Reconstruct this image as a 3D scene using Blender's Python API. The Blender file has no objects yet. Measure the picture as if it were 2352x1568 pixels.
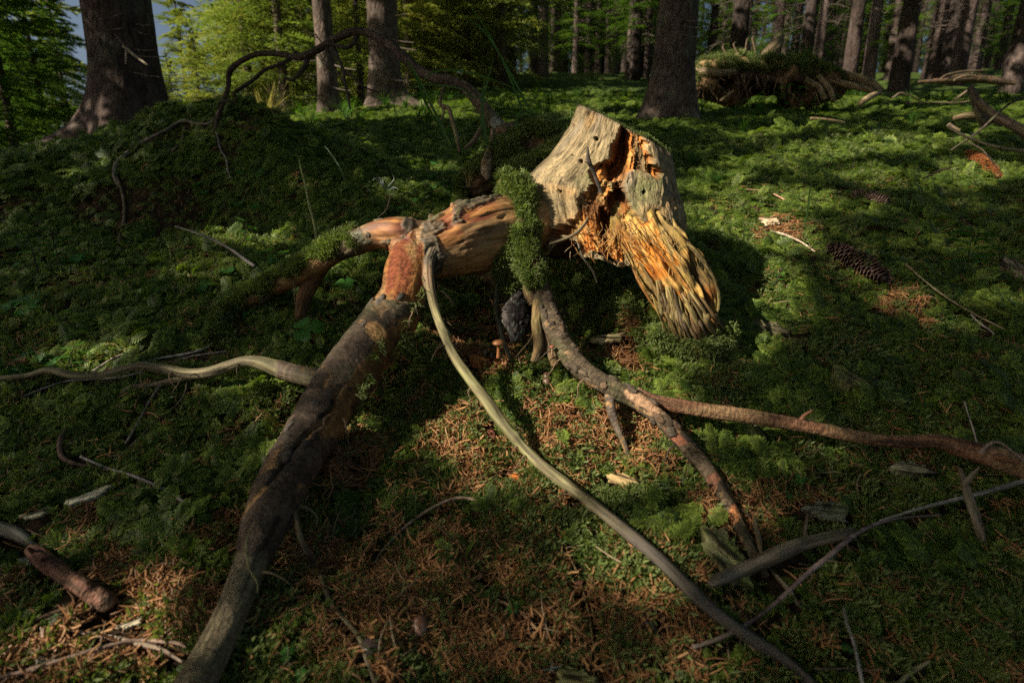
import bpy, math, random
import numpy as np
from mathutils import Vector, Matrix, Euler
random.seed(7)
rng = np.random.default_rng(7)
scn = bpy.context.scene
COL = scn.collection

# ------------------------------------------------------------------ camera
F_PX, CX, CY, PITCH = 1176.0, 1176.0, 784.0, math.radians(13)
cam_d = bpy.data.cameras.new('camera')
cam = bpy.data.objects.new('camera', cam_d)
COL.objects.link(cam)
cam.location = (0, 0, 0)
cam.rotation_euler = (math.radians(90) - PITCH, 0, 0)
cam_d.sensor_width = 36
cam_d.lens = 18
cam_d.clip_start = 0.02
cam_d.clip_end = 5000
cam_d.dof.use_dof = True
cam_d.dof.focus_distance = 1.08
cam_d.dof.aperture_fstop = 4.0
scn.camera = cam

# ------------------------------------------------------------------ light
SUN = np.array([-0.74, -0.34, 0.58]); SUN /= np.linalg.norm(SUN)
w = bpy.data.worlds.new('World'); scn.world = w; w.use_nodes = True
nt = w.node_tree; nt.nodes.clear()
sky = nt.nodes.new('ShaderNodeTexSky'); sky.sky_type = 'NISHITA'; sky.sun_disc = False
sky.dust_density = 3.0; sky.ozone_density = .5
sky.sun_elevation = math.asin(SUN[2])
sky.sun_rotation = math.atan2(SUN[0], SUN[1])
bg = nt.nodes.new('ShaderNodeBackground'); bg.inputs[1].default_value = 0.05
wo = nt.nodes.new('ShaderNodeOutputWorld')
nt.links.new(sky.outputs[0], bg.inputs[0]); nt.links.new(bg.outputs[0], wo.inputs[0])
sl = bpy.data.lights.new('sun', 'SUN'); sl.energy = 5.0; sl.angle = math.radians(0.5); sl.color = (1, .90, .74)
so = bpy.data.objects.new('sun', sl); COL.objects.link(so)
so.rotation_euler = Vector(SUN).to_track_quat('Z', 'Y').to_euler()
scn.view_settings.view_transform = 'Standard'
try: scn.view_settings.look = 'None'
except Exception: pass
scn.view_settings.exposure = 0.68
scn.view_settings.gamma = 1
scn.view_settings.use_curve_mapping = False
scn.cycles.max_bounces = 5
scn.cycles.diffuse_bounces = 3
scn.cycles.glossy_bounces = 2
scn.cycles.transmission_bounces = 3
scn.cycles.transparent_max_bounces = 4
scn.cycles.use_denoising = False
scn.cycles.use_adaptive_sampling = True
scn.cycles.adaptive_threshold = 0.02
scn.cycles.sample_clamp_indirect = 4

# ------------------------------------------------------------------ noise
def _hash(ix, iy, iz, seed):
    h = (ix.astype(np.int64) * 374761393 + iy.astype(np.int64) * 668265263 + iz.astype(np.int64) * 2147483647 + seed * 1274126177) & 0xffffffff
    h = ((h ^ (h >> 13)) * 1274126177) & 0xffffffff
    h = (h ^ (h >> 16)) & 0xffffffff
    return h.astype(np.float64) / 4294967295.0
def vnoise(p, seed=0):
    p = np.asarray(p, float)
    i = np.floor(p); f = p - i; i = i.astype(np.int64)
    u = f * f * f * (f * (f * 6 - 15) + 10)
    r = 0
    for dx in (0, 1):
        wx = u[..., 0] if dx else 1 - u[..., 0]
        for dy in (0, 1):
            wy = u[..., 1] if dy else 1 - u[..., 1]
            for dz in (0, 1):
                wz = u[..., 2] if dz else 1 - u[..., 2]
                r = r + wx * wy * wz * _hash(i[..., 0] + dx, i[..., 1] + dy, i[..., 2] + dz, seed)
    return r * 2 - 1
def fbm(p, octv=4, seed=0, gain=.5):
    p = np.asarray(p, float); r = 0; a = 1; t = 0
    for k in range(octv):
        r = r + a * vnoise(p * (2.03 ** k) + 17.3 * k, seed + k); t += a; a *= gain
    return r / t
def ridged(p, octv=3, seed=0):
    p = np.asarray(p, float); r = 0; a = 1; t = 0
    for k in range(octv):
        r = r + a * (1 - np.abs(vnoise(p * (2.1 ** k) + 9.1 * k, seed + k))); t += a; a *= .5
    return r / t
def worley(p, seed=0):
    """distance to nearest and second nearest feature point, and cell id"""
    i = np.floor(p).astype(np.int64)
    d1 = np.full(p.shape[:-1], 9.); d2 = d1.copy(); cid = d1.copy()
    for dx in (-1, 0, 1):
        for dy in (-1, 0, 1):
            for dz in (-1, 0, 1):
                jx, jy, jz = i[..., 0] + dx, i[..., 1] + dy, i[..., 2] + dz
                q = np.stack([jx + _hash(jx, jy, jz, seed), jy + _hash(jx, jy, jz, seed + 1), jz + _hash(jx, jy, jz, seed + 2)], -1)
                d = np.linalg.norm(q - p, axis=-1)
                c = _hash(jx, jy, jz, seed + 5)
                n = d < d1
                d2 = np.where(n, d1, np.minimum(d2, d)); cid = np.where(n, c, cid); d1 = np.where(n, d, d1)
    return d1, d2, cid
def sstep(a, b, x):
    t = np.clip((x - a) / (b - a), 0, 1); return t * t * (3 - 2 * t)
def mix(a, b, t):
    a = np.asarray(a, float); b = np.asarray(b, float); t = np.asarray(t)[..., None]
    return a * (1 - t) + b * t

# ------------------------------------------------------------------ pixel <-> place (pixels of the 2352 x 1568 view)
FW = np.array([0, math.cos(PITCH), -math.sin(PITCH)]); UP = np.array([0, math.sin(PITCH), math.cos(PITCH)]); RT = np.array([1., 0, 0])
def at(px, py, d):
    return d * (FW + (px - CX) / F_PX * RT + (CY - py) / F_PX * UP)
def proj(p):
    p = np.asarray(p, float); d = p @ FW
    dd = np.where(np.abs(d) < 1e-6, 1e-6, d)
    return CX + F_PX * (p @ RT) / dd, CY - F_PX * (p @ UP) / dd, d

# ------------------------------------------------------------------ terrain
_py = np.array([-90, -20, -5, -1, 0, .5, .8, 1.1, 1.6, 2.5, 4, 8, 12, 20, 60, 200])
_pz = np.array([-16, -5, -1.5, -.66, -.5, -.45, -.35, -.22, -.03, .25, .75, 1.75, 2.85, 5.3, 13, 40])
_ra = np.array([-2, -1.05, -.90, -.78, -.66, -.47, -.36, -.22, -.05, .05, 3.])
_rz = np.array([.2, .215, .235, .31, .435, .445, .38, .36, .30, .20, .20])
def terrain(x, y, fine=True):
    x = np.asarray(x, float); y = np.asarray(y, float)
    base = (np.interp(y, _py, _pz) + np.interp(y + .12 * (1 + abs(y)), _py, _pz) + np.interp(y - .12 * (1 + abs(y)), _py, _pz)) / 3
    a = np.clip(x / np.maximum(y, .35), -2, 2)
    zr = np.interp(a, _ra, _rz)
    left = 1 - sstep(-.55, -.05, a)
    steep = 1 - sstep(-.55, -.35, a)
    lo = 1.55 + .22 * steep
    up = sstep(lo, 2.18, y)
    # beyond the ridge the slope is gentler on the left
    slope = .20 * (1 - steep) + .05 * steep
    far = zr + slope * np.maximum(y - 2.3, 0) * 1.0
    near = base * (1 - up) + zr * up
    cav = steep * .10 * np.exp(-((y - 1.72) / .16) ** 2)
    zl = np.where(y < 2.3, near - cav, far)
    act = left * sstep(1.3, 1.9, y)
    z = base * (1 - act) + zl * act
    # hollow under the stump and the hump in front of its right root
    def g(px, py, d, r, amp, ry=None):
        c = at(px, py, d); return amp * np.exp(-((x - c[0]) / r) ** 2 - ((y - c[1]) / (ry or r)) ** 2)
    z = z + g(1120, 700, 1.22, .15, -.10) + g(1300, 690, 1.2, .10, -.08)
    z = z + g(1450, 660, 1.12, .085, .09) 
    z = z + g(1180, 540, 1.5, .16, .06) + g(830, 960, .95, .12, -.05)
    z = z + g(1310, 1180, .62, .13, .03)
    z = z + g(620, 640, 1.35, .25, .03) 
    # slope rising on the far right
    z = z + 2.2 * sstep(.75, 1.4, a) * sstep(8, 20, y)
    if fine:
        q = np.stack([x, y, 0 * x], -1)
        z = z + .075 * left * sstep(1.5, 1.9, y) * (1 - sstep(3., 5., y)) * fbm(q * 3.2, 3, 31) + .03 * left * sstep(1.2, 1.7, y) * (1 - sstep(3., 5., y)) * fbm(q * 9, 2, 33)
        s = np.clip(np.abs(y) * .5, .6, 4)
        z = z + .030 * s * fbm(q * 4.0 / np.sqrt(s)[..., None], 3, 3) + .025 * fbm(q * 14, 3, 8)
    return z
def ground_at(px, py, lift=0.0, n=700):
    """point on the ground seen at a pixel"""
    t = np.geomspace(.25, 60, n)
    d = FW + (px - CX) / F_PX * RT + (CY - py) / F_PX * UP
    p = t[:, None] * d
    h = p[:, 2] - terrain(p[:, 0], p[:, 1]) - lift
    k = np.argmax(h < 0)
    if h[k] >= 0: return p[-1]
    if k == 0: return p[0]
    f = h[k - 1] / (h[k - 1] - h[k])
    return p[k - 1] * (1 - f) + p[k] * f
def gdepth(px, py, lift=0.):
    return float(ground_at(px, py, lift) @ FW)

# ------------------------------------------------------------------ mesh helpers
def mesh_from(name, V, quads=None, tris=None, cols=None, grain=None, smooth=True, mats=()):
    V = np.asarray(V, np.float32).reshape(-1, 3)
    me = bpy.data.meshes.new(name)
    nq = 0 if quads is None else len(quads); ntr = 0 if tris is None else len(tris)
    loops = []
    if nq: loops.append(np.asarray(quads, np.int32).ravel())
    if ntr: loops.append(np.asarray(tris, np.int32).ravel())
    L = np.concatenate(loops) if loops else np.zeros(0, np.int32)
    me.vertices.add(len(V)); me.vertices.foreach_set('co', V.ravel())
    if len(L):
        me.loops.add(len(L)); me.loops.foreach_set('vertex_index', L)
        starts = np.concatenate([np.arange(nq) * 4, nq * 4 + np.arange(ntr) * 3]).astype(np.int32)
        me.polygons.add(nq + ntr)
        me.polygons.foreach_set('loop_start', starts)
        if smooth: me.polygons.foreach_set('use_smooth', np.ones(nq + ntr, bool))
    if cols is not None:
        c = np.ones((len(V), 4), np.float32); c[:, :3] = np.clip(np.asarray(cols).reshape(-1, 3), 0.002, 1)
        at_ = me.attributes.new('Col', 'FLOAT_COLOR', 'POINT'); at_.data.foreach_set('color', c.ravel())
    if grain is not None:
        at_ = me.attributes.new('grain', 'FLOAT_VECTOR', 'POINT'); at_.data.foreach_set('vector', np.asarray(grain, np.float32).reshape(-1))
    me.update(calc_edges=True); me.validate()
    for m in mats: me.materials.append(m)
    return me
def link(name, me, parent=None, loc=None):
    o = bpy.data.objects.new(name, me); COL.objects.link(o)
    if parent is not None: o.parent = parent
    if loc is not None: o.location = loc
    return o
def tag(o, label=None, cat=None, group=None, kind=None):
    if label: o['label'] = label
    if cat: o['category'] = cat
    if group: o['group'] = group
    if kind: o['kind'] = kind
    return o
def thing(name, label, cat, loc=(0, 0, 0), group=None):
    o = bpy.data.objects.new(name, None); o.empty_display_size = .05; COL.objects.link(o); o.location = loc
    return tag(o, label, cat, group)
EXCL = []
def excl(P_, r):
    P_ = np.asarray(P_).reshape(-1, 3); EXCL.append(np.column_stack([P_[:, :3], np.broadcast_to(r, len(P_))]))
def part(name, me, root):
    """mesh given in world coordinates, parented under a root standing at its own base"""
    o = link(name, me, root)
    r = root; off = Vector((0, 0, 0))
    while r is not None:
        off += Vector(r.location); r = r.parent
    o.location = -off
    return o
def cat_rom(P, n):
    P = np.asarray(P, float)
    if len(P) == 2: P = np.stack([P[0], P[0] * .67 + P[1] * .33, P[0] * .33 + P[1] * .67, P[1]])
    A = np.vstack([2 * P[0] - P[1], P, 2 * P[-1] - P[-2]])
    m = 24; out = []
    for i in range(1, len(A) - 2):
        t = np.linspace(0, 1, m, endpoint=False)[:, None]
        p0, p1, p2, p3 = A[i - 1], A[i], A[i + 1], A[i + 2]
        out.append(.5 * (2 * p1 + (p2 - p0) * t + (2 * p0 - 5 * p1 + 4 * p2 - p3) * t ** 2 + (3 * p1 - p0 - 3 * p2 + p3) * t ** 3))
    D = np.vstack(out + [P[-1:]])
    s = np.concatenate([[0], np.cumsum(np.linalg.norm(np.diff(D[:, :3], axis=0), axis=1))])
    u = np.linspace(0, s[-1], n)
    return np.stack([np.interp(u, s, D[:, k]) for k in range(D.shape[1])], -1), u
def grid_quads(nv, nu, wrap=True):
    i = np.arange(nv - 1)[:, None]; j = np.arange(nu if wrap else nu - 1)[None]
    j2 = (j + 1) % nu
    return np.stack([i * nu + j, i * nu + j2, (i + 1) * nu + j2, (i + 1) * nu + j], -1).reshape(-1, 4)
class Tube:
    """swept limb: control points (x,y,z,r)"""
    def __init__(s, PR, nv=60, nu=14, flat=1.0):
        D, s.len = cat_rom(np.asarray(PR, float), nv)
        s.C = D[:, :3]; s.R = np.maximum(D[:, 3], .0004); s.nv, s.nu = nv, nu
        T = np.gradient(s.C, axis=0); T /= np.linalg.norm(T, axis=1)[:, None] + 1e-12; s.T = T
        n = np.cross(T[0], [0.05, .1, 1.]); n /= np.linalg.norm(n); N = [n]
        for k in range(1, nv):
            n = N[-1] - T[k] * np.dot(N[-1], T[k]); n /= np.linalg.norm(n); N.append(n)
        s.N = np.array(N); s.B = np.cross(T, s.N)
        s.th = np.linspace(0, 2 * np.pi, nu, endpoint=False)
        c, si = np.cos(s.th), np.sin(s.th)
        s.dir = s.N[:, None] * c[None, :, None] + s.B[:, None] * si[None, :, None] * flat
        ravg = s.R.mean()
        s.G = np.stack([np.broadcast_to(c * ravg, (nv, nu)), np.broadcast_to(si * ravg, (nv, nu)), np.broadcast_to(s.len[:, None], (nv, nu))], -1)
        s.disp = np.zeros((nv, nu)); s.col = np.ones((nv, nu, 3)) * .3
    def V(s):
        return s.C[:, None] + s.dir * (s.R[:, None] * (1 + s.disp))[..., None]
    def mesh(s, name, mats, cap=True):
        V = s.V().reshape(-1, 3); q = grid_quads(s.nv, s.nu); tris = None; col = s.col.reshape(-1, 3); G = s.G.reshape(-1, 3)
        if cap:
            a = len(V); V = np.vstack([V, s.C[:1] - s.T[:1] * s.R[0] * .3, s.C[-1:] + s.T[-1:] * s.R[-1] * .3])
            col = np.vstack([col, s.col[0].mean(0), s.col[-1].mean(0)]); G = np.vstack([G, G[0], G[-1]])
            j = np.arange(s.nu); j2 = (j + 1) % s.nu; b = (s.nv - 1) * s.nu
            tris = np.vstack([np.stack([j2, j, np.full_like(j, a)], -1), np.stack([b + j, b + j2, np.full_like(j, a + 1)], -1)])
        return mesh_from(name, V, q, tris, col, G, True, mats)

# ------------------------------------------------------------------ materials
def new_mat(name):
    m = bpy.data.materials.new(name); m.use_nodes = True; n = m.node_tree.nodes; n.clear()
    return m, n, m.node_tree.links
def mat_attr(name, rough=.75, spec=.25, bumps=((60, .5, .004),), stretch=(1, 1, 1), var=.35, use_grain=True, colscale=90):
    m, n, l = new_mat(name)
    out = n.new('ShaderNodeOutputMaterial'); b = n.new('ShaderNodeBsdfPrincipled'); l.new(b.outputs[0], out.inputs[0])
    b.inputs['Roughness'].default_value = rough; b.inputs['Specular IOR Level'].default_value = spec
    a = n.new('ShaderNodeAttribute'); a.attribute_name = 'Col'
    if use_grain:
        g = n.new('ShaderNodeAttribute'); g.attribute_name = 'grain'; vec = g.outputs['Vector']
    else:
        g = n.new('ShaderNodeTexCoord'); vec = g.outputs['Object']
    mp = n.new('ShaderNodeMapping'); mp.inputs['Scale'].default_value = stretch; l.new(vec, mp.inputs[0])
    nz = n.new('ShaderNodeTexNoise'); nz.inputs['Scale'].default_value = colscale; nz.inputs['Detail'].default_value = 5; nz.inputs['Roughness'].default_value = .65
    l.new(mp.outputs[0], nz.inputs['Vector'])
    mr = n.new('ShaderNodeMapRange'); mr.inputs[1].default_value = .3; mr.inputs[2].default_value = .7
    mr.inputs[3].default_value = 1 - var; mr.inputs[4].default_value = 1 + var; l.new(nz.outputs[0], mr.inputs[0])
    mx = n.new('ShaderNodeVectorMath'); mx.operation = 'SCALE'; l.new(a.outputs['Color'], mx.inputs[0]); l.new(mr.outputs[0], mx.inputs['Scale'])
    l.new(mx.outputs[0], b.inputs['Base Color'])
    prev = None
    for sc, st, di in bumps:
        z = n.new('ShaderNodeTexNoise'); z.inputs['Scale'].default_value = sc; z.inputs['Detail'].default_value = 4; l.new(mp.outputs[0], z.inputs['Vector'])
        bp = n.new('ShaderNodeBump'); bp.inputs['Strength'].default_value = st; bp.inputs['Distance'].default_value = di
        l.new(z.outputs[0], bp.inputs['Height'])
        if prev: l.new(prev, bp.inputs['Normal'])
        prev = bp.outputs[0]
    if prev: l.new(prev, b.inputs['Normal'])
    return m
def mat_leaf(name, c1, c2, trans=.35, rough=.42, use_col=False, spec=.3):
    m, n, l = new_mat(name)
    out = n.new('ShaderNodeOutputMaterial'); b = n.new('ShaderNodeBsdfPrincipled'); t = n.new('ShaderNodeBsdfTranslucent'); mx = n.new('ShaderNodeMixShader')
    b.inputs['Roughness'].default_value = rough; b.inputs['Specular IOR Level'].default_value = spec
    oi = n.new('ShaderNodeObjectInfo')
    cm = n.new('ShaderNodeMix'); cm.data_type = 'RGBA'
    cm.inputs[6].default_value = (*c1, 1); cm.inputs[7].default_value = (*c2, 1); l.new(oi.outputs['Random'], cm.inputs[0])
    src = cm.outputs[2]
    if use_col:
        a = n.new('ShaderNodeAttribute'); a.attribute_name = 'Col'
        vm = n.new('ShaderNodeVectorMath'); vm.operation = 'MULTIPLY'; l.new(src, vm.inputs[0]); l.new(a.outputs['Color'], vm.inputs[1]); src = vm.outputs[0]
    l.new(src, b.inputs['Base Color'])
    sc = n.new('ShaderNodeVectorMath'); sc.operation = 'MULTIPLY'; sc.inputs[1].default_value = (1.5, 1.7, .6); l.new(src, sc.inputs[0]); l.new(sc.outputs[0], t.inputs[0])
    mx.inputs[0].default_value = trans
    l.new(b.outputs[0], mx.inputs[1]); l.new(t.outputs[0], mx.inputs[2]); l.new(mx.outputs[0], out.inputs[0])
    return m
M = {}
M['wood'] = mat_attr('weathered_wood', .7, .25, ((220, .9, .0025), (60, .6, .005)), (1, 1, .07), .55, colscale=170)
M['rot'] = mat_attr('rotten_wood', .85, .12, ((140, 1., .005), (420, .9, .002)), (1, 1, .18), .60, colscale=190)
M['bark'] = mat_attr('root_bark', .85, .2, ((90, 1., .006), (300, .9, .002)), (1, 1, 1.6), .60, colscale=120)
M['smooth'] = mat_attr('inner_bark', .58, .35, ((90, .6, .003), (300, .7, .0012)), (1, 1, .16), .55, colscale=150)
M['twig'] = mat_attr('twig_bark', .8, .2, ((300, .6, .001),), (1, 1, .5), .35, colscale=260)
M['trunk'] = mat_attr('spruce_bark', .9, .15, ((22, 1., .03), (80, .9, .012)), (1, 1, .40), .60, colscale=42)
M['cone'] = mat_attr('cone_scale', .55, .35, ((300, .4, .001),), (1, 1, 1), .25, use_grain=False, colscale=200)
M['mush'] = mat_attr('mushroom_flesh', .4, .5, ((200, .2, .0006),), (1, 1, 1), .12, use_grain=False, colscale=120)
M['moss'] = mat_leaf('moss', (.085, .155, .025), (.29, .38, .060), .40, .5, True)
M['mossy'] = mat_leaf('cushion_moss', (.10, .15, .035), (.25, .29, .10), .3, .6, True)
M['needle'] = mat_leaf('dry_needle', (.22, .085, .03), (.52, .28, .12), .1, .45, True)
M['grass'] = mat_leaf('grass_blade', (.05, .12, .02), (.09, .17, .04), .4, .4, True)
M['clover'] = mat_leaf('sorrel_leaf', (.05, .16, .03), (.07, .20, .035), .4, .45, True)
M['spruce'] = mat_leaf('spruce_needles', (.06, .12, .03), (.14, .21, .05), .4, .6, True)
M['young'] = mat_leaf('young_spruce_needles', (.17, .22, .07), (.32, .33, .13), .35, .6, True)
M['drygrass'] = mat_leaf('dry_grass', (.42, .33, .19), (.5, .40, .24), .3, .6, True)
M['lichen'] = mat_leaf('lichen', (.32, .36, .30), (.42, .46, .40), .1, .8, True)
# ------------------------------------------------------------------ ground
m, n, l = new_mat('forest_soil')
out = n.new('ShaderNodeOutputMaterial'); b = n.new('ShaderNodeBsdfPrincipled'); l.new(b.outputs[0], out.inputs[0]); b.inputs['Roughness'].default_value = .95; b.inputs['Specular IOR Level'].default_value = .1
tc = n.new('ShaderNodeTexCoord')
z1 = n.new('ShaderNodeTexNoise'); z1.inputs['Scale'].default_value = 45; z1.inputs['Detail'].default_value = 6; l.new(tc.outputs['Object'], z1.inputs['Vector'])
r1 = n.new('ShaderNodeValToRGB'); r1.color_ramp.elements[0].color = (.012, .009, .006, 1); r1.color_ramp.elements[1].color = (.06, .038, .018, 1); r1.color_ramp.elements[0].position = .35; r1.color_ramp.elements[1].position = .7
l.new(z1.outputs[0], r1.inputs[0])
z2 = n.new('ShaderNodeTexNoise'); z2.inputs['Scale'].default_value = 6; z2.inputs['Detail'].default_value = 8; z2.inputs['Roughness'].default_value = .8; l.new(tc.outputs['Object'], z2.inputs['Vector'])
r2 = n.new('ShaderNodeValToRGB'); r2.color_ramp.elements[0].color = (.012, .022, .006, 1); r2.color_ramp.elements[1].color = (.10, .15, .03, 1); r2.color_ramp.elements[0].position = .35; r2.color_ramp.elements[1].position = .68
l.new(z2.outputs[0], r2.inputs[0])
sp = n.new('ShaderNodeSeparateXYZ'); l.new(tc.outputs['Object'], sp.inputs[0])
mr = n.new('ShaderNodeMapRange'); mr.inputs[1].default_value = 1.8; mr.inputs[2].default_value = 4.5; l.new(sp.outputs[1], mr.inputs[0])
mx = n.new('ShaderNodeMix'); mx.data_type = 'RGBA'; l.new(mr.outputs[0], mx.inputs[0]); l.new(r1.outputs[0], mx.inputs[6]); l.new(r2.outputs[0], mx.inputs[7]); l.new(mx.outputs[2], b.inputs['Base Color'])
bp = n.new('ShaderNodeBump'); bp.inputs['Strength'].default_value = .8; bp.inputs['Distance'].default_value = .01; l.new(z1.outputs[0], bp.inputs['Height']); l.new(bp.outputs[0], b.inputs['Normal'])
M['soil'] = m
def axis(n_, near, far, c):
    u = np.linspace(-1, 1, n_); return c + np.sign(u) * (near * np.abs(u) + (far - near) * np.abs(u) ** 4.5)
gx = axis(520, 2.6, 260, 0.0); gy = axis(640, 2.6, 260, 1.3)
X, Y = np.meshgrid(gx, gy)
Z = terrain(X, Y)
ground = link('ground', mesh_from('ground', np.stack([X, Y, Z], -1), grid_quads(len(gy), len(gx), False), mats=(M['soil'],)))
tag(ground, kind='structure')

# far mountain seen through the gap on the left
mm, n, l = new_mat('far_wooded_mountain'); out = n.new('ShaderNodeOutputMaterial'); b = n.new('ShaderNodeBsdfPrincipled'); l.new(b.outputs[0], out.inputs[0])
b.inputs['Roughness'].default_value = 1; b.inputs['Specular IOR Level'].default_value = 0
tc = n.new('ShaderNodeTexCoord'); z1 = n.new('ShaderNodeTexNoise'); z1.inputs['Scale'].default_value = .035; z1.inputs['Detail'].default_value = 12; l.new(tc.outputs['Object'], z1.inputs['Vector'])
r1 = n.new('ShaderNodeValToRGB'); r1.color_ramp.elements[0].color = (.02, .045, .055, 1); r1.color_ramp.elements[1].color = (.11, .17, .17, 1); r1.color_ramp.elements[0].position = .42; r1.color_ramp.elements[1].position = .58; l.new(z1.outputs[0], r1.inputs[0]); l.new(r1.outputs[0], b.inputs['Base Color'])  # blue-green in the colour stands in for distance haze
mu = np.linspace(-1, 1, 120); mv = np.linspace(0, 1, 60); U_, V_ = np.meshgrid(mu, mv)
mcx, mcy = -1050., 1300.
mxx = mcx + U_ * 1500; myy = mcy + V_ * 700 - 150
top = 400 - 260 * np.abs(U_ + .25) ** 1.3
mz = -60 + top * np.sin(V_ * np.pi / 2) ** .8 + 40 * fbm(np.stack([mxx / 160, myy / 160, 0 * mxx], -1), 5, 2) * V_
mount = link('mountain', mesh_from('mountain', np.stack([mxx, myy, mz], -1), grid_quads(60, 120, False), mats=(mm,))); tag(mount, kind='structure')

# ------------------------------------------------------------------ colours for limbs
def blobs(px, py, lst, wob=None):
    """soft union of ellipses (x, y, rx, ry, angle) in view pixels"""
    r = np.zeros(np.broadcast(px, py).shape)
    if wob is not None: px = px + wob[0]; py = py + wob[1]
    for (x, y, rx, ry, *an) in lst:
        a = math.radians(an[0]) if an else 0
        dx, dy = px - x, py - y
        u = (dx * math.cos(a) + dy * math.sin(a)) / rx; v = (-dx * math.sin(a) + dy * math.cos(a)) / ry
        r = np.maximum(r, 1 - np.sqrt(u * u + v * v))
    return r
def paint_pale(t, base=(.36, .28, .16), dark=(.10, .08, .05), green=.3, seed=0, crack=1.):
    kf = float(np.clip(.034 / t.R.mean(), 1, 3)); G = t.G * np.array([kf, kf, 1 + (kf - 1) * .5])
    lon = fbm(G * np.array([60, 60, 5.]), 4, seed + 1)
    big = fbm(G * np.array([14, 14, 9.]), 3, seed + 2)
    base = np.array(base) * .82; c = mix(base, np.array(base) * .38, sstep(-.15, .5, lon))
    c = mix(c, (.20, .22, .08), green * sstep(-.1, .5, big))
    c = mix(c, (.25, .20, .14), .5 * sstep(.1, .6, -big))
    cr = ridged(G * np.array([26, 26, 2.2]), 2, seed + 3)
    k = sstep(.84, .92, cr) * crack; c = mix(c, np.array(base) * 1.6, .45 * sstep(.1, .5, fbm(G * np.array([90, 90, 8]), 3, seed + 6))); c = mix(c, np.array(base) * .3, .5 * sstep(.1, .45, fbm(G * np.array([34, 34, 12]), 4, seed + 8)))
    c = mix(c, dark, k * .8)
    spk = fbm(G * np.array([160, 160, 30.]), 3, seed + 4); c = mix(c, dark, .6 * sstep(.15, .5, spk))
    t.col = c; t.disp = t.disp + .05 * big + .03 * lon - .10 * k
    return k
def paint_bark(t, base=(.095, .072, .055), seed=0, rings=1., patch=.25, tan=(.30, .17, .075), green=.15):
    kf = float(np.clip(.034 / t.R.mean(), 1, 2.5)); G = t.G * np.array([kf, kf, 1 + (kf - 1) * .5])
    big = fbm(G * np.array([12, 12, 7.]), 4, seed + 1)
    wr = fbm(G * np.array([10, 10, 95.]), 3, seed + 2)
    lon = ridged(G * np.array([18, 18, 3.5]), 3, seed + 5)
    wob_ = fbm(G * 55, 3, seed + 9)
    d1, d2, cid = worley(G * np.array([42, 42, 30.]) + .9 * np.stack([big, wob_, wr], -1), seed + 3)
    edge = 1 - sstep(.0, .16, d2 - d1)
    c = mix(base, np.array(base) * 2.1, sstep(-.2, .8, wr * .6 + big * .6))
    c = mix(c, np.array(base) * .3, .5 * edge * sstep(-.1, .5, wob_)); c = mix(c, np.array(base) * 2.0, .6 * sstep(.2, .6, fbm(G * np.array([120, 120, 60.]), 3, seed + 12)))
    c = mix(c, np.array(base) * .2, .7 * sstep(.83, .9, lon))
    c = mix(c, (.10, .12, .045), green * 2 * sstep(.0, .6, -big))
    pm = sstep(1 - patch, 1 - patch + .05, cid) * sstep(.05, .14, d2 - d1)
    lonf = fbm(G * np.array([80, 80, 8.]), 3, seed + 7)
    c = mix(c, mix(tan, np.array(tan) * .5, sstep(-.3, .5, lonf)), pm)
    t.col = c
    t.disp = t.disp + .05 * big + rings * .022 * wr + .03 * wob_ - .035 * edge * sstep(-.1, .5, wob_) - .08 * sstep(.84, .92, lon) - .05 * pm
    return pm
def PX(*rows, clamp=True):
    """rows: (px, py, radius_px, depth) or depth=None -> resting on the ground"""
    o = []
    for r in rows:
        px, py, rp, d = r[:4]
        if d is not None and d > 0 and clamp:
            d = min(d, gdepth(px, py, rp * d / F_PX * .85 + .004))
        if d is None or d <= 0:
            lift = 0 if d is None else -d
            d = gdepth(px, py)
            rw = rp * d / F_PX
            d = gdepth(px, py, rw * .55 + lift)
        p = at(px, py, d); o.append((*p, rp * d / F_PX))
    return o

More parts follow.
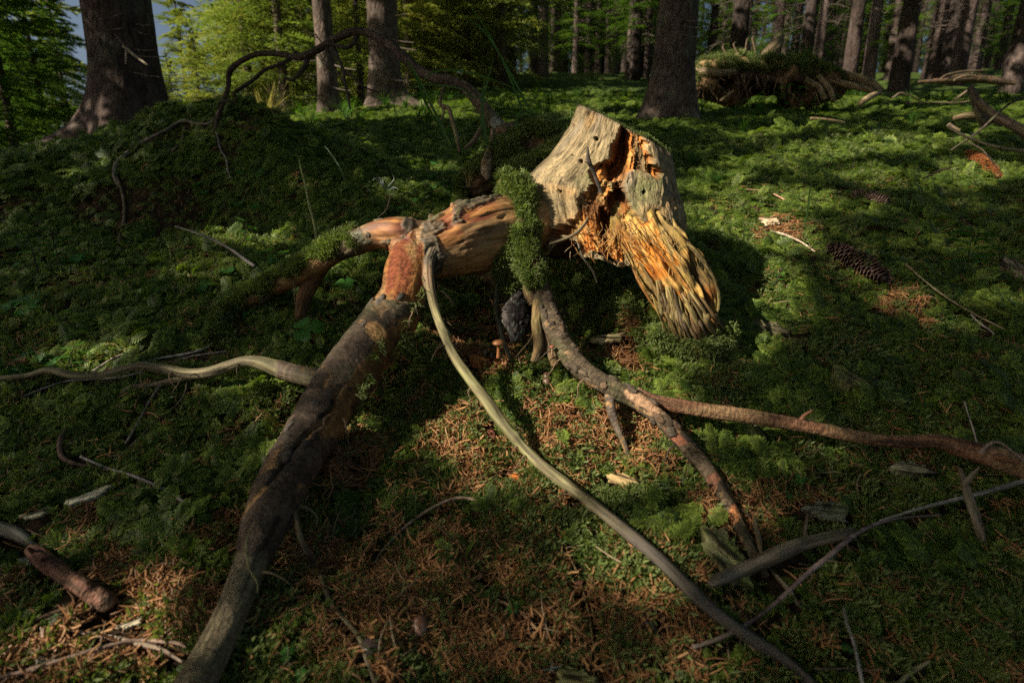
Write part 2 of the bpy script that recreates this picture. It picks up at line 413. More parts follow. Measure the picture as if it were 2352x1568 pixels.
# ------------------------------------------------------------------ the stump
sroot = ground_at(1400, 700)
stump = thing('tree_stump', 'large weathered stump with slanting sawn top, orange rotten heart and long spreading roots', 'tree stump', tuple(sroot))
def build_body():
    rows = [((1330, 241), (1535, 352), 1.21, .100, 1.0), ((1303, 300), (1545, 400), 1.20, .115, .75), ((1268, 352), (1556, 440), 1.19, .125, .5),
            ((1228, 392), (1568, 478), 1.175, .135, .3), ((1212, 428), (1574, 515), 1.16, .14, .15), ((1220, 480), (1568, 552), 1.15, .14, .05),
            ((1236, 530), (1562, 572), 1.145, .14, 0), ((1252, 572), (1545, 605), 1.14, .13, 0)]
    nv, nu = 330, 470
    dat = []
    for (L, R_, d, bb, tl) in rows:
        pl = at(*L, d); pr = at(*R_, d)
        c = (pl + pr) / 2; A = (pr - pl) / 2
        Bv = np.array([0, 1.0, math.tan(math.radians(11.5)) * tl]) * bb
        dat.append(np.concatenate([c, A, Bv]))
    D, _ = cat_rom(np.array(dat), nv)
    v = np.linspace(0, 1, nv)
    # theta: more samples on the side that faces the front (-y)
    u = np.linspace(0, 1, nu, endpoint=False)
    th = 2 * np.pi * u + .75 * np.sin(2 * np.pi * u)       # dense around u = .5
    ct = np.sin(th) * -1.0; st = np.cos(th)                 # u=.5 -> -B (front)
    # superellipse for a slightly boxy plan
    C_, A_, B_ = D[:, None, :3], D[:, None, 3:6], D[:, None, 6:9]
    P = C_ + A_ * ct[None, :, None] + B_ * st[None, :, None]
    nrm = (A_ * ct[None, :, None] / (np.linalg.norm(A_, axis=-1, keepdims=True) ** 1) + B_ * st[None, :, None] / np.linalg.norm(B_, axis=-1, keepdims=True))
    nrm /= np.linalg.norm(nrm, axis=-1, keepdims=True)
    px, py, dd = proj(P)
    G = np.stack([.13 * np.sin(th)[None] + 0 * v[:, None], .13 * np.cos(th)[None] + 0 * v[:, None], .42 * v[:, None] + 0 * th[None]], -1)
    front = sstep(0, .35, -st)[None] * np.ones_like(px)
    n1 = fbm(G * np.array([22, 22, 5.]), 4, 21); n2 = fbm(G * np.array([45, 45, 30.]), 3, 22)
    n3 = fbm(G * np.array([90, 90, 9.]), 3, 23); crumb = fbm(G * 150, 3, 24)
    wob = (14 * n1 + 8 * n2, 14 * n2 + 6 * crumb)
    Zc = lambda x, y, rx, ry, a=0: (1143.4 + .3751 * x, 196 + .3751 * y, .3751 * rx, .3751 * ry, a)
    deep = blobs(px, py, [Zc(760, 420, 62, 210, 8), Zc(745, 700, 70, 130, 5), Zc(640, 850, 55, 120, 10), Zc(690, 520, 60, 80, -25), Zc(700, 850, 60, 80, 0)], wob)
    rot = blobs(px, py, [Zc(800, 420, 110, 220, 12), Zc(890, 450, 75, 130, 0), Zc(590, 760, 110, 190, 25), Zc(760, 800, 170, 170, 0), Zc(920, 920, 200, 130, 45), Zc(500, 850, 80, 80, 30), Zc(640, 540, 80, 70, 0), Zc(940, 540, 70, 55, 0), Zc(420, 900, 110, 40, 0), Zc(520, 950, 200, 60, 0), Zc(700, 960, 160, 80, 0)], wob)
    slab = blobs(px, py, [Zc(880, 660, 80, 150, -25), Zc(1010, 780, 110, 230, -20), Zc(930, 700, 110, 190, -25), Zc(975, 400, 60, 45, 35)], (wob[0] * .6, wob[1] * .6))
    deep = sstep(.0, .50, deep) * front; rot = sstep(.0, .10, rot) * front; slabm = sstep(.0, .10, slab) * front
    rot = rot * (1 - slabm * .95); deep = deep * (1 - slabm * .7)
    dsp = .010 * n1 + .0035 * n3 + .003 * n2
    flute = .014 * np.sin(G[..., 0] * 70 + 3 * n1) * v[:, None]
    dsp = dsp + flute * (1 - rot)
    fib = ridged(G * np.array([80, 80, 9.]), 4, 31)
    dsp = dsp - rot * (.018 + .022 * (1 - fib) + .006 * crumb) - deep * .042
    crack = sstep(.90, .95, ridged(G * np.array([17, 17, 1.6]), 2, 33)) * (1 - rot)
    dsp = dsp - .010 * crack
    holes = np.zeros_like(px)
    for hx, hy, hr in ((548, 172, 11), (597, 325, 15), (512, 467, 13), (458, 245, 9), (468, 433, 6), (660, 690, 9), (900, 655, 14), (380, 650, 9), (1100, 700, 10), (975, 770, 11), (1040, 830, 8)):
        X0, Y0 = 1143.4 + .3751 * hx, 196 + .3751 * hy
        holes = np.maximum(holes, (1 - sstep(.7, 1.15, np.hypot(px - X0 + 2 * n2, (py - Y0 + 2 * crumb)) / (hr * .3751))) * front)
    dsp = dsp - .014 * holes
    # colour
    c = mix((.36, .27, .145), (.22, .17, .095), sstep(-.4, .5, n3))
    c = mix(c, (.17, .19, .07), .65 * sstep(.0, .55, fbm(G * np.array([16, 16, 7]), 4, 41)))
    c = mix(c, (.22, .19, .16), .6 * sstep(.05, .5, fbm(G * np.array([20, 20, 5]), 4, 43)))
    c = mix(c, (.46, .27, .11), .55 * sstep(.1, .5, fbm(G * np.array([12, 12, 9]), 3, 44)))
    c = mix(c, (.05, .035, .02), .8 * crack)
    fl = fbm(G * np.array([70, 70, 22.]), 3, 47); c = mix(c, (.06, .045, .03), .75 * sstep(.38, .6, fl))
    spk = vnoise(G * 330, 48); c = mix(c, (.05, .04, .03), .6 * sstep(.5, .7, spk))
    oc = mix((.56, .21, .045), (.50, .33, .11), sstep(-.2, .5, fbm(G * np.array([70, 70, 9.]), 3, 51)))
    oc = mix(oc, (.30, .09, .02), .8 * sstep(.0, .5, crumb)); oc = mix(oc, (.10, .04, .015), .9 * sstep(-.05, .35, fbm(G * np.array([34, 34, 11.]), 4, 52))); oc = mix(oc, (.30, .26, .14), .6 * sstep(.1, .4, fbm(G * np.array([30, 30, 12.]), 3, 53)))
    oc = mix(oc, (.10, .05, .02), .8 * sstep(.25, .0, fib - .45))
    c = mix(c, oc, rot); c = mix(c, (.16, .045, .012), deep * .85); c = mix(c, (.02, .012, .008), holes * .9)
    rimd = sstep(.975, 1.0, 1 - v)[:, None] * np.ones_like(px); c = mix(c, (.10, .08, .06), .7 * rimd)
    P = P + nrm * dsp[..., None]
    # ragged lower edge
    low = sstep(.86, 1, v)[:, None]; P[..., 2] += (.05 * low * fbm(np.stack([th * 3, th * 0, th * 0], -1), 3, 61)[None])
    return P, c, G
P, c, G = build_body()
nv, nu = P.shape[:2]
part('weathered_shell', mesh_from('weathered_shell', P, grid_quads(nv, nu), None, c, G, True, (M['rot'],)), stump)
# sawn top face: concentric grid pulled in from the rim, saw-rough and cracked
k = 26; rim = P[0]; cen = rim.mean(0)
f = np.linspace(1, 0.02, k)[:, None, None]
T_ = cen + (rim[None] - cen) * f
T_[1:, :, 2] += -.004 + .003 * fbm(T_[1:] * 60, 3, 71)
tn = fbm(T_ * np.array([40, 40, 10]), 4, 72)
tc_ = mix((.16, .13, .09), (.07, .06, .045), sstep(-.3, .4, tn)); tc_ = mix(tc_, (.08, .11, .03), sstep(.1, .3, vnoise(T_ * 14, 73)) * .7)
q = grid_quads(k, nu)[:, ::-1]
part('sawn_top', mesh_from('sawn_top', T_, q, None, tc_, T_ * 1.0, True, (M['rot'],)), stump)
# closed underside well inside the stump
bot = P[-1]; bc = bot.mean(0) + np.array([0, .03, .0])
f = np.linspace(1, 0.02, 14)[:, None, None]
U2 = bc + (bot[None] - bc) * f; U2[..., 2] += (.03 * (1 - f[..., 0]) + .02 * fbm(U2 * 40, 3, 5))
part('hollow_underside', mesh_from('hollow_underside', U2, grid_quads(14, nu), None, mix((.05, .03, .015), (.12, .06, .02), sstep(-.2, .5, fbm(U2 * 50, 3, 6))), U2, True, (M['rot'],)), stump)

def limb(name, rows, nv, nu, kind, seed=0, root=None, **kw):
    t = Tube(PX(*rows), nv, nu)
    px, py, _ = proj(t.V())
    if kind == 'pale': paint_pale(t, seed=seed, **kw); mt = M['wood']
    elif kind == 'bark': paint_bark(t, seed=seed, **kw); mt = M['bark']
    elif kind == 'twig': paint_bark(t, seed=seed, rings=.6, patch=0, **kw); mt = M['twig']
    if root is None: return t
    part(name, t.mesh(name, (mt,)), root)
    return t
# --- right root: ribbons of rotten wood running down to the right
t = Tube(PX((1440, 470, 50, 1.14), (1478, 530, 78, 1.09), (1528, 605, 80, 1.05), (1575, 680, 72, 1.035), (1594, 750, 50, 1.03), (1602, 822, 24, 1.01)), 220, 190, .8)
px, py, _ = proj(t.V()); G = t.G
n1 = fbm(G * np.array([24, 24, 4.]), 4, 81); n2 = fbm(G * np.array([60, 60, 30.]), 3, 82); fb = ridged(G * np.array([38, 38, 3.2]), 3, 83)
t.disp = .24 * n1 + .10 * n2 - .28 * sstep(.70, .9, fb) + .12 * fbm(G * np.array([130, 130, 26]), 3, 87)
c = mix((.38, .26, .09), (.24, .16, .06), sstep(-.4, .4, n1)); c = mix(c, (.30, .20, .04), .7 * sstep(-.1, .4, n2))
om = sstep(.0, .35, blobs(px, py, [(1500, 590, 42, 60, -30), (1530, 640, 30, 70, -25), (1470, 540, 50, 50), (1560, 590, 20, 20), (1620, 680, 30, 40, 0), (1580, 600, 25, 20)], (20 * n1, 20 * n2)))
oc = mix((.60, .22, .035), (.56, .34, .10), sstep(-.2, .4, n2)); oc = mix(oc, (.22, .07, .02), .7 * sstep(.1, .5, n1))
c = mix(c, oc, om); c = mix(c, (.05, .03, .015), .85 * sstep(.78, .9, fb)); c = mix(c, (.05, .035, .02), .7 * sstep(.3, .5, fbm(G * 90, 3, 88)))
t.col = c; part('right_root', t.mesh('right_root', (M['rot'],)), stump).name = 'root'
# torn strands / ribs along the right root
for i, rws in enumerate([((1450, 560, 9, 1.05), (1490, 640, 9, .985), (1545, 720, 9, .985), (1590, 775, 7, .99)),
             ((1560, 545, 12, 1.02), (1600, 580, 12, 1.0), (1640, 640, 12, 1.0), (1652, 690, 9, 1.0), (1640, 742, 5, 1.0)),
             ((1480, 520, 10, 1.04), (1530, 590, 11, .99), (1575, 655, 11, .98), (1612, 705, 8, .99)),
             ((1440, 575, 6, 1.05), (1465, 640, 7, 1.0), (1500, 700, 7, .99), (1560, 770, 5, .99)),
             ((1575, 640, 10, .985), (1600, 690, 12, .98), (1610, 740, 10, .985), (1606, 790, 5, .99))]):
    tt = Tube(PX(*rws), 70, 20, .7); paint_pale(tt, base=[(.36, .22, .07), (.34, .24, .09), (.56, .24, .05), (.42, .19, .05), (.38, .24, .06)][i], seed=90 + i)
    tt.disp += .55 * fbm(tt.G * np.array([60, 60, 22]), 4, i) + .3 * fbm(tt.G * 150, 3, i + 20); tt.R *= .5; part('wood_strand', tt.mesh('wood_strand', (M['rot'],)), stump)
rs_ = random.Random(77)
for i in range(34):
    u = i / 33; x0 = 1500 + 110 * u + rs_.uniform(-14, 14); y0 = 655 + 40 * u + rs_.uniform(-30, 30); x1 = 1535 + 120 * u + rs_.uniform(-16, 10); y1 = 752 + 45 * math.sin(u * 3.1) + rs_.uniform(-14, 22); r0 = rs_.uniform(2.5, 8)
    tt = Tube(PX((x0, y0, r0 * .8, .985), ((x0 + x1) / 2 + rs_.uniform(-7, 7), (y0 + y1) / 2, r0, .965), (x1, y1, r0 * .35, .985)), 34, 12, .45); paint_pale(tt, base=rs_.choice([(.36, .24, .08), (.26, .15, .06), (.50, .22, .05), (.15, .09, .04), (.40, .29, .12)]), seed=700 + i)
    tt.disp += .6 * fbm(tt.G * np.array([80, 80, 30]), 3, i + 60); part('wood_strand', tt.mesh('wood_strand', (M['rot'],)), stump)
# --- thick left root with red inner bark
REDC = [(1075, 492, 90, 26, -8), (905, 535, 55, 40, 0), (1020, 530, 45, 36, 0), (930, 640, 55, 60, 30), (895, 520, 60, 22, -10), (915, 600, 40, 50), (975, 600, 20, 60)]
def paint_red(t, seed, barkmask=None):
    px, py, _ = proj(t.V()); G = t.G
    a = fbm(G * np.array([20, 20, 7]), 4, seed); b_ = fbm(G * np.array([70, 70, 10]), 4, seed + 1); big = fbm(G * 9, 3, seed + 2)
    c = mix((.30, .19, .085), (.15, .085, .04), sstep(-.3, .5, b_)); c = mix(c, (.36, .19, .06), .6 * sstep(-.1, .4, a))
    red = sstep(-.08, .30, blobs(px, py, REDC, (22 * a, 22 * big)))
    rc = mix((.20, .058, .025), (.37, .170, .050), sstep(-.1, .35, b_ + .3 * a)); rc = mix(rc, (.15, .045, .035), .8 * sstep(.0, .4, big))
    c = mix(c, rc, red); fs = ridged(G * np.array([75, 75, 7.]), 3, seed + 11); c = mix(c, c * .45, .7 * sstep(.80, .93, fs)); c = mix(c, c * np.array([1.35, 1.35, 1.2]), .7 * sstep(.1, .5, fbm(G * np.array([140, 140, 20]), 3, seed + 12)))
    tr = sstep(.55, .75, ridged(G * np.array([30, 30, 30]), 2, seed + 4)) * sstep(.2, .5, vnoise(G * 12, seed + 6))
    c = mix(c, (.05, .03, .02), .7 * tr)
    d1, d2, cid = worley(G * np.array([55, 55, 40.]) + .9 * np.stack([a, b_, big], -1), seed + 3)
    bm = sstep(.0, .10, blobs(px, py, [(992, 565, 20, 66, -6), (1004, 520, 34, 13, -20), (1090, 474, 60, 9, -12), (795, 560, 46, 34, -25), (938, 512, 14, 20), (1000, 605, 18, 36), (1060, 500, 10, 16)], (30 * a, 26 * b_)))
    edge = 1 - sstep(.0, .14, d2 - d1)
    bc = mix((.060, .045, .030), (.19, .125, .062), sstep(-.1, .5, a)); bc = mix(bc, (.11, .13, .05), .5 * sstep(0, .4, b_)); bc = mix(bc, (.05, .04, .03), .7 * edge * sstep(-.2, .4, b_)); bc = mix(bc, np.array([.05, .045, .03]), .7 * sstep(.1, .5, fbm(G * 90, 3, seed + 8)))
    c = mix(c, bc, bm)
    fs2 = sstep(.80, .93, fs); t.col = c; t.disp = t.disp + .12 * big + .03 * b_ + .05 * fbm(G * np.array([45, 45, 20]), 3, seed + 13) - .05 * fs2 + bm * (.085 - .04 * edge + .07 * fbm(G * 70, 3, seed + 9)) - .04 * tr
t = Tube(PX((1290, 490, 60, 1.16), (1210, 515, 70, 1.10), (1120, 535, 76, 1.05), (1040, 560, 76, 1.02), (985, 575, 62, 1.0), (940, 570, 48, 1.0), (910, 555, 36, 1.0)), 330, 210)
paint_red(t, 101); FUSE = [t]
t = Tube(PX((985, 545, 44, 1.01), (925, 540, 42, 1.0), (870, 538, 30, 1.01), (815, 560, 28, 1.03), (765, 582, 27, 1.05), (715, 612, 25, 1.08), (660, 642, 22, 1.11), (610, 668, 20, 1.13), (560, 692, 16, 1.14), (515, 722, 12, 1.14), (494, 775, 9, 1.12)), 380, 90)
paint_red(t, 111); ROOT_L = t; FUSE.append(t)
t = Tube(PX((745, 600, 20, 1.09), (720, 640, 18, 1.10), (700, 680, 17, 1.10), (688, 730, 12, 1.08)), 60, 40); paint_pale(t, (.22, .11, .05), seed=7); part('root', t.mesh('root', (M['rot'],)), stump)
# main root running down to the viewer: red, then bark, then bare wood
t = Tube(PX((960, 560, 46.0, 1.0), (940, 625, 54.0, .97), (925, 680, 54.0, .945), (885, 750, 57.0, .915), (825, 830, 57.0, .875), (768, 910, 56.0, .83), (712, 1000, 54.0, .765), (662, 1085, 53.0, .705), (622, 1170, 49.7, .655), (592, 1250, 40.2, .615), (562, 1330, 36.9, .585), (522, 1430, 39.4, .545), (472, 1530, 44.3, .51), (410, 1650, 49.2, .47)), 620, 230)
px, py, _ = proj(t.V()); G = t.G
paint_red(t, 121); redc, redd = t.col, t.disp; t.disp = 0 * redd; paint_bark(t, (.064, .045, .032), 131, 1.2, .12); bkc, bkd = t.col, t.disp; t.disp = 0 * redd; paint_pale(t, (.25, .195, .12), seed=141, green=.1); pac, pad = t.col, t.disp
e1 = 690 + 26 * fbm(G * np.array([30, 30, 2]), 3, 150); e2 = 1262 + 26 * fbm(G * np.array([26, 26, 2]), 3, 151) + .12 * (px - 560)
m1 = sstep(-3, 3, py - e1); m2 = sstep(-2, 2, py - e2)
# long split with tan wood along the bark
sp_ = np.abs((px - 775) * .80 + (py - 900) * .62 + 18 * fbm(G * np.array([5, 5, 22.]), 3, 155) - 8)
split = (1 - sstep(2, 8, sp_)) * sstep(880, 900, py) * (1 - sstep(1120, 1240, py))
chip = sstep(0, .12, blobs(px, py, [(862, 765, 20, 26, -20), (875, 800, 20, 22), (845, 748, 20, 6, 15), (772, 905, 16, 5, -50), (885, 838, 10, 26, 20), (700, 1005, 6, 40, 40)], (9 * fbm(G * 60, 3, 156), 9 * fbm(G * 60, 3, 157))))
tanc = mix((.34, .20, .08), (.18, .10, .045), sstep(-.3, .4, fbm(G * np.array([90, 90, 10]), 3, 158)))
bkc = mix(bkc, tanc, np.clip(chip, 0, 1)); bkc = mix(bkc, mix((.02, .014, .01), tanc, sstep(.2, .5, vnoise(G * np.array([9, 9, 30]), 3))), split)
bkd = bkd - .05 * chip - .12 * split + .05
low = sstep(.0, .5, np.sin(t.th)[None] * 0 + (t.dir[..., 0] * .8 - t.dir[..., 2] * .5)) * sstep(700, 760, py) * (1 - sstep(960, 1050, py))
bkc = mix(bkc, mix((.30, .15, .05), (.10, .05, .02), sstep(-.3, .4, fbm(G * np.array([60, 60, 12]), 3, 159))), .85 * sstep(.3, .6, low + .3 * fbm(G * 30, 3, 160)))
t.col = mix(mix(redc, bkc, m1), pac, m2)
t.disp = (redd * (1 - m1) + (bkd + .07) * m1) * (1 - m2) + (pad - .03) * m2
spl2 = np.abs(px - (650 - (py - 1260) * .47) + 8 * fbm(G * np.array([6, 6, 12.]), 3, 165)); cr2 = (1 - sstep(2, 6, spl2)) * m2
t.col = mix(t.col, (.02, .015, .01), .85 * cr2); t.disp = t.disp - .10 * cr2
MAIN = t; FUSE.append(t)
# long thin pale root crossing to the lower right
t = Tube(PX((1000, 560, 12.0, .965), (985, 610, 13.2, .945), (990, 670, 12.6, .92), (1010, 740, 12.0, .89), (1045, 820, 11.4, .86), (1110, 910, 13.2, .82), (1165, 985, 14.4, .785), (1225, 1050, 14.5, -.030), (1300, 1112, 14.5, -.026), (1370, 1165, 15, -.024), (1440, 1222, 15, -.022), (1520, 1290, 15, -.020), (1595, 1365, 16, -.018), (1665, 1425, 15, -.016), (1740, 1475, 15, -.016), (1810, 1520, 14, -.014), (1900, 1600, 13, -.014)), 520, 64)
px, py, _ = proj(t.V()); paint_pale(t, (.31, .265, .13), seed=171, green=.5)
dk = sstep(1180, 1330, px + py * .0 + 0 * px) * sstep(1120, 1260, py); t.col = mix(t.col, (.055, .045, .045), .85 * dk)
g0 = 1 - sstep(590, 700, py); t.col = mix(t.col, (.34, .19, .11), .6 * g0); nb_ = fbm(t.G * 60, 4, 175); bk_ = 1 - sstep(600, 622, py + 12 * nb_); t.col = mix(t.col, mix((.15, .12, .08), (.05, .04, .028), sstep(-.1, .3, nb_)), bk_); t.disp += bk_ * (.12 + .3 * nb_)
t.disp += .22 * fbm(t.G * np.array([20, 20, 14]), 3, 177) + .10 * ridged(t.G * np.array([60, 60, 7]), 2, 178) - .1
for _s in (.22, .47, .66, .83):
    t.disp += .32 * np.exp(-((np.linspace(0, 1, t.nv) - _s) / .008) ** 2)[:, None] * (1 + np.cos(t.th + _s * 20))[None] * .5
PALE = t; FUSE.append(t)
# side root winding off to the far left
t = Tube(PX((800, 862, 34, .875), (762, 868, 25, .885), (715, 866, 21, .90), (672, 856, 20, .91), (636, 845, 18, .92), (596, 832, 15, .93), (560, 830, 13, .935), (520, 842, 13, .935), (475, 856, 13, .93), (430, 858, 12, .93), (380, 848, 12, .93), (325, 840, 10, .93), (275, 850, 9, .925), (225, 862, 9, .925), (170, 862, 9, .92), (112, 850, 9, .92), (65, 862, 7, .92), (0, 868, 6, .92), (-60, 875, 5, .92)), 460, 44)
px, py, _ = proj(t.V()); paint_pale(t, (.30, .25, .14), seed=181, green=.25); pc, pd = t.col, t.disp; t.disp = 0 * pd; paint_bark(t, (.11, .08, .055), 185, 1.6, .08)
mk = sstep(-4, 4, px - 634 + 8 * fbm(t.G * 60, 3, 3)); t.col = mix(pc, t.col, mk); t.disp = pd * (1 - mk) + (t.disp + .06) * mk
WAVY = t; FUSE.append(t)
# thin root below it
limb('root', [(470, 858, 6, .925), (430, 865, 7, .93), (370, 880, 7, .94), (310, 888, 6, .94), (285, 898, 5, .94), (268, 915, 3, .94)], 90, 20, 'pale', 191, stump)
# middle root with flaking bark
t = Tube(PX((1180, 470, 33.6, 1.10), (1205, 540, 28.6, 1.06), (1222, 610, 23.5, 1.03), (1243, 670, 24.4, 1.005), (1262, 730, 26.0, .98), (1290, 790, 26.0, .945), (1335, 845, 24.4, .91), (1395, 885, 22.7, .875), (1455, 915, 21.8, .85), (1510, 955, 20.2, .825), (1560, 1005, 18.5, .80), (1605, 1055, 17.6, .775), (1645, 1110, 17.6, .75), (1675, 1165, 16.8, .725), (1700, 1215, 16.0, .70), (1725, 1265, 14.3, .675), (1760, 1325, 10.9, .645)), 520, 110)
px, py, _ = proj(t.V()); G = t.G
paint_bark(t, (.085, .062, .040), 201, 1.3, .16, (.34, .21, .11), .3)
for (bx, by, rx, ry, cc) in ((1240, 660, 10, 16, (.26, .16, .09)), (1480, 925, 60, 16, (.40, .24, .14)), (1552, 1000, 30, 12, (.30, .12, .07)), (1683, 1185, 14, 34, (.55, .22, .09)), (1640, 1100, 12, 40, (.22, .10, .06))):
    bm = sstep(0, .15, blobs(px, py, [(bx, by, rx, ry, 30)], (10 * fbm(G * 40, 3, 1), 10 * fbm(G * 40, 3, 2)))); t.col = mix(t.col, cc, bm); t.disp -= .05 * bm
MID = t; t.disp += .10 * fbm(t.G * np.array([30, 30, 30]), 3, 207); FUSE.append(t)
# splintered rotten foot of the middle root
for i, rws in enumerate([((1235, 690, 12, .985), (1232, 740, 12, .965), (1238, 790, 14, .94), (1225, 830, 9, .92)), ((1262, 740, 12, .97), (1262, 790, 14, .95), (1275, 840, 10, .925)), ((1222, 620, 9, 1.03), (1208, 660, 8, 1.01), (1222, 700, 7, 1.0))]):
    tt = Tube(PX(*rws), 60, 24, .6); paint_pale(tt, (.34, .22, .10), seed=210 + i); tt.disp += .35 * fbm(tt.G * np.array([60, 60, 14]), 3, i + 9); part('wood_strand', tt.mesh('wood_strand', (M['rot'],)), stump)
limb('root', [(1400, 895, 12, .875), (1403, 935, 11, .855), (1415, 975, 9, .84), (1432, 1015, 7, .82), (1447, 1058, 4, .80)], 80, 22, 'bark', 220, stump, tan=(.34, .2, .08), patch=.3)
limb('root', [(1165, 600, 5, 1.10), (1146, 650, 6, 1.08), (1140, 705, 6, 1.06), (1150, 760, 6, 1.02), (1162, 800, 5, 1.0), (1175, 830, 3, .98)], 80, 16, 'pale', 225, stump, base=(.16, .14, .10))
# hanging curved strands in the dark gap and the broken branch stub on the shell
limb('broken_stub', [(1384, 452, 5, 1.065), (1366, 402, 4.5, 1.055), (1352, 368, 5, 1.045), (1350, 338, 2, 1.04)], 60, 20, 'twig', 230, stump, base=(.05, .042, .035))
limb('broken_stub', [(1362, 390, 4, 1.055), (1356, 378, 3, 1.045), (1344, 372, 1, 1.04)], 30, 14, 'twig', 231, stump, base=(.05, .042, .035))
limb('root', [(1352, 500, 3, 1.03), (1330, 530, 4, 1.0), (1300, 548, 4, .99), (1262, 560, 2, .99)], 60, 18, 'pale', 232, stump, base=(.28, .21, .10))
limb('root', [(1328, 560, 2.5, 1.02), (1338, 590, 3, 1.0), (1360, 620, 3, 1.0), (1372, 650, 1.5, 1.0)], 50, 14, 'pale', 233, stump, base=(.12, .11, .08))
# torn fibres and splinters in the rotten heart
for i in range(230):
    if i % 2: x0 = random.uniform(1310, 1560); y0 = 545 + abs(x0 - 1420) * .18 + random.uniform(-45, 25)
    else: x0 = random.uniform(1440, 1600); y0 = 520 + (x0 - 1440) * 1.1 + random.uniform(-40, 60)
    d0 = 1.015 + random.uniform(-.03, .03)
    an = random.uniform(-.2, 1.0) if i % 2 == 0 else random.uniform(-.9, .9); Ln = random.uniform(14, 46)
    x1 = x0 + Ln * math.sin(an); y1 = y0 + Ln * math.cos(an) * .8
    rr = random.uniform(.5, 1.5)
    tt = Tube(PX((x0, y0, rr, d0 + .02), ((x0 + x1) / 2 + random.uniform(-2, 2), (y0 + y1) / 2, rr * .9, d0 - .01), (x1, y1, rr * .4, d0 - .015)), 10, 6, .5)
    tt.col[:] = np.array(random.choice([(.55, .25, .06), (.50, .33, .12), (.30, .14, .05), (.42, .30, .15)])) * random.uniform(.6, 1.1)
    part('splinter', tt.mesh('splinter', (M['wood'],)), stump)
# bark flakes standing proud of the roots
def flakes(t, n_, i0, i1, size, col, seed, root, name='bark_plate', lift=.012):
    r = random.Random(seed)
    for _ in range(n_):
        i = r.randint(int(i0 * t.nv), int(i1 * t.nv) - 1); d = t.dir[i]
        # keep to the half that faces up or to the viewer
        cand = [j for j in range(t.nu) if d[j] @ np.array([-.1, -.75, .65]) > .15]
        j = r.choice(cand); V = t.V()
        c0 = V[i, j]; nrm_ = d[j] / np.linalg.norm(d[j]); T0 = t.T[i]; S0 = np.cross(nrm_, T0)
        a, b2 = size * r.uniform(.6, 1.4), size * r.uniform(.5, 1.0)
        m_ = 11; ring = []
        for k2 in range(m_):
            an = 2 * math.pi * k2 / m_; rad = r.uniform(.65, 1.15)
            ring.append((a * rad * math.cos(an), b2 * rad * math.sin(an)))
        R0 = t.R[i]; vs = []
        for lvl, hh in ((1.0, -.002), (.97, lift * .35), (.55, lift * .5)):
            for (u_, v_) in ring:
                u2, v2 = u_ * lvl, v_ * lvl; ang = v2 / R0
                p = t.C[i] + T0 * u2 + (nrm_ * math.cos(ang) + S0 * math.sin(ang)) * (R0 * 1.01 + hh + r.uniform(-.0006, .0006)) 
                vs.append(p)
        vs.append(t.C[i] + nrm_ * (R0 * 1.01 + lift * .55))
        q_ = [(l_ * m_ + k2, l_ * m_ + (k2 + 1) % m_, (l_ + 1) * m_ + (k2 + 1) % m_, (l_ + 1) * m_ + k2) for l_ in range(2) for k2 in range(m_)]
        tr = [(2 * m_ + k2, 2 * m_ + (k2 + 1) % m_, 3 * m_) for k2 in range(m_)]
        cc = np.array([np.array(r.choice(col)) * r.uniform(.7, 1.2)] * len(vs)); cc[:m_] *= .4
        part(name, mesh_from(name, np.array(vs), q_, tr, cc, np.array(vs), False, (M['bark'],)), root)
flakes(MAIN, 34, .17, .62, .011, [(.075, .06, .048), (.11, .085, .06), (.09, .075, .06)], 3, stump, lift=.007)
flakes(MID, 30, .22, .75, .009, [(.12, .09, .06), (.2, .13, .08), (.09, .07, .05)], 4, stump, lift=.005)
flakes(ROOT_L, 16, .05, .35, .010, [(.20, .15, .09), (.13, .11, .07)], 5, stump, lift=.006)

for _t in (MAIN, MID):
    excl(_t.C, _t.R * 1.05)

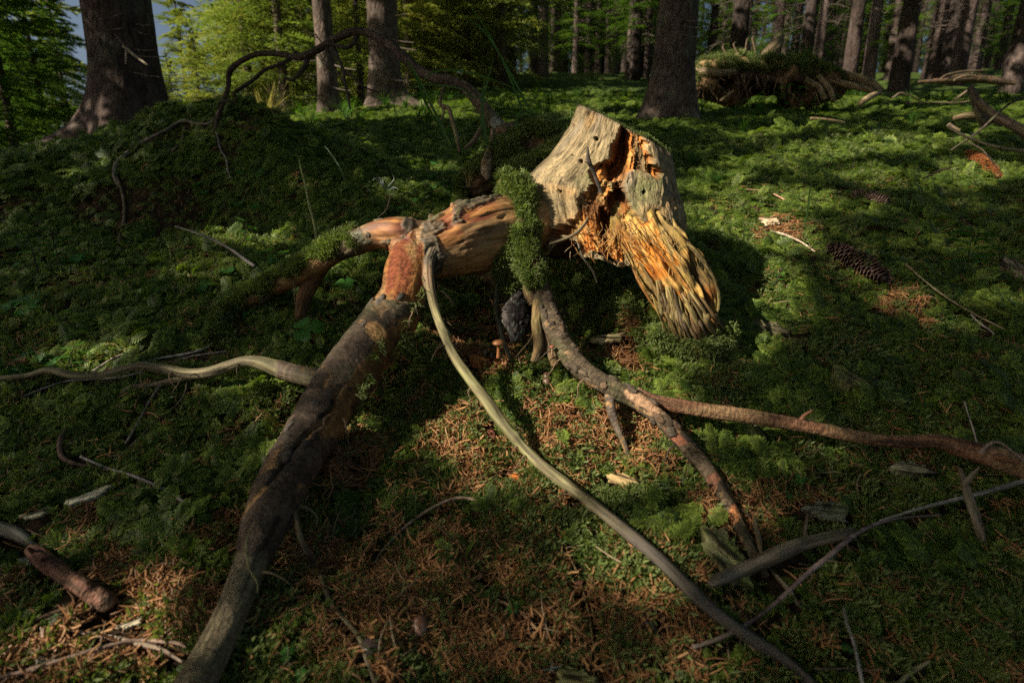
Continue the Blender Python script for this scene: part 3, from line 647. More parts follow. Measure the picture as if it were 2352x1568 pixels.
# the big roots grow out of one another: fuse them into one skin, then hand each root its own stretch of it
def fuse(tubes, voxel, mats):
    from mathutils.kdtree import KDTree
    V = []; Q = []; Tt = []; off = 0
    for t in tubes:
        sv = t.disp; t.disp = sv * 0 + .25 * np.clip(fbm(t.G * 14, 3, 1), -1, 1) * .3; P_ = t.V().reshape(-1, 3); t.disp = sv
        n_ = len(P_); V += [P_, t.C[:1] - t.T[:1] * t.R[0] * .3, t.C[-1:] + t.T[-1:] * t.R[-1] * .3]
        Q.append(grid_quads(t.nv, t.nu) + off); j = np.arange(t.nu); j2 = (j + 1) % t.nu; b_ = (t.nv - 1) * t.nu
        Tt.append(np.vstack([np.stack([j2, j, np.full_like(j, n_)], -1), np.stack([b_ + j, b_ + j2, np.full_like(j, n_ + 1)], -1)]) + off); off += n_ + 2
    me = mesh_from('fuse', np.vstack(V), np.vstack(Q), np.vstack(Tt)); ob = bpy.data.objects.new('fuse', me); COL.objects.link(ob)
    md = ob.modifiers.new('r', 'REMESH'); md.mode = 'VOXEL'; md.voxel_size = voxel; md.use_smooth_shade = True
    sm = ob.modifiers.new('s', 'SMOOTH'); sm.factor = .5; sm.iterations = 9
    dg = bpy.context.evaluated_depsgraph_get(); ev = ob.evaluated_get(dg); em = ev.to_mesh()
    nv = len(em.vertices); P_ = np.zeros(nv * 3, np.float32); em.vertices.foreach_get('co', P_); P_ = P_.reshape(-1, 3).astype(float)
    N_ = np.zeros(nv * 3, np.float32); em.vertices.foreach_get('normal', N_); N_ = N_.reshape(-1, 3)
    nf = len(em.polygons); F_ = np.zeros(nf * 4, np.int32); tot = np.zeros(nf, np.int32); em.polygons.foreach_get('loop_total', tot)
    assert (tot == 4).all(); lv = np.zeros(nf * 4, np.int32); em.loops.foreach_get('vertex_index', lv); F_ = lv.reshape(-1, 4)
    ev.to_mesh_clear(); bpy.data.objects.remove(ob); bpy.data.meshes.remove(me)
    src = [t.C[:, None] + t.dir * t.R[:, None, None] for t in tubes]
    S_ = np.vstack([q.reshape(-1, 3) for q in src]); C_ = np.vstack([t.col.reshape(-1, 3) for t in tubes]); D_ = np.concatenate([(t.disp * t.R[:, None]).ravel() for t in tubes]); G_ = np.vstack([t.G.reshape(-1, 3) for t in tubes])
    I_ = np.concatenate([np.full(t.nv * t.nu, i) for i, t in enumerate(tubes)])
    # leave out sources buried inside another limb
    ok = np.ones(len(S_), bool)
    for i, t in enumerate(tubes):
        kd = KDTree(t.nv)
        for k, c in enumerate(t.C): kd.insert(c, k)
        kd.balance()
        q = np.where(I_ != i)[0][::1]
        for a_ in q:
            _, k, dd = kd.find(S_[a_])
            if dd < t.R[k] * .93: ok[a_] = False
    idx = np.where(ok)[0]; kd = KDTree(len(idx))
    for a_ in idx: kd.insert(S_[a_], int(a_))
    kd.balance()
    col = np.zeros((nv, 3)); dis = np.zeros(nv); gr = np.zeros((nv, 3)); own = np.zeros(nv, int)
    for v in range(nv):
        r_ = kd.find_n(P_[v], 3); w_ = np.array([1 / (x[2] + 1e-4) for x in r_]); w_ /= w_.sum(); ii = [x[1] for x in r_]
        col[v] = w_ @ C_[ii]; dis[v] = w_ @ D_[ii]; gr[v] = G_[ii[0]]; own[v] = I_[ii[0]]
    P_ = P_ + N_ * (dis + .0)[:, None]
    fo = own[F_[:, 0]]
    for i, t in enumerate(tubes):
        f = F_[fo == i]
        if len(f) == 0: continue
        u_, inv = np.unique(f, return_inverse=True)
        part('root', mesh_from('root', P_[u_], inv.reshape(-1, 4), None, col[u_], gr[u_], True, (mats[i],)), stump)
fuse(FUSE, .0024, [M['smooth'], M['smooth'], M['bark'], M['wood'], M['wood'], M['bark']])
# fine rootlets breaking out of the roots
rr0 = random.Random(12)
for t_, i0, i1, n_, kx in ((MAIN, .15, .95, 16, 1.0), (MID, .2, .95, 12, .8), (PALE, .1, .9, 9, .5), (WAVY, .05, .6, 6, .5), (ROOT_L, .3, .9, 8, .6)):
    for _ in range(n_):
        i = rr0.randint(int(i0 * t_.nv), int(i1 * t_.nv) - 1)
        cand = [j for j in range(t_.nu) if -.75 < t_.dir[i][j][2] < .35 and t_.dir[i][j][1] < .5]
        if not cand: continue
        j = rr0.choice(cand); d = t_.dir[i][j]; L_ = rr0.uniform(.015, .06) * kx; p = t_.C[i] + d * t_.R[i] * .9; w_ = np.array([rr0.uniform(-1, 1), rr0.uniform(-1, .3), rr0.uniform(-1.4, -.1)])
        pr = [(*p, .0016 * kx + .0006), (*(p + d * L_ * .4 + w_ * L_ * .12), .0012 * kx + .0003), (*(p + d * L_ * .55 + w_ * L_ * .5), .0009), (*(p + d * L_ * .6 + w_ * L_ * .95 + np.array([rr0.uniform(-.3, .3) * L_, 0, 0])), .0003)]
        tt = Tube(pr, 14, 6); tt.col[:] = np.array(rr0.choice([(.12, .08, .05), (.22, .15, .09), (.07, .05, .035)])); part('rootlet', tt.mesh('rootlet', (M['twig'],)), stump)
# ------------------------------------------------------------------ arching root behind the stump, on a short mossy log
rt = ground_at(1230, 330)
log = thing('log', 'short mossy barked log lying behind the left shoulder of the stump', 'log', tuple(at(1240, 330, 1.5)))
t = limb(None, [(1330, 296, 26, 1.55), (1285, 300, 25, 1.53), (1230, 304, 25, 1.52), (1185, 306, 25, 1.5), (1160, 306, 22, 1.49)], 120, 60, 'bark', 301, None, base=(.12, .09, .065), patch=.1)
LOG = t; part('log_body', t.mesh('log_body', (M['bark'],)), log)
arch = thing('arching_root', 'long bare root arching high over the moss from the log behind the stump', 'root', tuple(at(1170, 310, 1.5)))
t = Tube(PX((1185, 318, 17.1, 1.49), (1155, 300, 17.1, 1.49), (1128, 272, 15.7, 1.50), (1105, 242, 14.3, 1.51), (1082, 214, 12.9, 1.52), (1060, 198, 12.1, 1.53), (1030, 186, 12.1, 1.54), (1000, 180, 11.4, 1.55), (965, 165, 11.4, 1.56), (935, 140, 10.8, 1.57), (905, 112, 10.8, 1.58), (870, 88, 10.0, 1.60), (830, 72, 8.6, 1.62), (795, 78, 8.6, 1.64), (760, 95, 7.8, 1.67), (725, 117, 7.8, 1.70), (690, 131, 7.8, 1.72), (655, 127, 5.7, 1.74), (620, 123, 5.7, 1.76), (585, 126, 5.7, 1.78), (555, 140, 5.7, 1.80), (535, 155, 6.4, 1.82), (526, 170, 5.7, 1.84), (524, 200, 5.0, 1.86), (514, 232, 5.0, 1.88), (503, 262, 5.7, 1.90), (498, 285, 5.7, 1.93), (495, 300, 5.0, 1.97)), 560, 48)
px, py, _ = proj(t.V()); paint_bark(t, (.070, .050, .038), 311, .5, 0, green=.05); d0, c0 = t.disp, t.col; t.disp = 0 * d0  # left stretch painted darker, like a silhouette against the light
paint_bark(t, (.12, .09, .06), 315, 1.4, .1, (.36, .22, .14), .3); mk = sstep(1058, 1066, px)
t.col = mix(c0, t.col, mk); t.disp = d0 * .5 * (1 - mk) + (t.disp + .06) * mk
mk2 = sstep(1120, 1130, px) * sstep(.2, -.1, vnoise(t.G * 50, 4)); t.col = mix(t.col, (.32, .36, .30), .6 * mk2 * sstep(.1, .3, fbm(t.G * 60, 3, 9)))
part('stem', t.mesh('stem', (M['bark'],)), arch)
for i, rws in enumerate([[(700, 131, 6, 1.73), (672, 131, 5, 1.73), (652, 145, 4, 1.73), (610, 160, 4, 1.74), (580, 185, 4, 1.75), (553, 203, 4, 1.76), (538, 214, 4, 1.76), (542, 225, 3, 1.77), (540, 234, 3, 1.77), (522, 233, 3, 1.77), (505, 236, 3, 1.78), (500, 252, 2, 1.79)],
        [(705, 128, 7, 1.72), (703, 148, 6, 1.72), (690, 166, 5, 1.72), (672, 184, 4, 1.72), (655, 180, 3, 1.72), (652, 196, 2, 1.72)],
        [(818, 82, 7, 1.63), (812, 100, 5, 1.63), (795, 110, 4, 1.63), (770, 104, 4, 1.64), (742, 102, 3, 1.65)],
        [(766, 100, 4, 1.66), (775, 130, 4, 1.66), (788, 160, 4, 1.66), (792, 190, 3, 1.66), (800, 225, 3, 1.66), (804, 250, 2, 1.66)],
        [(788, 160, 3, 1.66), (810, 175, 3, 1.65), (825, 192, 2, 1.65), (848, 205, 2, 1.65), (873, 213, 1.5, 1.65)],
        [(690, 128, 4, 1.72), (678, 120, 3, 1.72), (670, 108, 2, 1.72)],
        [(750, 108, 3, 1.68), (765, 150, 3, 1.68), (790, 190, 2, 1.68), (800, 230, 2, 1.68)]]):
    limb('side_root', rws, 60, 14, 'twig', 320 + i, arch, base=(.045, .034, .028))
for i, rws in enumerate([[(1022, 195, 4, 1.53), (1012, 225, 4, 1.53), (1013, 242, 5, 1.53), (1030, 250, 5, 1.53), (1038, 275, 5, 1.53), (1048, 310, 5, 1.53), (1056, 350, 4, 1.53)], [(1013, 240, 4, 1.53), (1020, 258, 3, 1.53), (1012, 275, 2, 1.53), (1003, 288, 1.5, 1.53)],
        [(1110, 285, 5, 1.48), (1098, 308, 6, 1.48), (1086, 326, 6, 1.48), (1066, 342, 3, 1.48)]]):
    limb('side_root', rws, 50, 14, 'pale', 330 + i, arch, base=(.30, .22, .12))
t = limb(None, [(1132, 297, 5, 1.46), (1128, 330, 6, 1.45), (1122, 350, 8, 1.44), (1120, 372, 14, 1.43), (1117, 395, 12, 1.42), (1122, 412, 5, 1.41)], 90, 30, 'bark', 340, None, base=(.2, .15, .09), rings=2.2)
part('side_root', t.mesh('side_root', (M['bark'],)), arch)

# ------------------------------------------------------------------ roots and twigs lying about: (label, category, kind, colour, rows)
TW = [
 ('red_branch', 'long smooth reddish branch running from under the middle root out to the right edge', 'branch', 'redb', (.24, .115, .065), [(1462, 898, 12, .87), (1500, 918, 14, .86), (1560, 932, 16, .84), (1630, 944, 17, .83), (1700, 953, 17, .82), (1780, 966, 16, .81), (1860, 980, 15, .80), (1940, 997, 15, .79), (2020, 1010, 14, .78), (2090, 1014, 15, .77), (2150, 1012, 16, .76), (2205, 1028, 21, .75), (2270, 1046, 25, .73), (2340, 1068, 27, .72), (2420, 1100, 28, .70)]),
 ('stick', 'thick grey weathered stick propped over the green bark slab at lower right', 'stick', 'pale', (.23, .18, .13), [(1630, 1340, 9, -.02), (1650, 1330, 14, -.02), (1690, 1314, 15, -.022), (1735, 1295, 16, -.025), (1790, 1270, 17, -.025), (1840, 1250, 15, -.025), (1890, 1238, 14, -.025), (1935, 1227, 13, -.02), (1956, 1220, 10, -.02)]),
 ('twig', 'long thin purplish twig slanting over the thick grey stick, lower right', 'twig', 'twig', (.17, .12, .11), [(1590, 1486, 5.0, -.015), (1660, 1462, 5.0, -.02), (1720, 1430, 4.3, -.02), (1780, 1385, 4.3, -.02), (1850, 1320, 5.0, -.03), (1900, 1280, 5.6, -.04), (1960, 1230, 4.3, -.03), (2020, 1200, 3.7, -.02), (2080, 1188, 3.1, -.01), (2160, 1182, 2.5, -.01)]),
 ('branch', 'pale grey branch reaching in from the right edge behind the forked peg', 'branch', 'twig', (.26, .23, .21), [(2020, 1195, 1.9, -.02), (2120, 1165, 3.7, -.02), (2200, 1145, 4.3, -.02), (2280, 1125, 5.0, -.03), (2360, 1100, 5.6, -.03), (2420, 1075, 5.6, -.03)]),
 ('forked_stick', 'upright forked grey peg in dark moss near the right edge', 'stick', 'pale', (.20, .17, .12), [(2258, 1245, 8, None), (2245, 1200, 10, -.03), (2228, 1150, 10, -.05), (2214, 1105, 7, -.07), (2203, 1072, 2, -.08)]),
 ('broken_branch', 'reddish barked broken branch lying at the lower left corner with a snapped end', 'branch', 'redb', (.20, .09, .065), [(75, 1262, 15, -.01), (100, 1285, 18, -.008), (140, 1315, 18, -.008), (180, 1342, 18, -.008), (215, 1364, 20, -.008), (240, 1380, 21, -.008), (256, 1390, 17, -.008)]),
 ('branch', 'pale smooth stick entering at the left edge just above the reddish broken branch', 'branch', 'pale', (.32, .28, .22), [(-60, 1200, 16, None), (-10, 1212, 16, None), (30, 1222, 14, None), (60, 1240, 11, None), (80, 1256, 7, None)]),
 ('stick', 'thin straight brown stick below the broken branch at the lower left edge', 'stick', 'pale', (.30, .18, .09), [(-40, 1478, 4.3, None), (20, 1455, 4.3, None), (100, 1415, 4.3, None), (170, 1390, 3.7, None)]),
 ('twig', 'scaly needleless twig crossing the needles in the bottom left corner', 'twig', 'spiky', (.24, .16, .12), [(-30, 1562, 4.3, -.01), (60, 1540, 5.0, -.01), (150, 1512, 5.0, -.012), (240, 1485, 5.0, -.012), (320, 1470, 4.3, -.012), (400, 1475, 3.7, -.01), (428, 1485, 2.5, -.01)]),
 ('twig', 'short scaly twig just above the crossing twig in the bottom left corner', 'twig', 'spiky', (.32, .24, .18), [(180, 1450, 3.7, -.008), (240, 1460, 5.0, -.008), (310, 1475, 5.6, -.01), (370, 1490, 4.3, -.01), (420, 1520, 2.5, -.01)]),
 ('thin_root', 'thin wavy pale root curling down from the big root to the bottom edge', 'root', 'pale', (.26, .20, .12), [(668, 1150, 4.3, .68), (680, 1190, 5.0, .645), (695, 1245, 5.6, .615), (725, 1300, 5.6, -.008), (745, 1350, 5.6, -.008), (765, 1395, 5.6, -.008), (800, 1430, 5.6, -.008), (828, 1470, 5.6, -.008), (845, 1520, 5.6, -.008), (870, 1590, 5.6, -.008)]),
 ('grass_stalk', 'curled dry yellowish grass stalk hugging the bare end of the big root', 'grass', 'plain', (.22, .20, .09), [(585, 1200, 1.9, .565), (572, 1225, 1.9, .56), (565, 1260, 1.9, .545), (572, 1305, 1.9, .53), (590, 1335, 1.9, .525), (592, 1360, 1.3, .525)]),
 ('twig', 'arched bristly twig over the needles in the middle foreground', 'twig', 'spiky', (.24, .17, .12), [(862, 1290, 1.9, -.005), (880, 1262, 2.5, -.005), (930, 1210, 3.1, -.01), (985, 1170, 3.1, -.02), (1040, 1145, 3.1, -.025), (1085, 1146, 3.1, -.02), (1125, 1173, 1.9, -.01)]),
 ('twig', 'short tan twig with a pale tip at the bottom centre', 'twig', 'twig', (.34, .20, .11), [(1130, 1370, 3.1, None), (1190, 1400, 3.7, -.006), (1230, 1440, 3.1, -.008), (1280, 1480, 3.1, -.006), (1315, 1498, 1.9, None)]),
 ('thin_root', 'hair thin brown root running down through the moss cushion at lower centre', 'root', 'plain', (.28, .18, .08), [(1290, 1215, 1.6, -.004), (1305, 1270, 1.9, -.006), (1330, 1325, 1.9, -.006), (1350, 1400, 1.9, -.006), (1362, 1470, 1.9, -.006), (1375, 1550, 1.9, -.006)]),
 ('dead_twig', 'grey knobbly dead twig slanting above the mossy root on the left', 'twig', 'pale', (.34, .30, .27), [(402, 520, 1.6, 1.30), (450, 535, 2.5, 1.30), (485, 548, 3.1, 1.29), (530, 572, 3.7, 1.28), (565, 598, 4.3, 1.27), (585, 612, 4.3, 1.26)]),
 ('twig', 'upright scaly twig standing beside the red top of the left root', 'twig', 'twig', (.30, .2, .12), [(868, 500, 1.3, 1.26), (885, 485, 1.9, 1.26), (893, 465, 1.9, 1.26), (897, 447, 1.3, 1.26)]),
 ('twig', 'bristly grey twig crossing the dark moss at far left below the winding root', 'twig', 'spiky', (.26, .22, .22), [(185, 1048, 2.5, -.006), (240, 1072, 2.5, -.008), (300, 1090, 3.1, -.01), (360, 1115, 3.1, -.01), (420, 1150, 3.1, -.01), (465, 1180, 1.9, -.006)]),
 ('twig', 'long straight twig in dark moss left of the big root, under the winding root', 'twig', 'spiky', (.2, .16, .14), [(380, 870, 1.9, -.01), (350, 910, 2.5, -.01), (320, 965, 2.5, -.012), (300, 1000, 2.5, -.01), (288, 1018, 3.1, -.008)]),
 ('twig', 'thin forked pale twig below the bend of the winding root', 'twig', 'pale', (.30, .24, .16), [(430, 870, 1.9, -.02), (425, 900, 1.9, -.015), (405, 930, 1.9, -.012), (360, 965, 1.9, -.01), (300, 1025, 1.6, -.008)]),
 ('dark_root', 'dark brown root loop rising out of the moss at the far left', 'root', 'twig', (.12, .07, .05), [(152, 985, 3.7, -.01), (138, 1010, 5.0, -.01), (140, 1045, 5.0, -.01), (165, 1062, 4.3, -.008), (210, 1072, 3.1, -.005), (250, 1080, 2.5, -.004)]),
 ('twig', 'dark curved twig pointing at the bark of the big root from the left', 'twig', 'twig', (.14, .085, .06), [(320, 1165, 2.5, -.004), (380, 1160, 3.1, -.006), (440, 1148, 3.1, -.006), (490, 1122, 3.1, -.006), (520, 1102, 2.5, -.004)]),
 ('twig', 'pale sunlit frosted twig above the winding root on the left', 'twig', 'spiky', (.50, .42, .34), [(212, 852, 1.9, -.012), (240, 835, 1.9, -.014), (262, 822, 2.2, -.014), (286, 812, 1.6, -.012)]),
 ('twig', 'grey lichen dusted twig left of centre, joining at the bend of the winding root', 'twig', 'spiky', (.32, .27, .24), [(320, 834, 1.9, -.01), (370, 822, 2.2, -.014), (430, 812, 2.5, -.016), (470, 800, 1.9, -.014), (490, 786, 1.3, -.01)]),
 ('twig', 'second frosted twig fanning out under the lichen dusted one', 'twig', 'spiky', (.28, .22, .2), [(330, 842, 1.6, -.008), (390, 832, 1.9, -.01), (440, 818, 1.9, -.012), (520, 806, 1.6, -.012)]),
 ('twig', 'fine pale twig below the leftmost waves of the winding root', 'twig', 'spiky', (.3, .25, .23), [(48, 912, 1.6, -.006), (110, 888, 1.9, -.008), (160, 874, 1.9, -.01), (260, 868, 1.9, -.012), (330, 854, 1.6, -.012)]),
 ('twig', 'long dry stem slanting down right of the dark cone on the right', 'twig', 'twig', (.22, .17, .1), [(2080, 606, 1.6, -.03), (2130, 650, 1.6, -.028), (2185, 690, 1.9, -.02), (2240, 722, 2.2, -.014), (2290, 748, 2.2, -.01), (2325, 765, 1.6, -.006)] ),
 ('twig', 'pale frosted twig on sunny moss between the stump and the dark cone', 'twig', 'spiky', (.44, .33, .24), [(1770, 530, 1.6, -.01), (1805, 540, 2.5, -.014), (1840, 556, 1.9, -.012), (1872, 578, 1.6, -.008)]),
 ('twig', 'curved bare twig in sunny moss right of the stump top', 'twig', 'twig', (.33, .2, .12), [(1715, 435, 1.6, -.01), (1760, 440, 1.9, -.014), (1790, 452, 1.9, -.014), (1820, 470, 1.6, -.01), (1842, 480, 1.3, -.006)]),
 ('twig', 'tall pale twig above the orange cone at the far right', 'twig', 'pale', (.36, .30, .18), [(2175, 290, 2.5, 1.75), (2215, 312, 3.1, 1.72), (2260, 330, 3.1, 1.69), (2310, 342, 3.4, 1.66), (2370, 348, 3.7, 1.62)]),
 ('twig', 'thin bristly twig touching the tip of the orange cone', 'twig', 'twig', (.33, .24, .18), [(2218, 325, 1.3, 1.66), (2250, 340, 1.6, 1.64), (2272, 362, 1.6, 1.62), (2290, 385, 1.6, 1.60)]),
 ('twig', 'small bristly grey twig in dark moss far right, above the red branch', 'twig', 'spiky', (.24, .22, .21), [(2255, 850, 1.6, -.008), (2268, 885, 1.9, -.01), (2295, 910, 1.9, -.012), (2322, 930, 1.6, -.008)]),
 ('twig', 'short bristly twig at mid right beneath the slanting dry stem', 'twig', 'spiky', (.3, .25, .22), [(2230, 722, 1.6, -.012), (2250, 742, 1.9, -.014), (2272, 757, 1.9, -.01), (2284, 768, 1.3, -.006)]),
 ('twig', 'bristly thin twig just above the right end of the red branch', 'twig', 'spiky', (.24, .2, .18), [(2215, 922, 1.6, -.02), (2225, 955, 1.6, -.025), (2235, 985, 1.9, -.02), (2245, 1020, 1.9, -.01)]),
 ('twig', 'dark bristly twig in the deep shade at the lower right', 'twig', 'spiky', (.22, .2, .18), [(1938, 1395, 2.5, -.02), (1945, 1430, 3.1, -.02), (1962, 1480, 3.1, -.02), (1975, 1540, 3.7, -.015), (1985, 1590, 3.7, -.01)]),
 ('stick', 'bent pale stick at the bottom edge in the lower right corner', 'stick', 'pale', (.26, .22, .13), [(2060, 1575, 5.6, -.01), (2085, 1550, 5.6, -.01), (2110, 1532, 5.0, -.015), (2135, 1518, 3.1, -.02)]),
 ('twig', 'grey twig beside the fork, right edge, dipping under the red branch end', 'twig', 'twig', (.17, .13, .11), [(2252, 1040, 4.3, .725), (2272, 1020, 3.7, .715), (2296, 1016, 2.5, .71), (2330, 1040, 2.5, .70), (2365, 1068, 2.5, .69)]),
 ('peg', 'small upright stub rising from the thick grey stick', 'stick', 'pale', (.25, .18, .13), [(1848, 1238, 4.3, .655), (1850, 1210, 4.3, .66), (1855, 1180, 2.5, .665)]),
 ('wood_splinter', 'upright sliver of pale wood between the green slab and the thick stick', 'wood chip', 'pale', (.30, .23, .12), [(1748, 1270, 5.6, .635), (1742, 1235, 6.2, .65), (1735, 1205, 5.0, .66), (1733, 1185, 1.9, .665)]),
 ('wood_splinter', 'slanting sliver of pale wood below the thick grey stick', 'wood chip', 'pale', (.26, .21, .13), [(1765, 1305, 3.7, None), (1790, 1330, 6.2, -.003), (1815, 1360, 6.2, -.003), (1838, 1395, 3.1, None)]),
 ('dead_root', 'twisting pale root draped along the top of the dark bank at the left', 'root', 'twig', (.20, .16, .13), [(272, 430, 3.1, 2.0), (262, 400, 3.7, 2.0), (268, 375, 4.3, 2.0), (300, 345, 4.3, 2.02), (335, 322, 3.7, 2.04), (380, 300, 3.7, 2.06), (420, 278, 3.7, 2.08), (450, 284, 3.1, 2.06), (480, 284, 3.1, 2.04), (492, 272, 3.1, 2.02)]),
 ('hanging_root', 'thin brown root hanging down the face of the dark bank at far left', 'root', 'twig', (.13, .095, .06), [(262, 392, 3.1, 2.0), (275, 425, 3.1, 1.93), (284, 460, 3.1, 1.88), (285, 500, 3.1, 1.84), (277, 540, 3.1, 1.80), (266, 585, 2.5, 1.76)]),
 ('hanging_root', 'forked thin root hanging from the foot of the arching root', 'root', 'twig', (.22, .18, .15), [(493, 290, 2.5, 1.93), (500, 315, 2.2, 1.9), (507, 345, 2.2, 1.86), (520, 365, 2.2, 1.83), (522, 388, 1.9, 1.80), (530, 410, 1.3, 1.78)]),
 ('hanging_root', 'short curled root on the bank below the big left trunk', 'root', 'twig', (.16, .12, .09), [(424, 292, 2.5, 1.98), (420, 315, 2.5, 1.93), (408, 335, 2.8, 1.9), (392, 350, 2.5, 1.88)]),
]
for i, (nm, lab, cat_, kind, colr, rows) in enumerate(TW):
    th_ = thing(nm, lab, cat_, tuple(PX(rows[len(rows) // 2])[0][:3]))
    big = rows[len(rows) // 2][2] > 11
    t = Tube(PX(*rows), 300 if big else 90, 56 if big else 12); excl(t.C, t.R + .004)
    if kind == 'pale': paint_pale(t, colr, seed=400 + i, green=.15); mt = M['wood']
    elif kind == 'redb':
        paint_pale(t, colr, (.03, .02, .015), .05, 400 + i); mt = M['bark']
        tp = sstep(.05, .2, fbm(t.G * np.array([22, 22, 7.]), 3, 431 + i)); t.col = mix(t.col, (.34, .22, .11), tp * (.5 if i == 0 else .12))
        wr_ = fbm(t.G * np.array([8, 8, 60]), 3, 5); t.disp += .05 * wr_
    elif kind == 'plain': t.col[:] = np.array(colr); mt = M['twig']
    else: paint_bark(t, colr, 400 + i, .8, 0, green=.1); mt = M['twig']
    part({'branch': 'stem', 'root': 'strand'}.get(cat_, 'stem'), t.mesh('stem', (mt,)), th_)
    if kind == 'spiky':
        # leaf scars stand along a bare spruce twig
        r = random.Random(i); pts = []; tr = []
        for k in range(260):
            j = r.randint(1, t.nv - 2); d = t.dir[j][r.randrange(t.nu)]; R0 = t.R[j]; c0 = t.C[j] + d * R0 * .8 + t.T[j] * r.uniform(-.002, .002)
            s_ = np.cross(d, t.T[j]) * R0 * .28; a0 = len(pts)
            tip = c0 + (d * .9 + t.T[j] * .6) * R0 * r.uniform(.5, 1.1)
            pts += [c0 - s_, c0 + s_, c0 + t.T[j] * R0 * .5, tip]; tr += [(a0, a0 + 1, a0 + 3), (a0 + 1, a0 + 2, a0 + 3), (a0 + 2, a0, a0 + 3)]
        me = mesh_from('leaf_scars', np.array(pts), None, tr, np.tile(np.array(colr) * 1.15, (len(pts), 1)), np.array(pts), False, (M['twig'],))
        part('leaf_scars', me, th_)
    # side stubs
    if cat_ in ('branch', 'twig') and kind in ('redb', 'twig'):
        r = random.Random(i + 50)
        for k in range(3 if big else 2):
            j = r.randint(8, t.nv - 8); d = t.dir[j][r.randrange(t.nu)]
            if d[2] < -.3: continue
            p0 = t.C[j] + d * t.R[j] * .7; Ls = t.R[j] * r.uniform(1.2, 3)
            tt = Tube([(*p0, t.R[j] * .35), (*(p0 + d * Ls * .5 + t.T[j] * Ls * .2), t.R[j] * .28), (*(p0 + d * Ls + t.T[j] * Ls * .6), t.R[j] * .14)], 8, 8)
            tt.col[:] = np.array(colr) * .8; part('stub', tt.mesh('stub', (mt,)), th_)
# fork arms of the peg
fp = [o for o in COL.objects if o.name.startswith('forked_stick')][0]
for rows in ([(2216, 1112, 7, .665), (2230, 1094, 5, .66), (2250, 1072, 2, .655)],):
    limb('fork', rows, 30, 20, 'pale', 480, fp, base=(.20, .17, .12))

# ------------------------------------------------------------------ flat pieces of wood and bark
def slab(name, label, cat_, outline, th_m, colr, seed, green=0, lift=.006, tilt=0.0):
    """a chip whose outline (view pixels) is laid on the ground, with thickness, grain and ragged edge"""
    r = random.Random(seed); o = np.array(outline, float); cx, cy = o.mean(0)
    g = ground_at(cx, cy); d0 = float(g @ FW) - .02
    # best-fit tangent plane of the ground
    size_big = np.ptp(o[:, 0]) > 60; e = .04; gx_ = (terrain(g[0] + e, g[1]) - terrain(g[0] - e, g[1])) / (2 * e); gy_ = (terrain(g[0], g[1] + e) - terrain(g[0], g[1] - e)) / (2 * e)
    nrm = np.array([-gx_ * .5, -max(gy_, .3) * 1.0 - tilt, 1.]); nrm /= np.linalg.norm(nrm)
    g0 = g + nrm * (lift + (.008 if size_big else 0))
    def onp(px, py):
        d = FW + (px - CX) / F_PX * RT + (CY - py) / F_PX * UP
        return d * ((g0 @ nrm) / (d @ nrm))
    n_ = 40; ang = np.linspace(0, 2 * np.pi, n_, endpoint=False)
    # densify outline
    seg = np.vstack([o, o[:1]]); L = np.concatenate([[0], np.cumsum(np.linalg.norm(np.diff(seg, axis=0), axis=1))]); u = np.linspace(0, L[-1], n_, endpoint=False)
    ring = np.stack([np.interp(u, L, seg[:, 0]), np.interp(u, L, seg[:, 1])], -1)
    size = L[-1] / 6
    jit = np.array([r.uniform(-.28, .16) for _ in range(n_)])[:, None]
    ring = ring + (ring - [cx, cy]) * jit
    W = np.array([onp(*q_) for q_ in ring]); c = onp(cx, cy)
    ax = onp(*o[len(o) // 2]) - onp(*o[0]); ax /= np.linalg.norm(ax); bx = np.cross(nrm, ax)
    rows_ = []
    for f_, h_ in ((1, -th_m * .9), (1.0, 0), (.96, th_m * .25)) + tuple((f2, th_m * .3) for f2 in np.linspace(.85, .02, 9)):
        Q = c + (W - c) * f_ + nrm * h_
        rows_.append(Q)
    P_ = np.array(rows_); loc = np.stack([(P_ - c) @ bx, (P_ - c) @ nrm, (P_ - c) @ ax], -1)
    rg = fbm(loc * np.array([260, 100, 26]), 3, seed)
    P_[2:] += nrm * (rg[2:] * th_m * .55)[..., None]
    cc = mix(np.array(colr) * 1.3, np.array(colr) * .15, sstep(-.1, .30, rg)); cc = mix(cc, (.20, .24, .06), green * sstep(-.3, .3, fbm(loc * 50, 3, seed + 2)))
    cc = mix(cc, (.02, .015, .01), .9 * sstep(.42, .6, fbm(loc * np.array([150, 80, 40]), 3, seed + 4)))
    root_ = thing(name, label, cat_, tuple(g)); excl(P_[2:].reshape(-1, 3), .004)
    part('wood', mesh_from('wood', P_, grid_quads(len(rows_), n_), None, cc, loc, True, (M['rot'],)), root_)
    return root_
slab('wood_slab', 'greenish weathered slab of wood under the thick grey stick at lower right', 'wood chip', [(1605, 1225), (1618, 1205), (1672, 1215), (1700, 1262), (1735, 1330), (1728, 1345), (1690, 1348), (1655, 1330), (1625, 1275)], .012, (.20, .19, .09), 1, .7, .012, .2)
slab('wood_slab', 'grey splintered piece of wood above the thick stick at lower right', 'wood chip', [(1850, 1165), (1880, 1152), (1930, 1152), (1952, 1175), (1955, 1208), (1915, 1205), (1868, 1178)], .010, (.17, .155, .12), 2, .2, .012, .3)
slab('bark_chip', 'pale curved chip on brown needles right of the long pale root', 'wood chip', [(1385, 1090), (1425, 1084), (1458, 1098), (1470, 1115), (1440, 1112), (1400, 1102)], .005, (.30, .21, .10), 3, 0, .008)
slab('bark_chip', 'flat pale chip beneath the stump beside the rotten wood', 'wood chip', [(1355, 774), (1395, 768), (1436, 764), (1425, 780), (1385, 788), (1362, 785)], .006, (.42, .33, .18), 4, .2, .008)
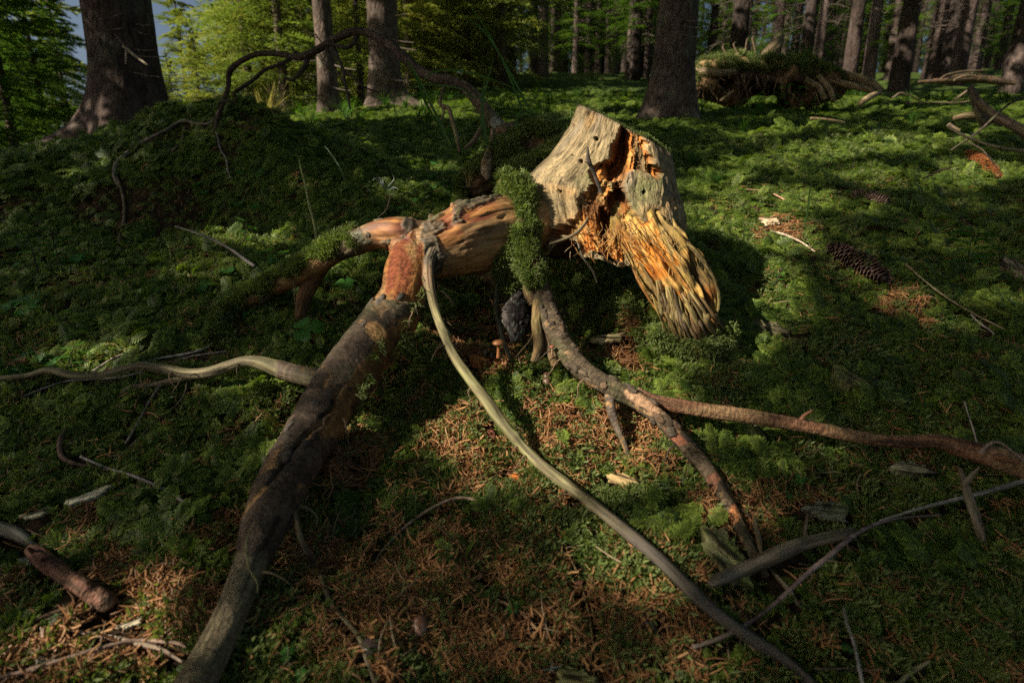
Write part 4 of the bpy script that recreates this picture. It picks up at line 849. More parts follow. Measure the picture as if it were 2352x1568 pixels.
slab('bark_chip', 'greyish chip half sunk in the dark moss above the forked peg', 'wood chip', [(2045, 1070), (2075, 1058), (2130, 1068), (2150, 1088), (2110, 1096), (2065, 1092)], .008, (.20, .18, .12), 5, .1, .010)
slab('bark_chip', 'mossy dark chip in the shade below the right root', 'wood chip', [(1700, 958), (1740, 975), (1760, 1005), (1768, 1040), (1750, 1035), (1720, 1000)], .008, (.20, .18, .10), 6, .3, .008)
slab('bark_chip', 'pale ragged chip on the left among brown needles', 'wood chip', [(142, 1152), (180, 1140), (235, 1118), (258, 1112), (235, 1138), (190, 1150), (150, 1162)], .004, (.42, .38, .28), 7, .1, .006)
slab('bark_chip', 'thin pale flake below the ragged chip at far left', 'wood chip', [(42, 1184), (80, 1176), (112, 1162), (100, 1182), (62, 1190)], .004, (.36, .32, .22), 8, .1, .006)
slab('bark_chip', 'whitish flake tucked under the reddish broken branch at lower left', 'wood chip', [(35, 1282), (62, 1278), (92, 1290), (70, 1298), (42, 1292)], .004, (.42, .40, .34), 9, 0, .006)
slab('bark_chip', 'pale sliver on the bright needles at the lower left', 'wood chip', [(265, 1438), (300, 1428), (330, 1414), (322, 1432), (290, 1442)], .004, (.55, .47, .33), 10, 0, .008)
slab('bark_chip', 'greenish sliver beside the dark lower end of the long pale root', 'wood chip', [(1528, 1162), (1560, 1172), (1585, 1195), (1560, 1190), (1538, 1178)], .004, (.26, .28, .12), 11, .5, .006)
slab('bark_chip', 'bark chip glowing brown near the small orange mushroom', 'bark', [(1075, 815), (1098, 810), (1132, 822), (1130, 838), (1095, 838), (1078, 828)], .012, (.34, .14, .05), 12, 0, .012)
slab('bark_chip', 'dark sunken piece of wood in the shade right of the right root', 'wood chip', [(1690, 735), (1730, 730), (1800, 745), (1812, 765), (1760, 768), (1705, 752)], .010, (.12, .10, .06), 13, .1, .008)
slab('bark_chip', 'mossy shaded piece of wood at mid right, below the sunken one', 'wood chip', [(1905, 835), (1935, 845), (2000, 885), (2005, 905), (1960, 890), (1915, 870)], .014, (.14, .12, .06), 14, .5, .012)
slab('bark_chip', 'reddish curl of bark on needles left of the pale root', 'bark', [(1118, 984), (1130, 980), (1140, 1000), (1136, 1018), (1122, 1008)], .004, (.22, .08, .05), 15, 0, .006)
slab('rotten_crumb', 'crumbly orange lump of rotten wood on the moss in the middle foreground', 'wood chip', [(1166, 1094), (1182, 1088), (1200, 1098), (1198, 1112), (1176, 1112)], .009, (.50, .16, .04), 16, 0, .008)
slab('bark_chip', 'yellowish strip of wood at the bottom edge, centre right', 'wood chip', [(1275, 1545), (1300, 1530), (1340, 1535), (1370, 1560), (1368, 1600), (1290, 1600)], .010, (.34, .30, .12), 17, .3, .008)
slab('wood_slab', 'grey cracked end of timber poking in at the right edge', 'wood chip', [(2295, 592), (2318, 592), (2380, 630), (2400, 665), (2350, 645), (2305, 612)], .02, (.26, .2, .15), 18, 0, .015)
slab('bark_chip', 'pale flat chip glinting on sunlit moss right of the stump', 'wood chip', [(1742, 502), (1765, 498), (1790, 500), (1792, 512), (1760, 516)], .004, (.50, .38, .24), 19, 0, .010)
for i in range(26):
    bx, by = random.Random(900 + i).uniform(640, 1650), random.Random(950 + i).uniform(930, 1540)
    rr = random.Random(i); s_ = rr.uniform(7, 14); a_ = rr.uniform(0, 3.1)
    o_ = [(bx + s_ * k_ * math.cos(a_ + t_), by + s_ * k_ * .7 * math.sin(a_ + t_)) for t_, k_ in ((0, 1.3), (1.1, .7), (2.2, .8), (3.1, 1.2), (4.2, .7), (5.2, .8))]
    q_ = slab('bark_flake', 'small reddish brown bark flake lying among the dry needles', 'bark', o_, .002, rr.choice([(.26, .11, .06), (.30, .17, .09), (.18, .08, .05)]), 60 + i, 0, .008)
    q_['group'] = 'bark flakes on the needles'

# dark charred lump under the stump
lump = thing('charred_bark', 'dark knobbly lump of bark hanging beside the middle root under the stump', 'bark', tuple(at(1190, 740, 1.0)))
t = Tube(PX((1198, 672, 14, 1.04), (1190, 705, 30, 1.03), (1188, 738, 33, 1.01), (1185, 765, 20, .99), (1180, 785, 8, .98)), 90, 70)
a_ = fbm(t.G * 60, 4, 5); b_ = ridged(t.G * 70, 3, 6); t.disp = .35 * a_ - .3 * sstep(.7, .9, b_); t.col = mix((.035, .028, .028), (.10, .085, .075), sstep(.0, .5, a_)); t.col = mix(t.col, (.20, .23, .18), .5 * sstep(.35, .5, vnoise(t.G * 120, 7)))
part('bark_crust', t.mesh('bark_crust', (M['rot'],)), lump)

# ------------------------------------------------------------------ cones
def basis(z, up=(0, 0, 1)):
    z = np.array(z, float); z /= np.linalg.norm(z); x = np.cross(up, z); x /= np.linalg.norm(x) + 1e-9; return x, np.cross(z, x), z
def scale_mesh(colr):
    v = []; c = []
    for (y, w_, h_) in ((0, .3, 0), (.3, .62, .04), (.6, .74, .12), (.85, .52, .24), (1.0, .10, .34)):
        v += [(-w_ * .5, y, h_ - .10 * w_), (0, y, h_ + .05), (w_ * .5, y, h_ - .10 * w_)]; k_ = .35 + .95 * y
        c += [np.array(colr) * k_] * 3
    q_ = []
    for i in range(4):
        for j in range(2): q_.append((i * 3 + j, i * 3 + j + 1, i * 3 + j + 4, i * 3 + j + 3))
    n0 = len(v); v2 = [(x, y, z - .07) for x, y, z in v]; q2 = [(a + n0, d + n0, c_ + n0, b_ + n0) for a, b_, c_, d in q_]
    edge = [(0, 3), (3, 6), (6, 9), (9, 12), (12, 13), (13, 14), (14, 11), (11, 8), (8, 5), (5, 2)]
    q3 = [(a, b_, b_ + n0, a + n0) for a, b_ in edge]
    return mesh_from('scale', np.array(v + v2), q_ + q2 + q3, None, np.array(c + [x * .5 for x in c]), None, False, (M['cone'],))
def cone(label, A, B, rpx, colr, lift=.004, npart=1):
    a = ground_at(*A, lift); b = ground_at(*B, lift); d = float(((a + b) / 2) @ FW); R = rpx * d / F_PX
    a = a + np.array([0, 0, R * .55]); b = b + np.array([0, 0, R * .55]); L = np.linalg.norm(b - a)
    x, y, z = basis(b - a); root_ = thing('spruce_cone', label, 'cone', tuple((a + b) / 2 - np.array([0, 0, R])))
    prof = lambda u: R * (np.sin(np.pi * (.08 + .87 * u ** .85)) ** .55)
    t = Tube([(*(a + z * L * u), prof(u) * .80) for u in np.linspace(0, 1, 9)], 26, 18); t.col[:] = np.array(colr) * .3
    part('core', t.mesh('core', (M['cone'],)), root_)
    sm = scale_mesh(colr); n_ = 13; rows_ = max(12, int(L / (R * .40)))
    off = -Vector(root_.location); k = 0
    for i in range(rows_):
        u = (i + .2) / rows_; pr = prof(u)
        m_ = 10
        for j in range(m_):
            th = 2 * np.pi * (j + .5 * (i % 2)) / m_ + random.uniform(-.12, .12)
            dr = x * math.cos(th) + y * math.sin(th)
            p = a + z * L * (u - .02) + dr * pr * .80
            yd = z * .93 + dr * .33; yd /= np.linalg.norm(yd); zd = dr - yd * (dr @ yd); zd /= np.linalg.norm(zd); xd = np.cross(yd, zd)
            sc_ = R * .85 * (.55 + .45 * pr / R) * random.uniform(.78, 1.15)
            o = bpy.data.objects.new('scale', sm); COL.objects.link(o); o.parent = root_
            Mx = Matrix([[*(xd * sc_ * .85)], [*(yd * sc_)], [*(zd * sc_ * .8)]]).transposed().to_4x4(); Mx.translation = Vector(p) + off
            o.matrix_local = Mx
    return root_
cone('bright orange brown cone lying in sunlit moss at the far right', (2222, 358), (2292, 412), 12, (.50, .19, .07), .004)
cone('small grey brown cone lying level in the moss right of the stump', (1955, 452), (2038, 470), 13, (.26, .17, .13), .008)
cone('large dark cone half shaded in the moss at right, pointing to the stump', (1905, 580), (2030, 655), 23, (.15, .09, .07), .002)
# ------------------------------------------------------------------ mushrooms
def mushroom(label, px, py, rcap, hpx, colr, stem_col, d=None, bolete=False):
    """px,py: centre of the cap"""
    g = ground_at(px, py + hpx); dd = float(g @ FW) if d is None else d
    g = at(px, py + hpx, dd); R = rcap * dd / F_PX; H = hpx * dd / F_PX
    r_ = thing('mushroom', label, 'mushroom', tuple(g))
    prof = [(0.02, .62), (.35, .60), (.7, .48), (.92, .25), (1.0, .0), (.97, -.12), (.8, -.14), (.45, -.05), (.15, -.02)]
    th = np.linspace(0, 2 * np.pi, 28, endpoint=False); c0 = g + np.array([0, 0, H])
    V = np.array([[c0 + np.array([R * r * math.cos(t_) * (1 + .05 * math.sin(3 * t_)), R * r * math.sin(t_), R * h * .9]) for t_ in th] for r, h in prof])
    cc = np.zeros(V.shape); cc[:] = np.array(colr); cc[0] *= 1.1; cc[5:] = np.array(stem_col) * .8; cc *= (1 + .15 * fbm(V * 300, 2, 3))[..., None]
    part('cap', mesh_from('cap', V, grid_quads(len(prof), 28), None, cc, V, True, (M['mush'],)), r_)
    t = Tube([(*(g - np.array([0, 0, .01])), R * .38), (*(g + np.array([R * .04, 0, H * .5])), R * .28), (*(g + np.array([0, 0, H])), R * .30)], 10, 14); t.col[:] = np.array(stem_col)
    part('stem', t.mesh('stem', (M['mush'],)), r_)
mushroom('orange brown mushroom with a slim stem in the dark hollow under the stump', 1145, 788, 14, 22, (.30, .125, .045), (.32, .13, .045), .93)
mushroom('tiny pink mushroom cap in moss just right of the stump', 1601, 531, 8, 6, (.62, .24, .16), (.5, .3, .2))
mushroom('very small yellowish mushroom on a thin stalk right of the pale root', 1578, 1143 - 0, 6, 12, (.50, .28, .08), (.42, .26, .10))
mushroom('dark capped mushroom with a whitish stem at the bottom, right of the thin wavy root', 856, 1478, 26, 22, (.055, .035, .03), (.30, .26, .24))
mushroom('tiny tan mushroom in the needles right of the middle root', 1404, 1144, 5, 9, (.48, .30, .12), (.4, .28, .12))
mushroom('small red brown mushroom cap at the foot of the middle root', 1268, 796, 6, 7, (.32, .10, .05), (.34, .2, .1), .92)
# shiny brown buds / acorn-like caps
def bud(label, px, py, rpx, lpx, colr, tip=(0, 1)):
    d = gdepth(px, py, .01); R = rpx * d / F_PX
    r_ = thing('brown_cap', label, 'mushroom', tuple(at(px, py + lpx * .5, d)))
    t = Tube(PX(*[(px + tip[0] * lpx * (u - .5), py + tip[1] * lpx * (u - .5), max(.8, rpx * (math.sin(math.pi * min(.97, .12 + .86 * u)) ** .7) * (1 if u < .8 else .75)), d) for u in np.linspace(0, 1, 8)]), 50, 34)
    a_ = fbm(t.G * np.array([120, 120, 16]), 3, 4); t.col = mix(colr, np.array(colr) * .45, sstep(-.2, .4, a_)); u_ = np.linspace(0, 1, 50)[:, None]
    t.col = mix(t.col, (.42, .26, .17), .6 * sstep(.45, .8, u_) * sstep(-.1, .3, -a_)); t.disp = .04 * a_
    part('cap', t.mesh('cap', (M['mush'],)), r_)
bud('glossy brown egg shaped cap among the needles at the bottom centre', 963, 1440, 21, 50, (.20, .085, .05))
bud('glossy dark brown egg shaped cap below the middle root', 1256, 872, 11, 34, (.12, .05, .035))
bud('narrow dark brown cap leaning in the moss at lower centre', 1495, 1440 - 0, 11, 40, (.07, .03, .03), (.6, .8))
# ------------------------------------------------------------------ small meshes for scattering
def leaflet_mesh(name, quads_list, mat, cols=None):
    """each entry: (centre, dir, side, length, width) -> one folded rhomb of two triangles"""
    V = []; T = []; C = []
    for i, (c, d, s, L, W_) in enumerate(quads_list):
        a = len(V); c = np.array(c, float); d = np.array(d, float); s = np.array(s, float); nn = np.cross(d, s)
        V += [c, c + d * L * .5 + s * W_ * .5 + nn * W_ * .15, c + d * L, c + d * L * .5 - s * W_ * .5 + nn * W_ * .15]
        T += [(a, a + 1, a + 2), (a, a + 2, a + 3)]
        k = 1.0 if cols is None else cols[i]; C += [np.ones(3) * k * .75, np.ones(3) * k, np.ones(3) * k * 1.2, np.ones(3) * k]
    return mesh_from(name, np.array(V), None, T, np.array(C), None, False, (mat,))
def frond(seed, L=.04, mat=None, droop=.5, pairs=9, sub=3):
    r = random.Random(seed); Q = []; cl = []
    for k in range(pairs):
        u = (k + .6) / pairs; y = L * u; z = L * (.35 * u - droop * u * u)
        for sgn in (-1, 1):
            sl = L * .42 * (math.sin(math.pi * (.18 + .78 * u)) ** .8) * r.uniform(.8, 1.15)
            ang = math.radians(52 + r.uniform(-8, 8)); d = np.array([sgn * math.sin(ang), math.cos(ang), -.25 + r.uniform(-.1, .1)]); d /= np.linalg.norm(d)
            for j in range(sub):
                v = j / sub; p = np.array([0, y, z]) + d * sl * v
                for s2 in (-1, 1):
                    d2 = d + s2 * .55 * np.cross(d, [0, 0, 1.]); d2 /= np.linalg.norm(d2)
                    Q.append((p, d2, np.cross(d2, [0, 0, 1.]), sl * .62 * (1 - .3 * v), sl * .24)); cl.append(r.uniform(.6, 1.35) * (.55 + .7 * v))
    return leaflet_mesh('moss_frond', Q, mat, cl)
def tuft(seed, mat, n_=14, L=.02, W_=.0022, spread=.9):
    r = random.Random(seed); Q = []; cl = []
    for k in range(n_):
        a = r.uniform(0, 6.28); e = r.uniform(.1, spread); d = np.array([math.cos(a) * e, math.sin(a) * e, 1.0]); d /= np.linalg.norm(d); s = np.cross(d, [math.cos(a + 1), math.sin(a + 1), 0]); s /= np.linalg.norm(s)
        L0 = L * r.uniform(.6, 1.1); p = np.array([r.uniform(-.4, .4) * L, r.uniform(-.4, .4) * L, 0])
        c0 = r.uniform(.6, 1.3)
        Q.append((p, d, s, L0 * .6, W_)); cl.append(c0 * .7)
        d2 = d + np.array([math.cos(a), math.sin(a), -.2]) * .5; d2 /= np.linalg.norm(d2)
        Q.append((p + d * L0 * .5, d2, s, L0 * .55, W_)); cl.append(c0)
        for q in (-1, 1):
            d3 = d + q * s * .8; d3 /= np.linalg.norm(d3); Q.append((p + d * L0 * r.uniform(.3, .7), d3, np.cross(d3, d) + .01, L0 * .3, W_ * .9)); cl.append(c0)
    return leaflet_mesh('moss_tuft', Q, mat, cl)
def needle_mesh(seed, L=.025, R=.00115):
    r = random.Random(seed); b = r.uniform(-.16, .16); P_ = [(L * (u - .5), b * L * (u - .5) ** 2 * 4, abs(.04 * L * (u - .5))) for u in (0, .33, .66, 1)]
    V = []; q_ = []
    for i, p in enumerate(P_):
        rr = R * (1, 1.1, 1, .4)[i]
        for j in range(3): a = 2.094 * j; V.append((p[0], p[1] + rr * math.cos(a), p[2] + rr * math.sin(a)))
    for i in range(3):
        for j in range(3): q_.append((i * 3 + j, i * 3 + (j + 1) % 3, i * 3 + 3 + (j + 1) % 3, i * 3 + 3 + j))
    return mesh_from('needle', np.array(V), q_, None, np.ones((12, 3)) * r.uniform(.45, 1.25), None, True, (M['needle'],))
def make_coll(name, meshes):
    c = bpy.data.collections.new(name)
    for me in meshes:
        o = bpy.data.objects.new(me.name, me); c.objects.link(o)
    return c
_trees = {}
def scatter(name, P_, rot, scl, coll, ncoll, parent=None, rngseed=0):
    """one object whose geometry nodes put a mesh of the collection on each point"""
    me = bpy.data.meshes.new(name); off = np.zeros(3)
    if parent is not None: off = -np.array(parent.location)
    P_ = np.asarray(P_, np.float32); me.vertices.add(len(P_)); me.vertices.foreach_set('co', P_.ravel())
    a = me.attributes.new('rot', 'FLOAT_VECTOR', 'POINT'); a.data.foreach_set('vector', np.asarray(rot, np.float32).ravel())
    a = me.attributes.new('scl', 'FLOAT', 'POINT'); a.data.foreach_set('value', np.asarray(scl, np.float32).ravel())
    a = me.attributes.new('idx', 'INT', 'POINT'); a.data.foreach_set('value', np.random.default_rng(rngseed).integers(0, ncoll, len(P_)).astype(np.int32))
    o = link(name, me, parent, off)
    key = coll.name
    if key not in _trees:
        ng = bpy.data.node_groups.new('scatter_' + key, 'GeometryNodeTree')
        ng.interface.new_socket(name='Geometry', in_out='INPUT', socket_type='NodeSocketGeometry'); ng.interface.new_socket(name='Geometry', in_out='OUTPUT', socket_type='NodeSocketGeometry')
        N = ng.nodes; gi = N.new('NodeGroupInput'); go = N.new('NodeGroupOutput')
        m2p = N.new('GeometryNodeMeshToPoints'); iop = N.new('GeometryNodeInstanceOnPoints'); ci = N.new('GeometryNodeCollectionInfo')
        ci.inputs['Collection'].default_value = coll; ci.inputs['Separate Children'].default_value = True; ci.inputs['Reset Children'].default_value = True
        iop.inputs['Pick Instance'].default_value = True
        def attr(nm, ty):
            x = N.new('GeometryNodeInputNamedAttribute'); x.data_type = ty; x.inputs['Name'].default_value = nm; return x.outputs['Attribute']
        L_ = ng.links
        L_.new(gi.outputs[0], m2p.inputs[0]); L_.new(m2p.outputs[0], iop.inputs['Points']); L_.new(ci.outputs[0], iop.inputs['Instance'])
        L_.new(attr('idx', 'INT'), iop.inputs['Instance Index'])
        e2r = N.new('FunctionNodeEulerToRotation'); L_.new(attr('rot', 'FLOAT_VECTOR'), e2r.inputs[0]); L_.new(e2r.outputs[0], iop.inputs['Rotation'])
        L_.new(attr('scl', 'FLOAT'), iop.inputs['Scale']); L_.new(iop.outputs[0], go.inputs[0])
        _trees[key] = ng
    md = o.modifiers.new('scatter', 'NODES'); md.node_group = _trees[key]
    return o
def euler_from(nrm, spin, lean=None):
    """vectorised: rotation whose z axis is the normal, spun about it"""
    n_ = nrm / np.linalg.norm(nrm, axis=1, keepdims=True); ref = np.where(np.abs(n_[:, 2:3]) < .99, np.array([[0, 0, 1.]]), np.array([[1., 0, 0]]))
    x = np.cross(ref, n_); x /= np.linalg.norm(x, axis=1, keepdims=True); y = np.cross(n_, x)
    c, s = np.cos(spin)[:, None], np.sin(spin)[:, None]; X_ = x * c + y * s; Y_ = -x * s + y * c
    ey = -np.arcsin(np.clip(X_[:, 2], -1, 1)); ex = np.arctan2(Y_[:, 2], n_[:, 2]); ez = np.arctan2(X_[:, 1], X_[:, 0])
    return np.stack([ex, ey, ez], -1)
_E = np.vstack(EXCL); _ec = .008; _em = {}
for _x, _y, _z, _r in _E:
    k_ = int(_r / _ec) + 1; cx_, cy_ = int(round(_x / _ec)), int(round(_y / _ec))
    for dx in range(-k_, k_ + 1):
        for dy in range(-k_, k_ + 1):
            if (dx * dx + dy * dy) * _ec * _ec <= (_r + .004) ** 2: _em[(cx_ + dx, cy_ + dy)] = max(_em.get((cx_ + dx, cy_ + dy), -9), _z - _r)
def covered(x, y, z):
    """True where a stick, chip or root lies close over the ground"""
    out = np.zeros(len(x), bool)
    for i, (a_, b_) in enumerate(zip(np.round(x / _ec).astype(int), np.round(y / _ec).astype(int))):
        h_ = _em.get((a_, b_))
        if h_ is not None and h_ < z[i] + .03: out[i] = True
    return out
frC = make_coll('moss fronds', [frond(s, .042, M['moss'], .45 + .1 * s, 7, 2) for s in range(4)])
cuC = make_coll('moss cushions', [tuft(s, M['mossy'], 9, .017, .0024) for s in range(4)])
neC = make_coll('needles', [needle_mesh(s) for s in range(6)])
def tnorm(x, y):
    e = .02; gx_ = (terrain(x + e, y, True) - terrain(x - e, y, True)) / (2 * e); gy_ = (terrain(x, y + e, True) - terrain(x, y - e, True)) / (2 * e)
    n_ = np.stack([-gx_, -gy_, np.ones_like(x)], -1); return n_ / np.linalg.norm(n_, axis=1, keepdims=True)
def needle_mask(x, y, z):
    """where brown needle litter shows instead of moss"""
    px, py, d = proj(np.stack([x, y, z], -1))
    w1 = 42 * fbm(np.stack([x * 9, y * 9, 0 * x], -1), 3, 77); 
    b_ = blobs(px, py, [(1400, 1010, 260, 150, 15), (1120, 1050, 190, 130, 30), (800, 1040, 130, 170, 60), (900, 1320, 330, 260, 0), (330, 1380, 190, 190, -35), (150, 1540, 330, 90, -10), (1230, 1470, 620, 170, 0), (1560, 1450, 190, 130, 0), (1150, 1300, 240, 150, 0), (540, 1250, 60, 60), (300, 1270, 200, 70), (1720, 1150, 130, 60), (1900, 1180, 80, 40), (2100, 1060, 80, 20), (600, 760, 60, 30), (1800, 530, 90, 40), (950, 1420, 400, 220, 0), (1560, 1300, 130, 70, 30), (1660, 1190, 130, 110, 30), (1130, 790, 190, 110, 0), (1450, 830, 80, 40, 20), (2080, 710, 90, 50, 25), (1460, 640 - 60, 60, 30), (1700, 1250, 110, 60), (1300, 800, 90, 60)], (w1, w1 * .8))
    hole = blobs(px, py, [(1310, 1200, 210, 170, 10), (1420, 1300, 160, 60, 0), (1330, 1480, 140, 60), (1180, 1020, 110, 40, 30), (1490, 1300, 70, 50), (560, 1360, 70, 60), (100, 1400, 120, 90), (1290, 1260, 160, 90, 0), (1200, 1160, 150, 60, 10), (1000, 1540, 90, 50), (1480, 1540, 90, 50)], (w1, w1))
    n_ = fbm(np.stack([x * 22, y * 22, 0 * x], -1), 3, 79)
    return sstep(-.02, .24, b_ + .60 * n_ - .24) + .6 * sstep(.36, .48, n_) * (y < 1.2) * (px > 700) * (px < 1700) * (1 - .8 * sstep(0, .25, hole + .15 * n_)) 
r2 = np.random.default_rng(11)
def view_pts(n_, y0, y1, amax=1.25, power=1.):
    u = r2.random(n_); y = y0 * (y1 / y0) ** u; a = r2.uniform(-amax, amax, n_); return a * y, y
def under_log(x, y): return np.zeros_like(x, bool)
# feathery moss
x, y = view_pts(185000, .30, 9.0)
xa = r2.uniform(-1.3, -.25, 26000); ya = r2.uniform(1.6, 2.5, 26000); xb, yb = view_pts(60000, 1.7, 7.0); x = np.concatenate([x, xa * ya, xb]); y = np.concatenate([y, ya, yb])
z = terrain(x, y); px_, py_, d_ = proj(np.stack([x, y, z], -1)); keep = (px_ > -160) & (px_ < 2520) & (py_ < 1740) & (r2.random(len(x)) > needle_mask(x, y, z) * .96)
dk = blobs(px_, py_, [(1150, 700, 200, 110, 0), (300, 470, 200, 60, -5)]); keep &= r2.random(len(x)) > sstep(0, .3, dk) * .8; gp_ = fbm(np.stack([x * 7, y * 7, 0 * x], -1), 3, 91); keep &= r2.random(len(x)) > .75 * sstep(.05, .4, gp_)
keep[keep] = ~covered(x[keep], y[keep], z[keep])
x, y, z = x[keep], y[keep], z[keep]; N_ = tnorm(x, y); N_ = N_ * .8 + np.array([0, -.12, .35]) + r2.normal(0, 1, (len(x), 3)) * np.where(y > 1.7, .26, .40)[:, None]
sc_ = r2.uniform(.5, 1.15, len(x)) * np.interp(y, [.3, .7, 1.3, 1.8, 9], [.42, .50, .72, .85, 3.3])
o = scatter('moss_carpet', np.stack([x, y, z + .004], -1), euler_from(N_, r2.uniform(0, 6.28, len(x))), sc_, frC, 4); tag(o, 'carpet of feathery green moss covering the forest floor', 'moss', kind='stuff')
bfC = make_coll('tall moss fronds', [frond(20 + s, .062, M['moss'], .30 + .12 * s, 9, 2) for s in range(3)])
x, y = view_pts(30000, .55, 3.6); z = terrain(x, y); cl_ = fbm(np.stack([x * 8, y * 8, 0 * x], -1), 2, 131)
px_, py_, d_ = proj(np.stack([x, y, z], -1))
keep = (px_ > -160) & (px_ < 2520) & (cl_ > .02) & (r2.random(len(x)) > needle_mask(x, y, z)); keep[keep] = ~covered(x[keep], y[keep], z[keep])
x, y, z, cl_ = x[keep], y[keep], z[keep], cl_[keep]; N_ = tnorm(x, y) * .7 + np.array([0, -.35, .3]) + r2.normal(0, .35, (len(x), 3))
o = scatter('tall_moss', np.stack([x, y, z + .006 + .02 * np.clip(cl_, 0, .5)], -1), euler_from(N_, r2.uniform(0, 6.28, len(x))), r2.uniform(.5, 1.1, len(x)) * np.interp(y, [.5, 1.2, 3.6], [.5, .8, 1.5]), bfC, 3); tag(o, 'taller feather moss standing in clumps above the carpet', 'moss', kind='stuff')
# cushion moss: fine turf mixed in and on the mound under the stump
x, y = view_pts(70000, .30, 3.2)
z = terrain(x, y); px_, py_, d_ = proj(np.stack([x, y, z], -1))
cm = .22 + .9 * sstep(0, .3, blobs(px_, py_, [(1310, 1200, 230, 180, 10), (1450, 1300, 160, 80, 0), (1330, 1500, 140, 90), (1430, 660, 110, 90), (1150, 1030, 130, 60, 30), (540, 600, 120, 60), (1650, 880, 160, 60, 20), (820, 640, 60, 60), (1560, 620, 250, 100)]))
keep = (px_ > -160) & (px_ < 2520) & (py_ < 1740) & (r2.random(len(x)) < cm)
keep[keep] = ~covered(x[keep], y[keep], z[keep])
x, y, z = x[keep], y[keep], z[keep]; N_ = tnorm(x, y) + r2.normal(0, .3, (len(x), 3))
o = scatter('cushion_moss', np.stack([x, y, z], -1), euler_from(N_, r2.uniform(0, 6.28, len(x))), r2.uniform(.7, 1.5, len(x)) * (1 + .25 * (y - .6).clip(0, 3)), cuC, 4); tag(o, 'fine cushion moss between and over the feathery moss', 'moss', kind='stuff')
# needle litter
x, y = view_pts(270000, .28, 2.2)
z = terrain(x, y); nm = needle_mask(x, y, z); px_, py_, d_ = proj(np.stack([x, y, z], -1))
keep = (px_ > -160) & (px_ < 2520) & (py_ < 1740) & (r2.random(len(x)) < nm + .05)
ck = covered(x, y, z) & (r2.random(len(x)) < .93); keep &= ~ck
x, y, z = x[keep], y[keep], z[keep]; N_ = tnorm(x, y) + r2.normal(0, .30, (len(x), 3))
o = scatter('spruce_needle_litter', np.stack([x, y, z + r2.uniform(.0, .014, len(x))], -1), euler_from(N_, r2.uniform(0, 6.28, len(x))), r2.uniform(.6, 1.25, len(x)), neC, 6); tag(o, 'layer of dry brown spruce needles fallen between the roots', 'needles', kind='stuff')
# moss growing on wood
def moss_on(t, sel, n_, root_, name='moss', coll=None, seed=0, smin=.6, smax=1.3, lift=0, droop=0, rough=-.25):
    r = np.random.default_rng(seed); V = t.V(); W_ = t.dir; i = r.integers(0, t.nv, n_ * 6); j = r.integers(0, t.nu, n_ * 6)
    P_ = V[i, j]; D_ = W_[i, j]; px, py, _ = proj(P_); k = sel(px, py, D_); k &= (fbm(P_ * 38, 2, 5) > rough + r.normal(0, .12, len(P_))); k &= r.random(len(k)) < 1; P_, D_ = P_[k][:n_], D_[k][:n_]
    D_ = D_ + np.array([0, 0, -.35]) * droop; P_ = P_ + D_ * lift + r.normal(0, .0015, P_.shape)
    o = scatter(name, P_, euler_from(D_ + r.normal(0, .35, D_.shape) + np.array([0, 0, .0]), r.uniform(0, 6.28, len(P_))), r.uniform(smin, smax, len(P_)), coll or cuC, 4, root_, seed)
    tag(o, kind='stuff'); return o
wv = lambda px, py, s: 14 * np.sin(px * .07 + s) + 9 * np.sin(py * .11 + 2 * s)
moss_on(ROOT_L, lambda px, py, D: (px < 800 + wv(px, py, 1)) & (D[:, 2] > .05 + .35 * np.sin(px * .09)), 2400, stump, seed=1)
moss_on(LOG, lambda px, py, D: (D[:, 2] > .25) & (px > 1195), 1100, stump if False else log, seed=2)
# mossy column where the left root meets the stump
mc = Tube(PX((1145, 432, 14, 1.08), (1168, 428, 24, 1.07), (1192, 440, 26, 1.06), (1205, 480, 22, 1.05), (1200, 530, 25, 1.03), (1208, 575, 22, 1.015), (1220, 618, 22, .995), (1228, 655, 8, .985)), 120, 60)
mc.disp = .9 * fbm(mc.G * 26, 4, 5); mc.col = mix((.06, .04, .02), (.10, .10, .03), sstep(-.2, .4, fbm(mc.G * 60, 3, 6)))
part('moss_base', mc.mesh('moss_base', (M['rot'],)), stump)
moss_on(mc, lambda px, py, D: D[:, 1] < .5, 2800, stump, seed=3, smin=.3, smax=1.1, droop=1, rough=-.02)
moss_on(mc, lambda px, py, D: D[:, 1] < .5, 1500, stump, coll=frC, seed=33, smin=.2, smax=.5, droop=1.6, rough=.05)
hang = Tube(PX((1190, 560, 20, 1.03), (1165, 590, 22, 1.03), (1160, 620, 12, 1.04), (1172, 665, 5, 1.04)), 40, 24); hang.disp = .5 * fbm(hang.G * 70, 3, 8); hang.col[:] = (.14, .09, .06)
part('moss_base', hang.mesh('moss_base', (M['rot'],)), stump); moss_on(hang, lambda px, py, D: D[:, 1] < .6, 700, stump, seed=4)
moss_on(MAIN, lambda px, py, D: (px > 800) & (py < 1000) & (D[:, 0] > .5) & (D[:, 2] > -.4) & (np.sin(px * .13 + py * .05) > .5), 260, stump, seed=6)
foot = Tube(PX((1500, 768, 12, 1.00), (1550, 790, 20, 1.0), (1600, 806, 20, 1.0), (1650, 790, 16, 1.01), (1672, 760, 8, 1.03)), 50, 26); foot.disp = .6 * fbm(foot.G * 40, 3, 12); foot.col[:] = (.05, .04, .02)
part('moss_base', foot.mesh('moss_base', (M['rot'],)), stump); moss_on(foot, lambda px, py, D: D[:, 2] > -.3, 1300, stump, seed=43, smin=.5, smax=1.2); moss_on(foot, lambda px, py, D: D[:, 2] > -.2, 500, stump, coll=frC, seed=44, smin=.3, smax=.6)
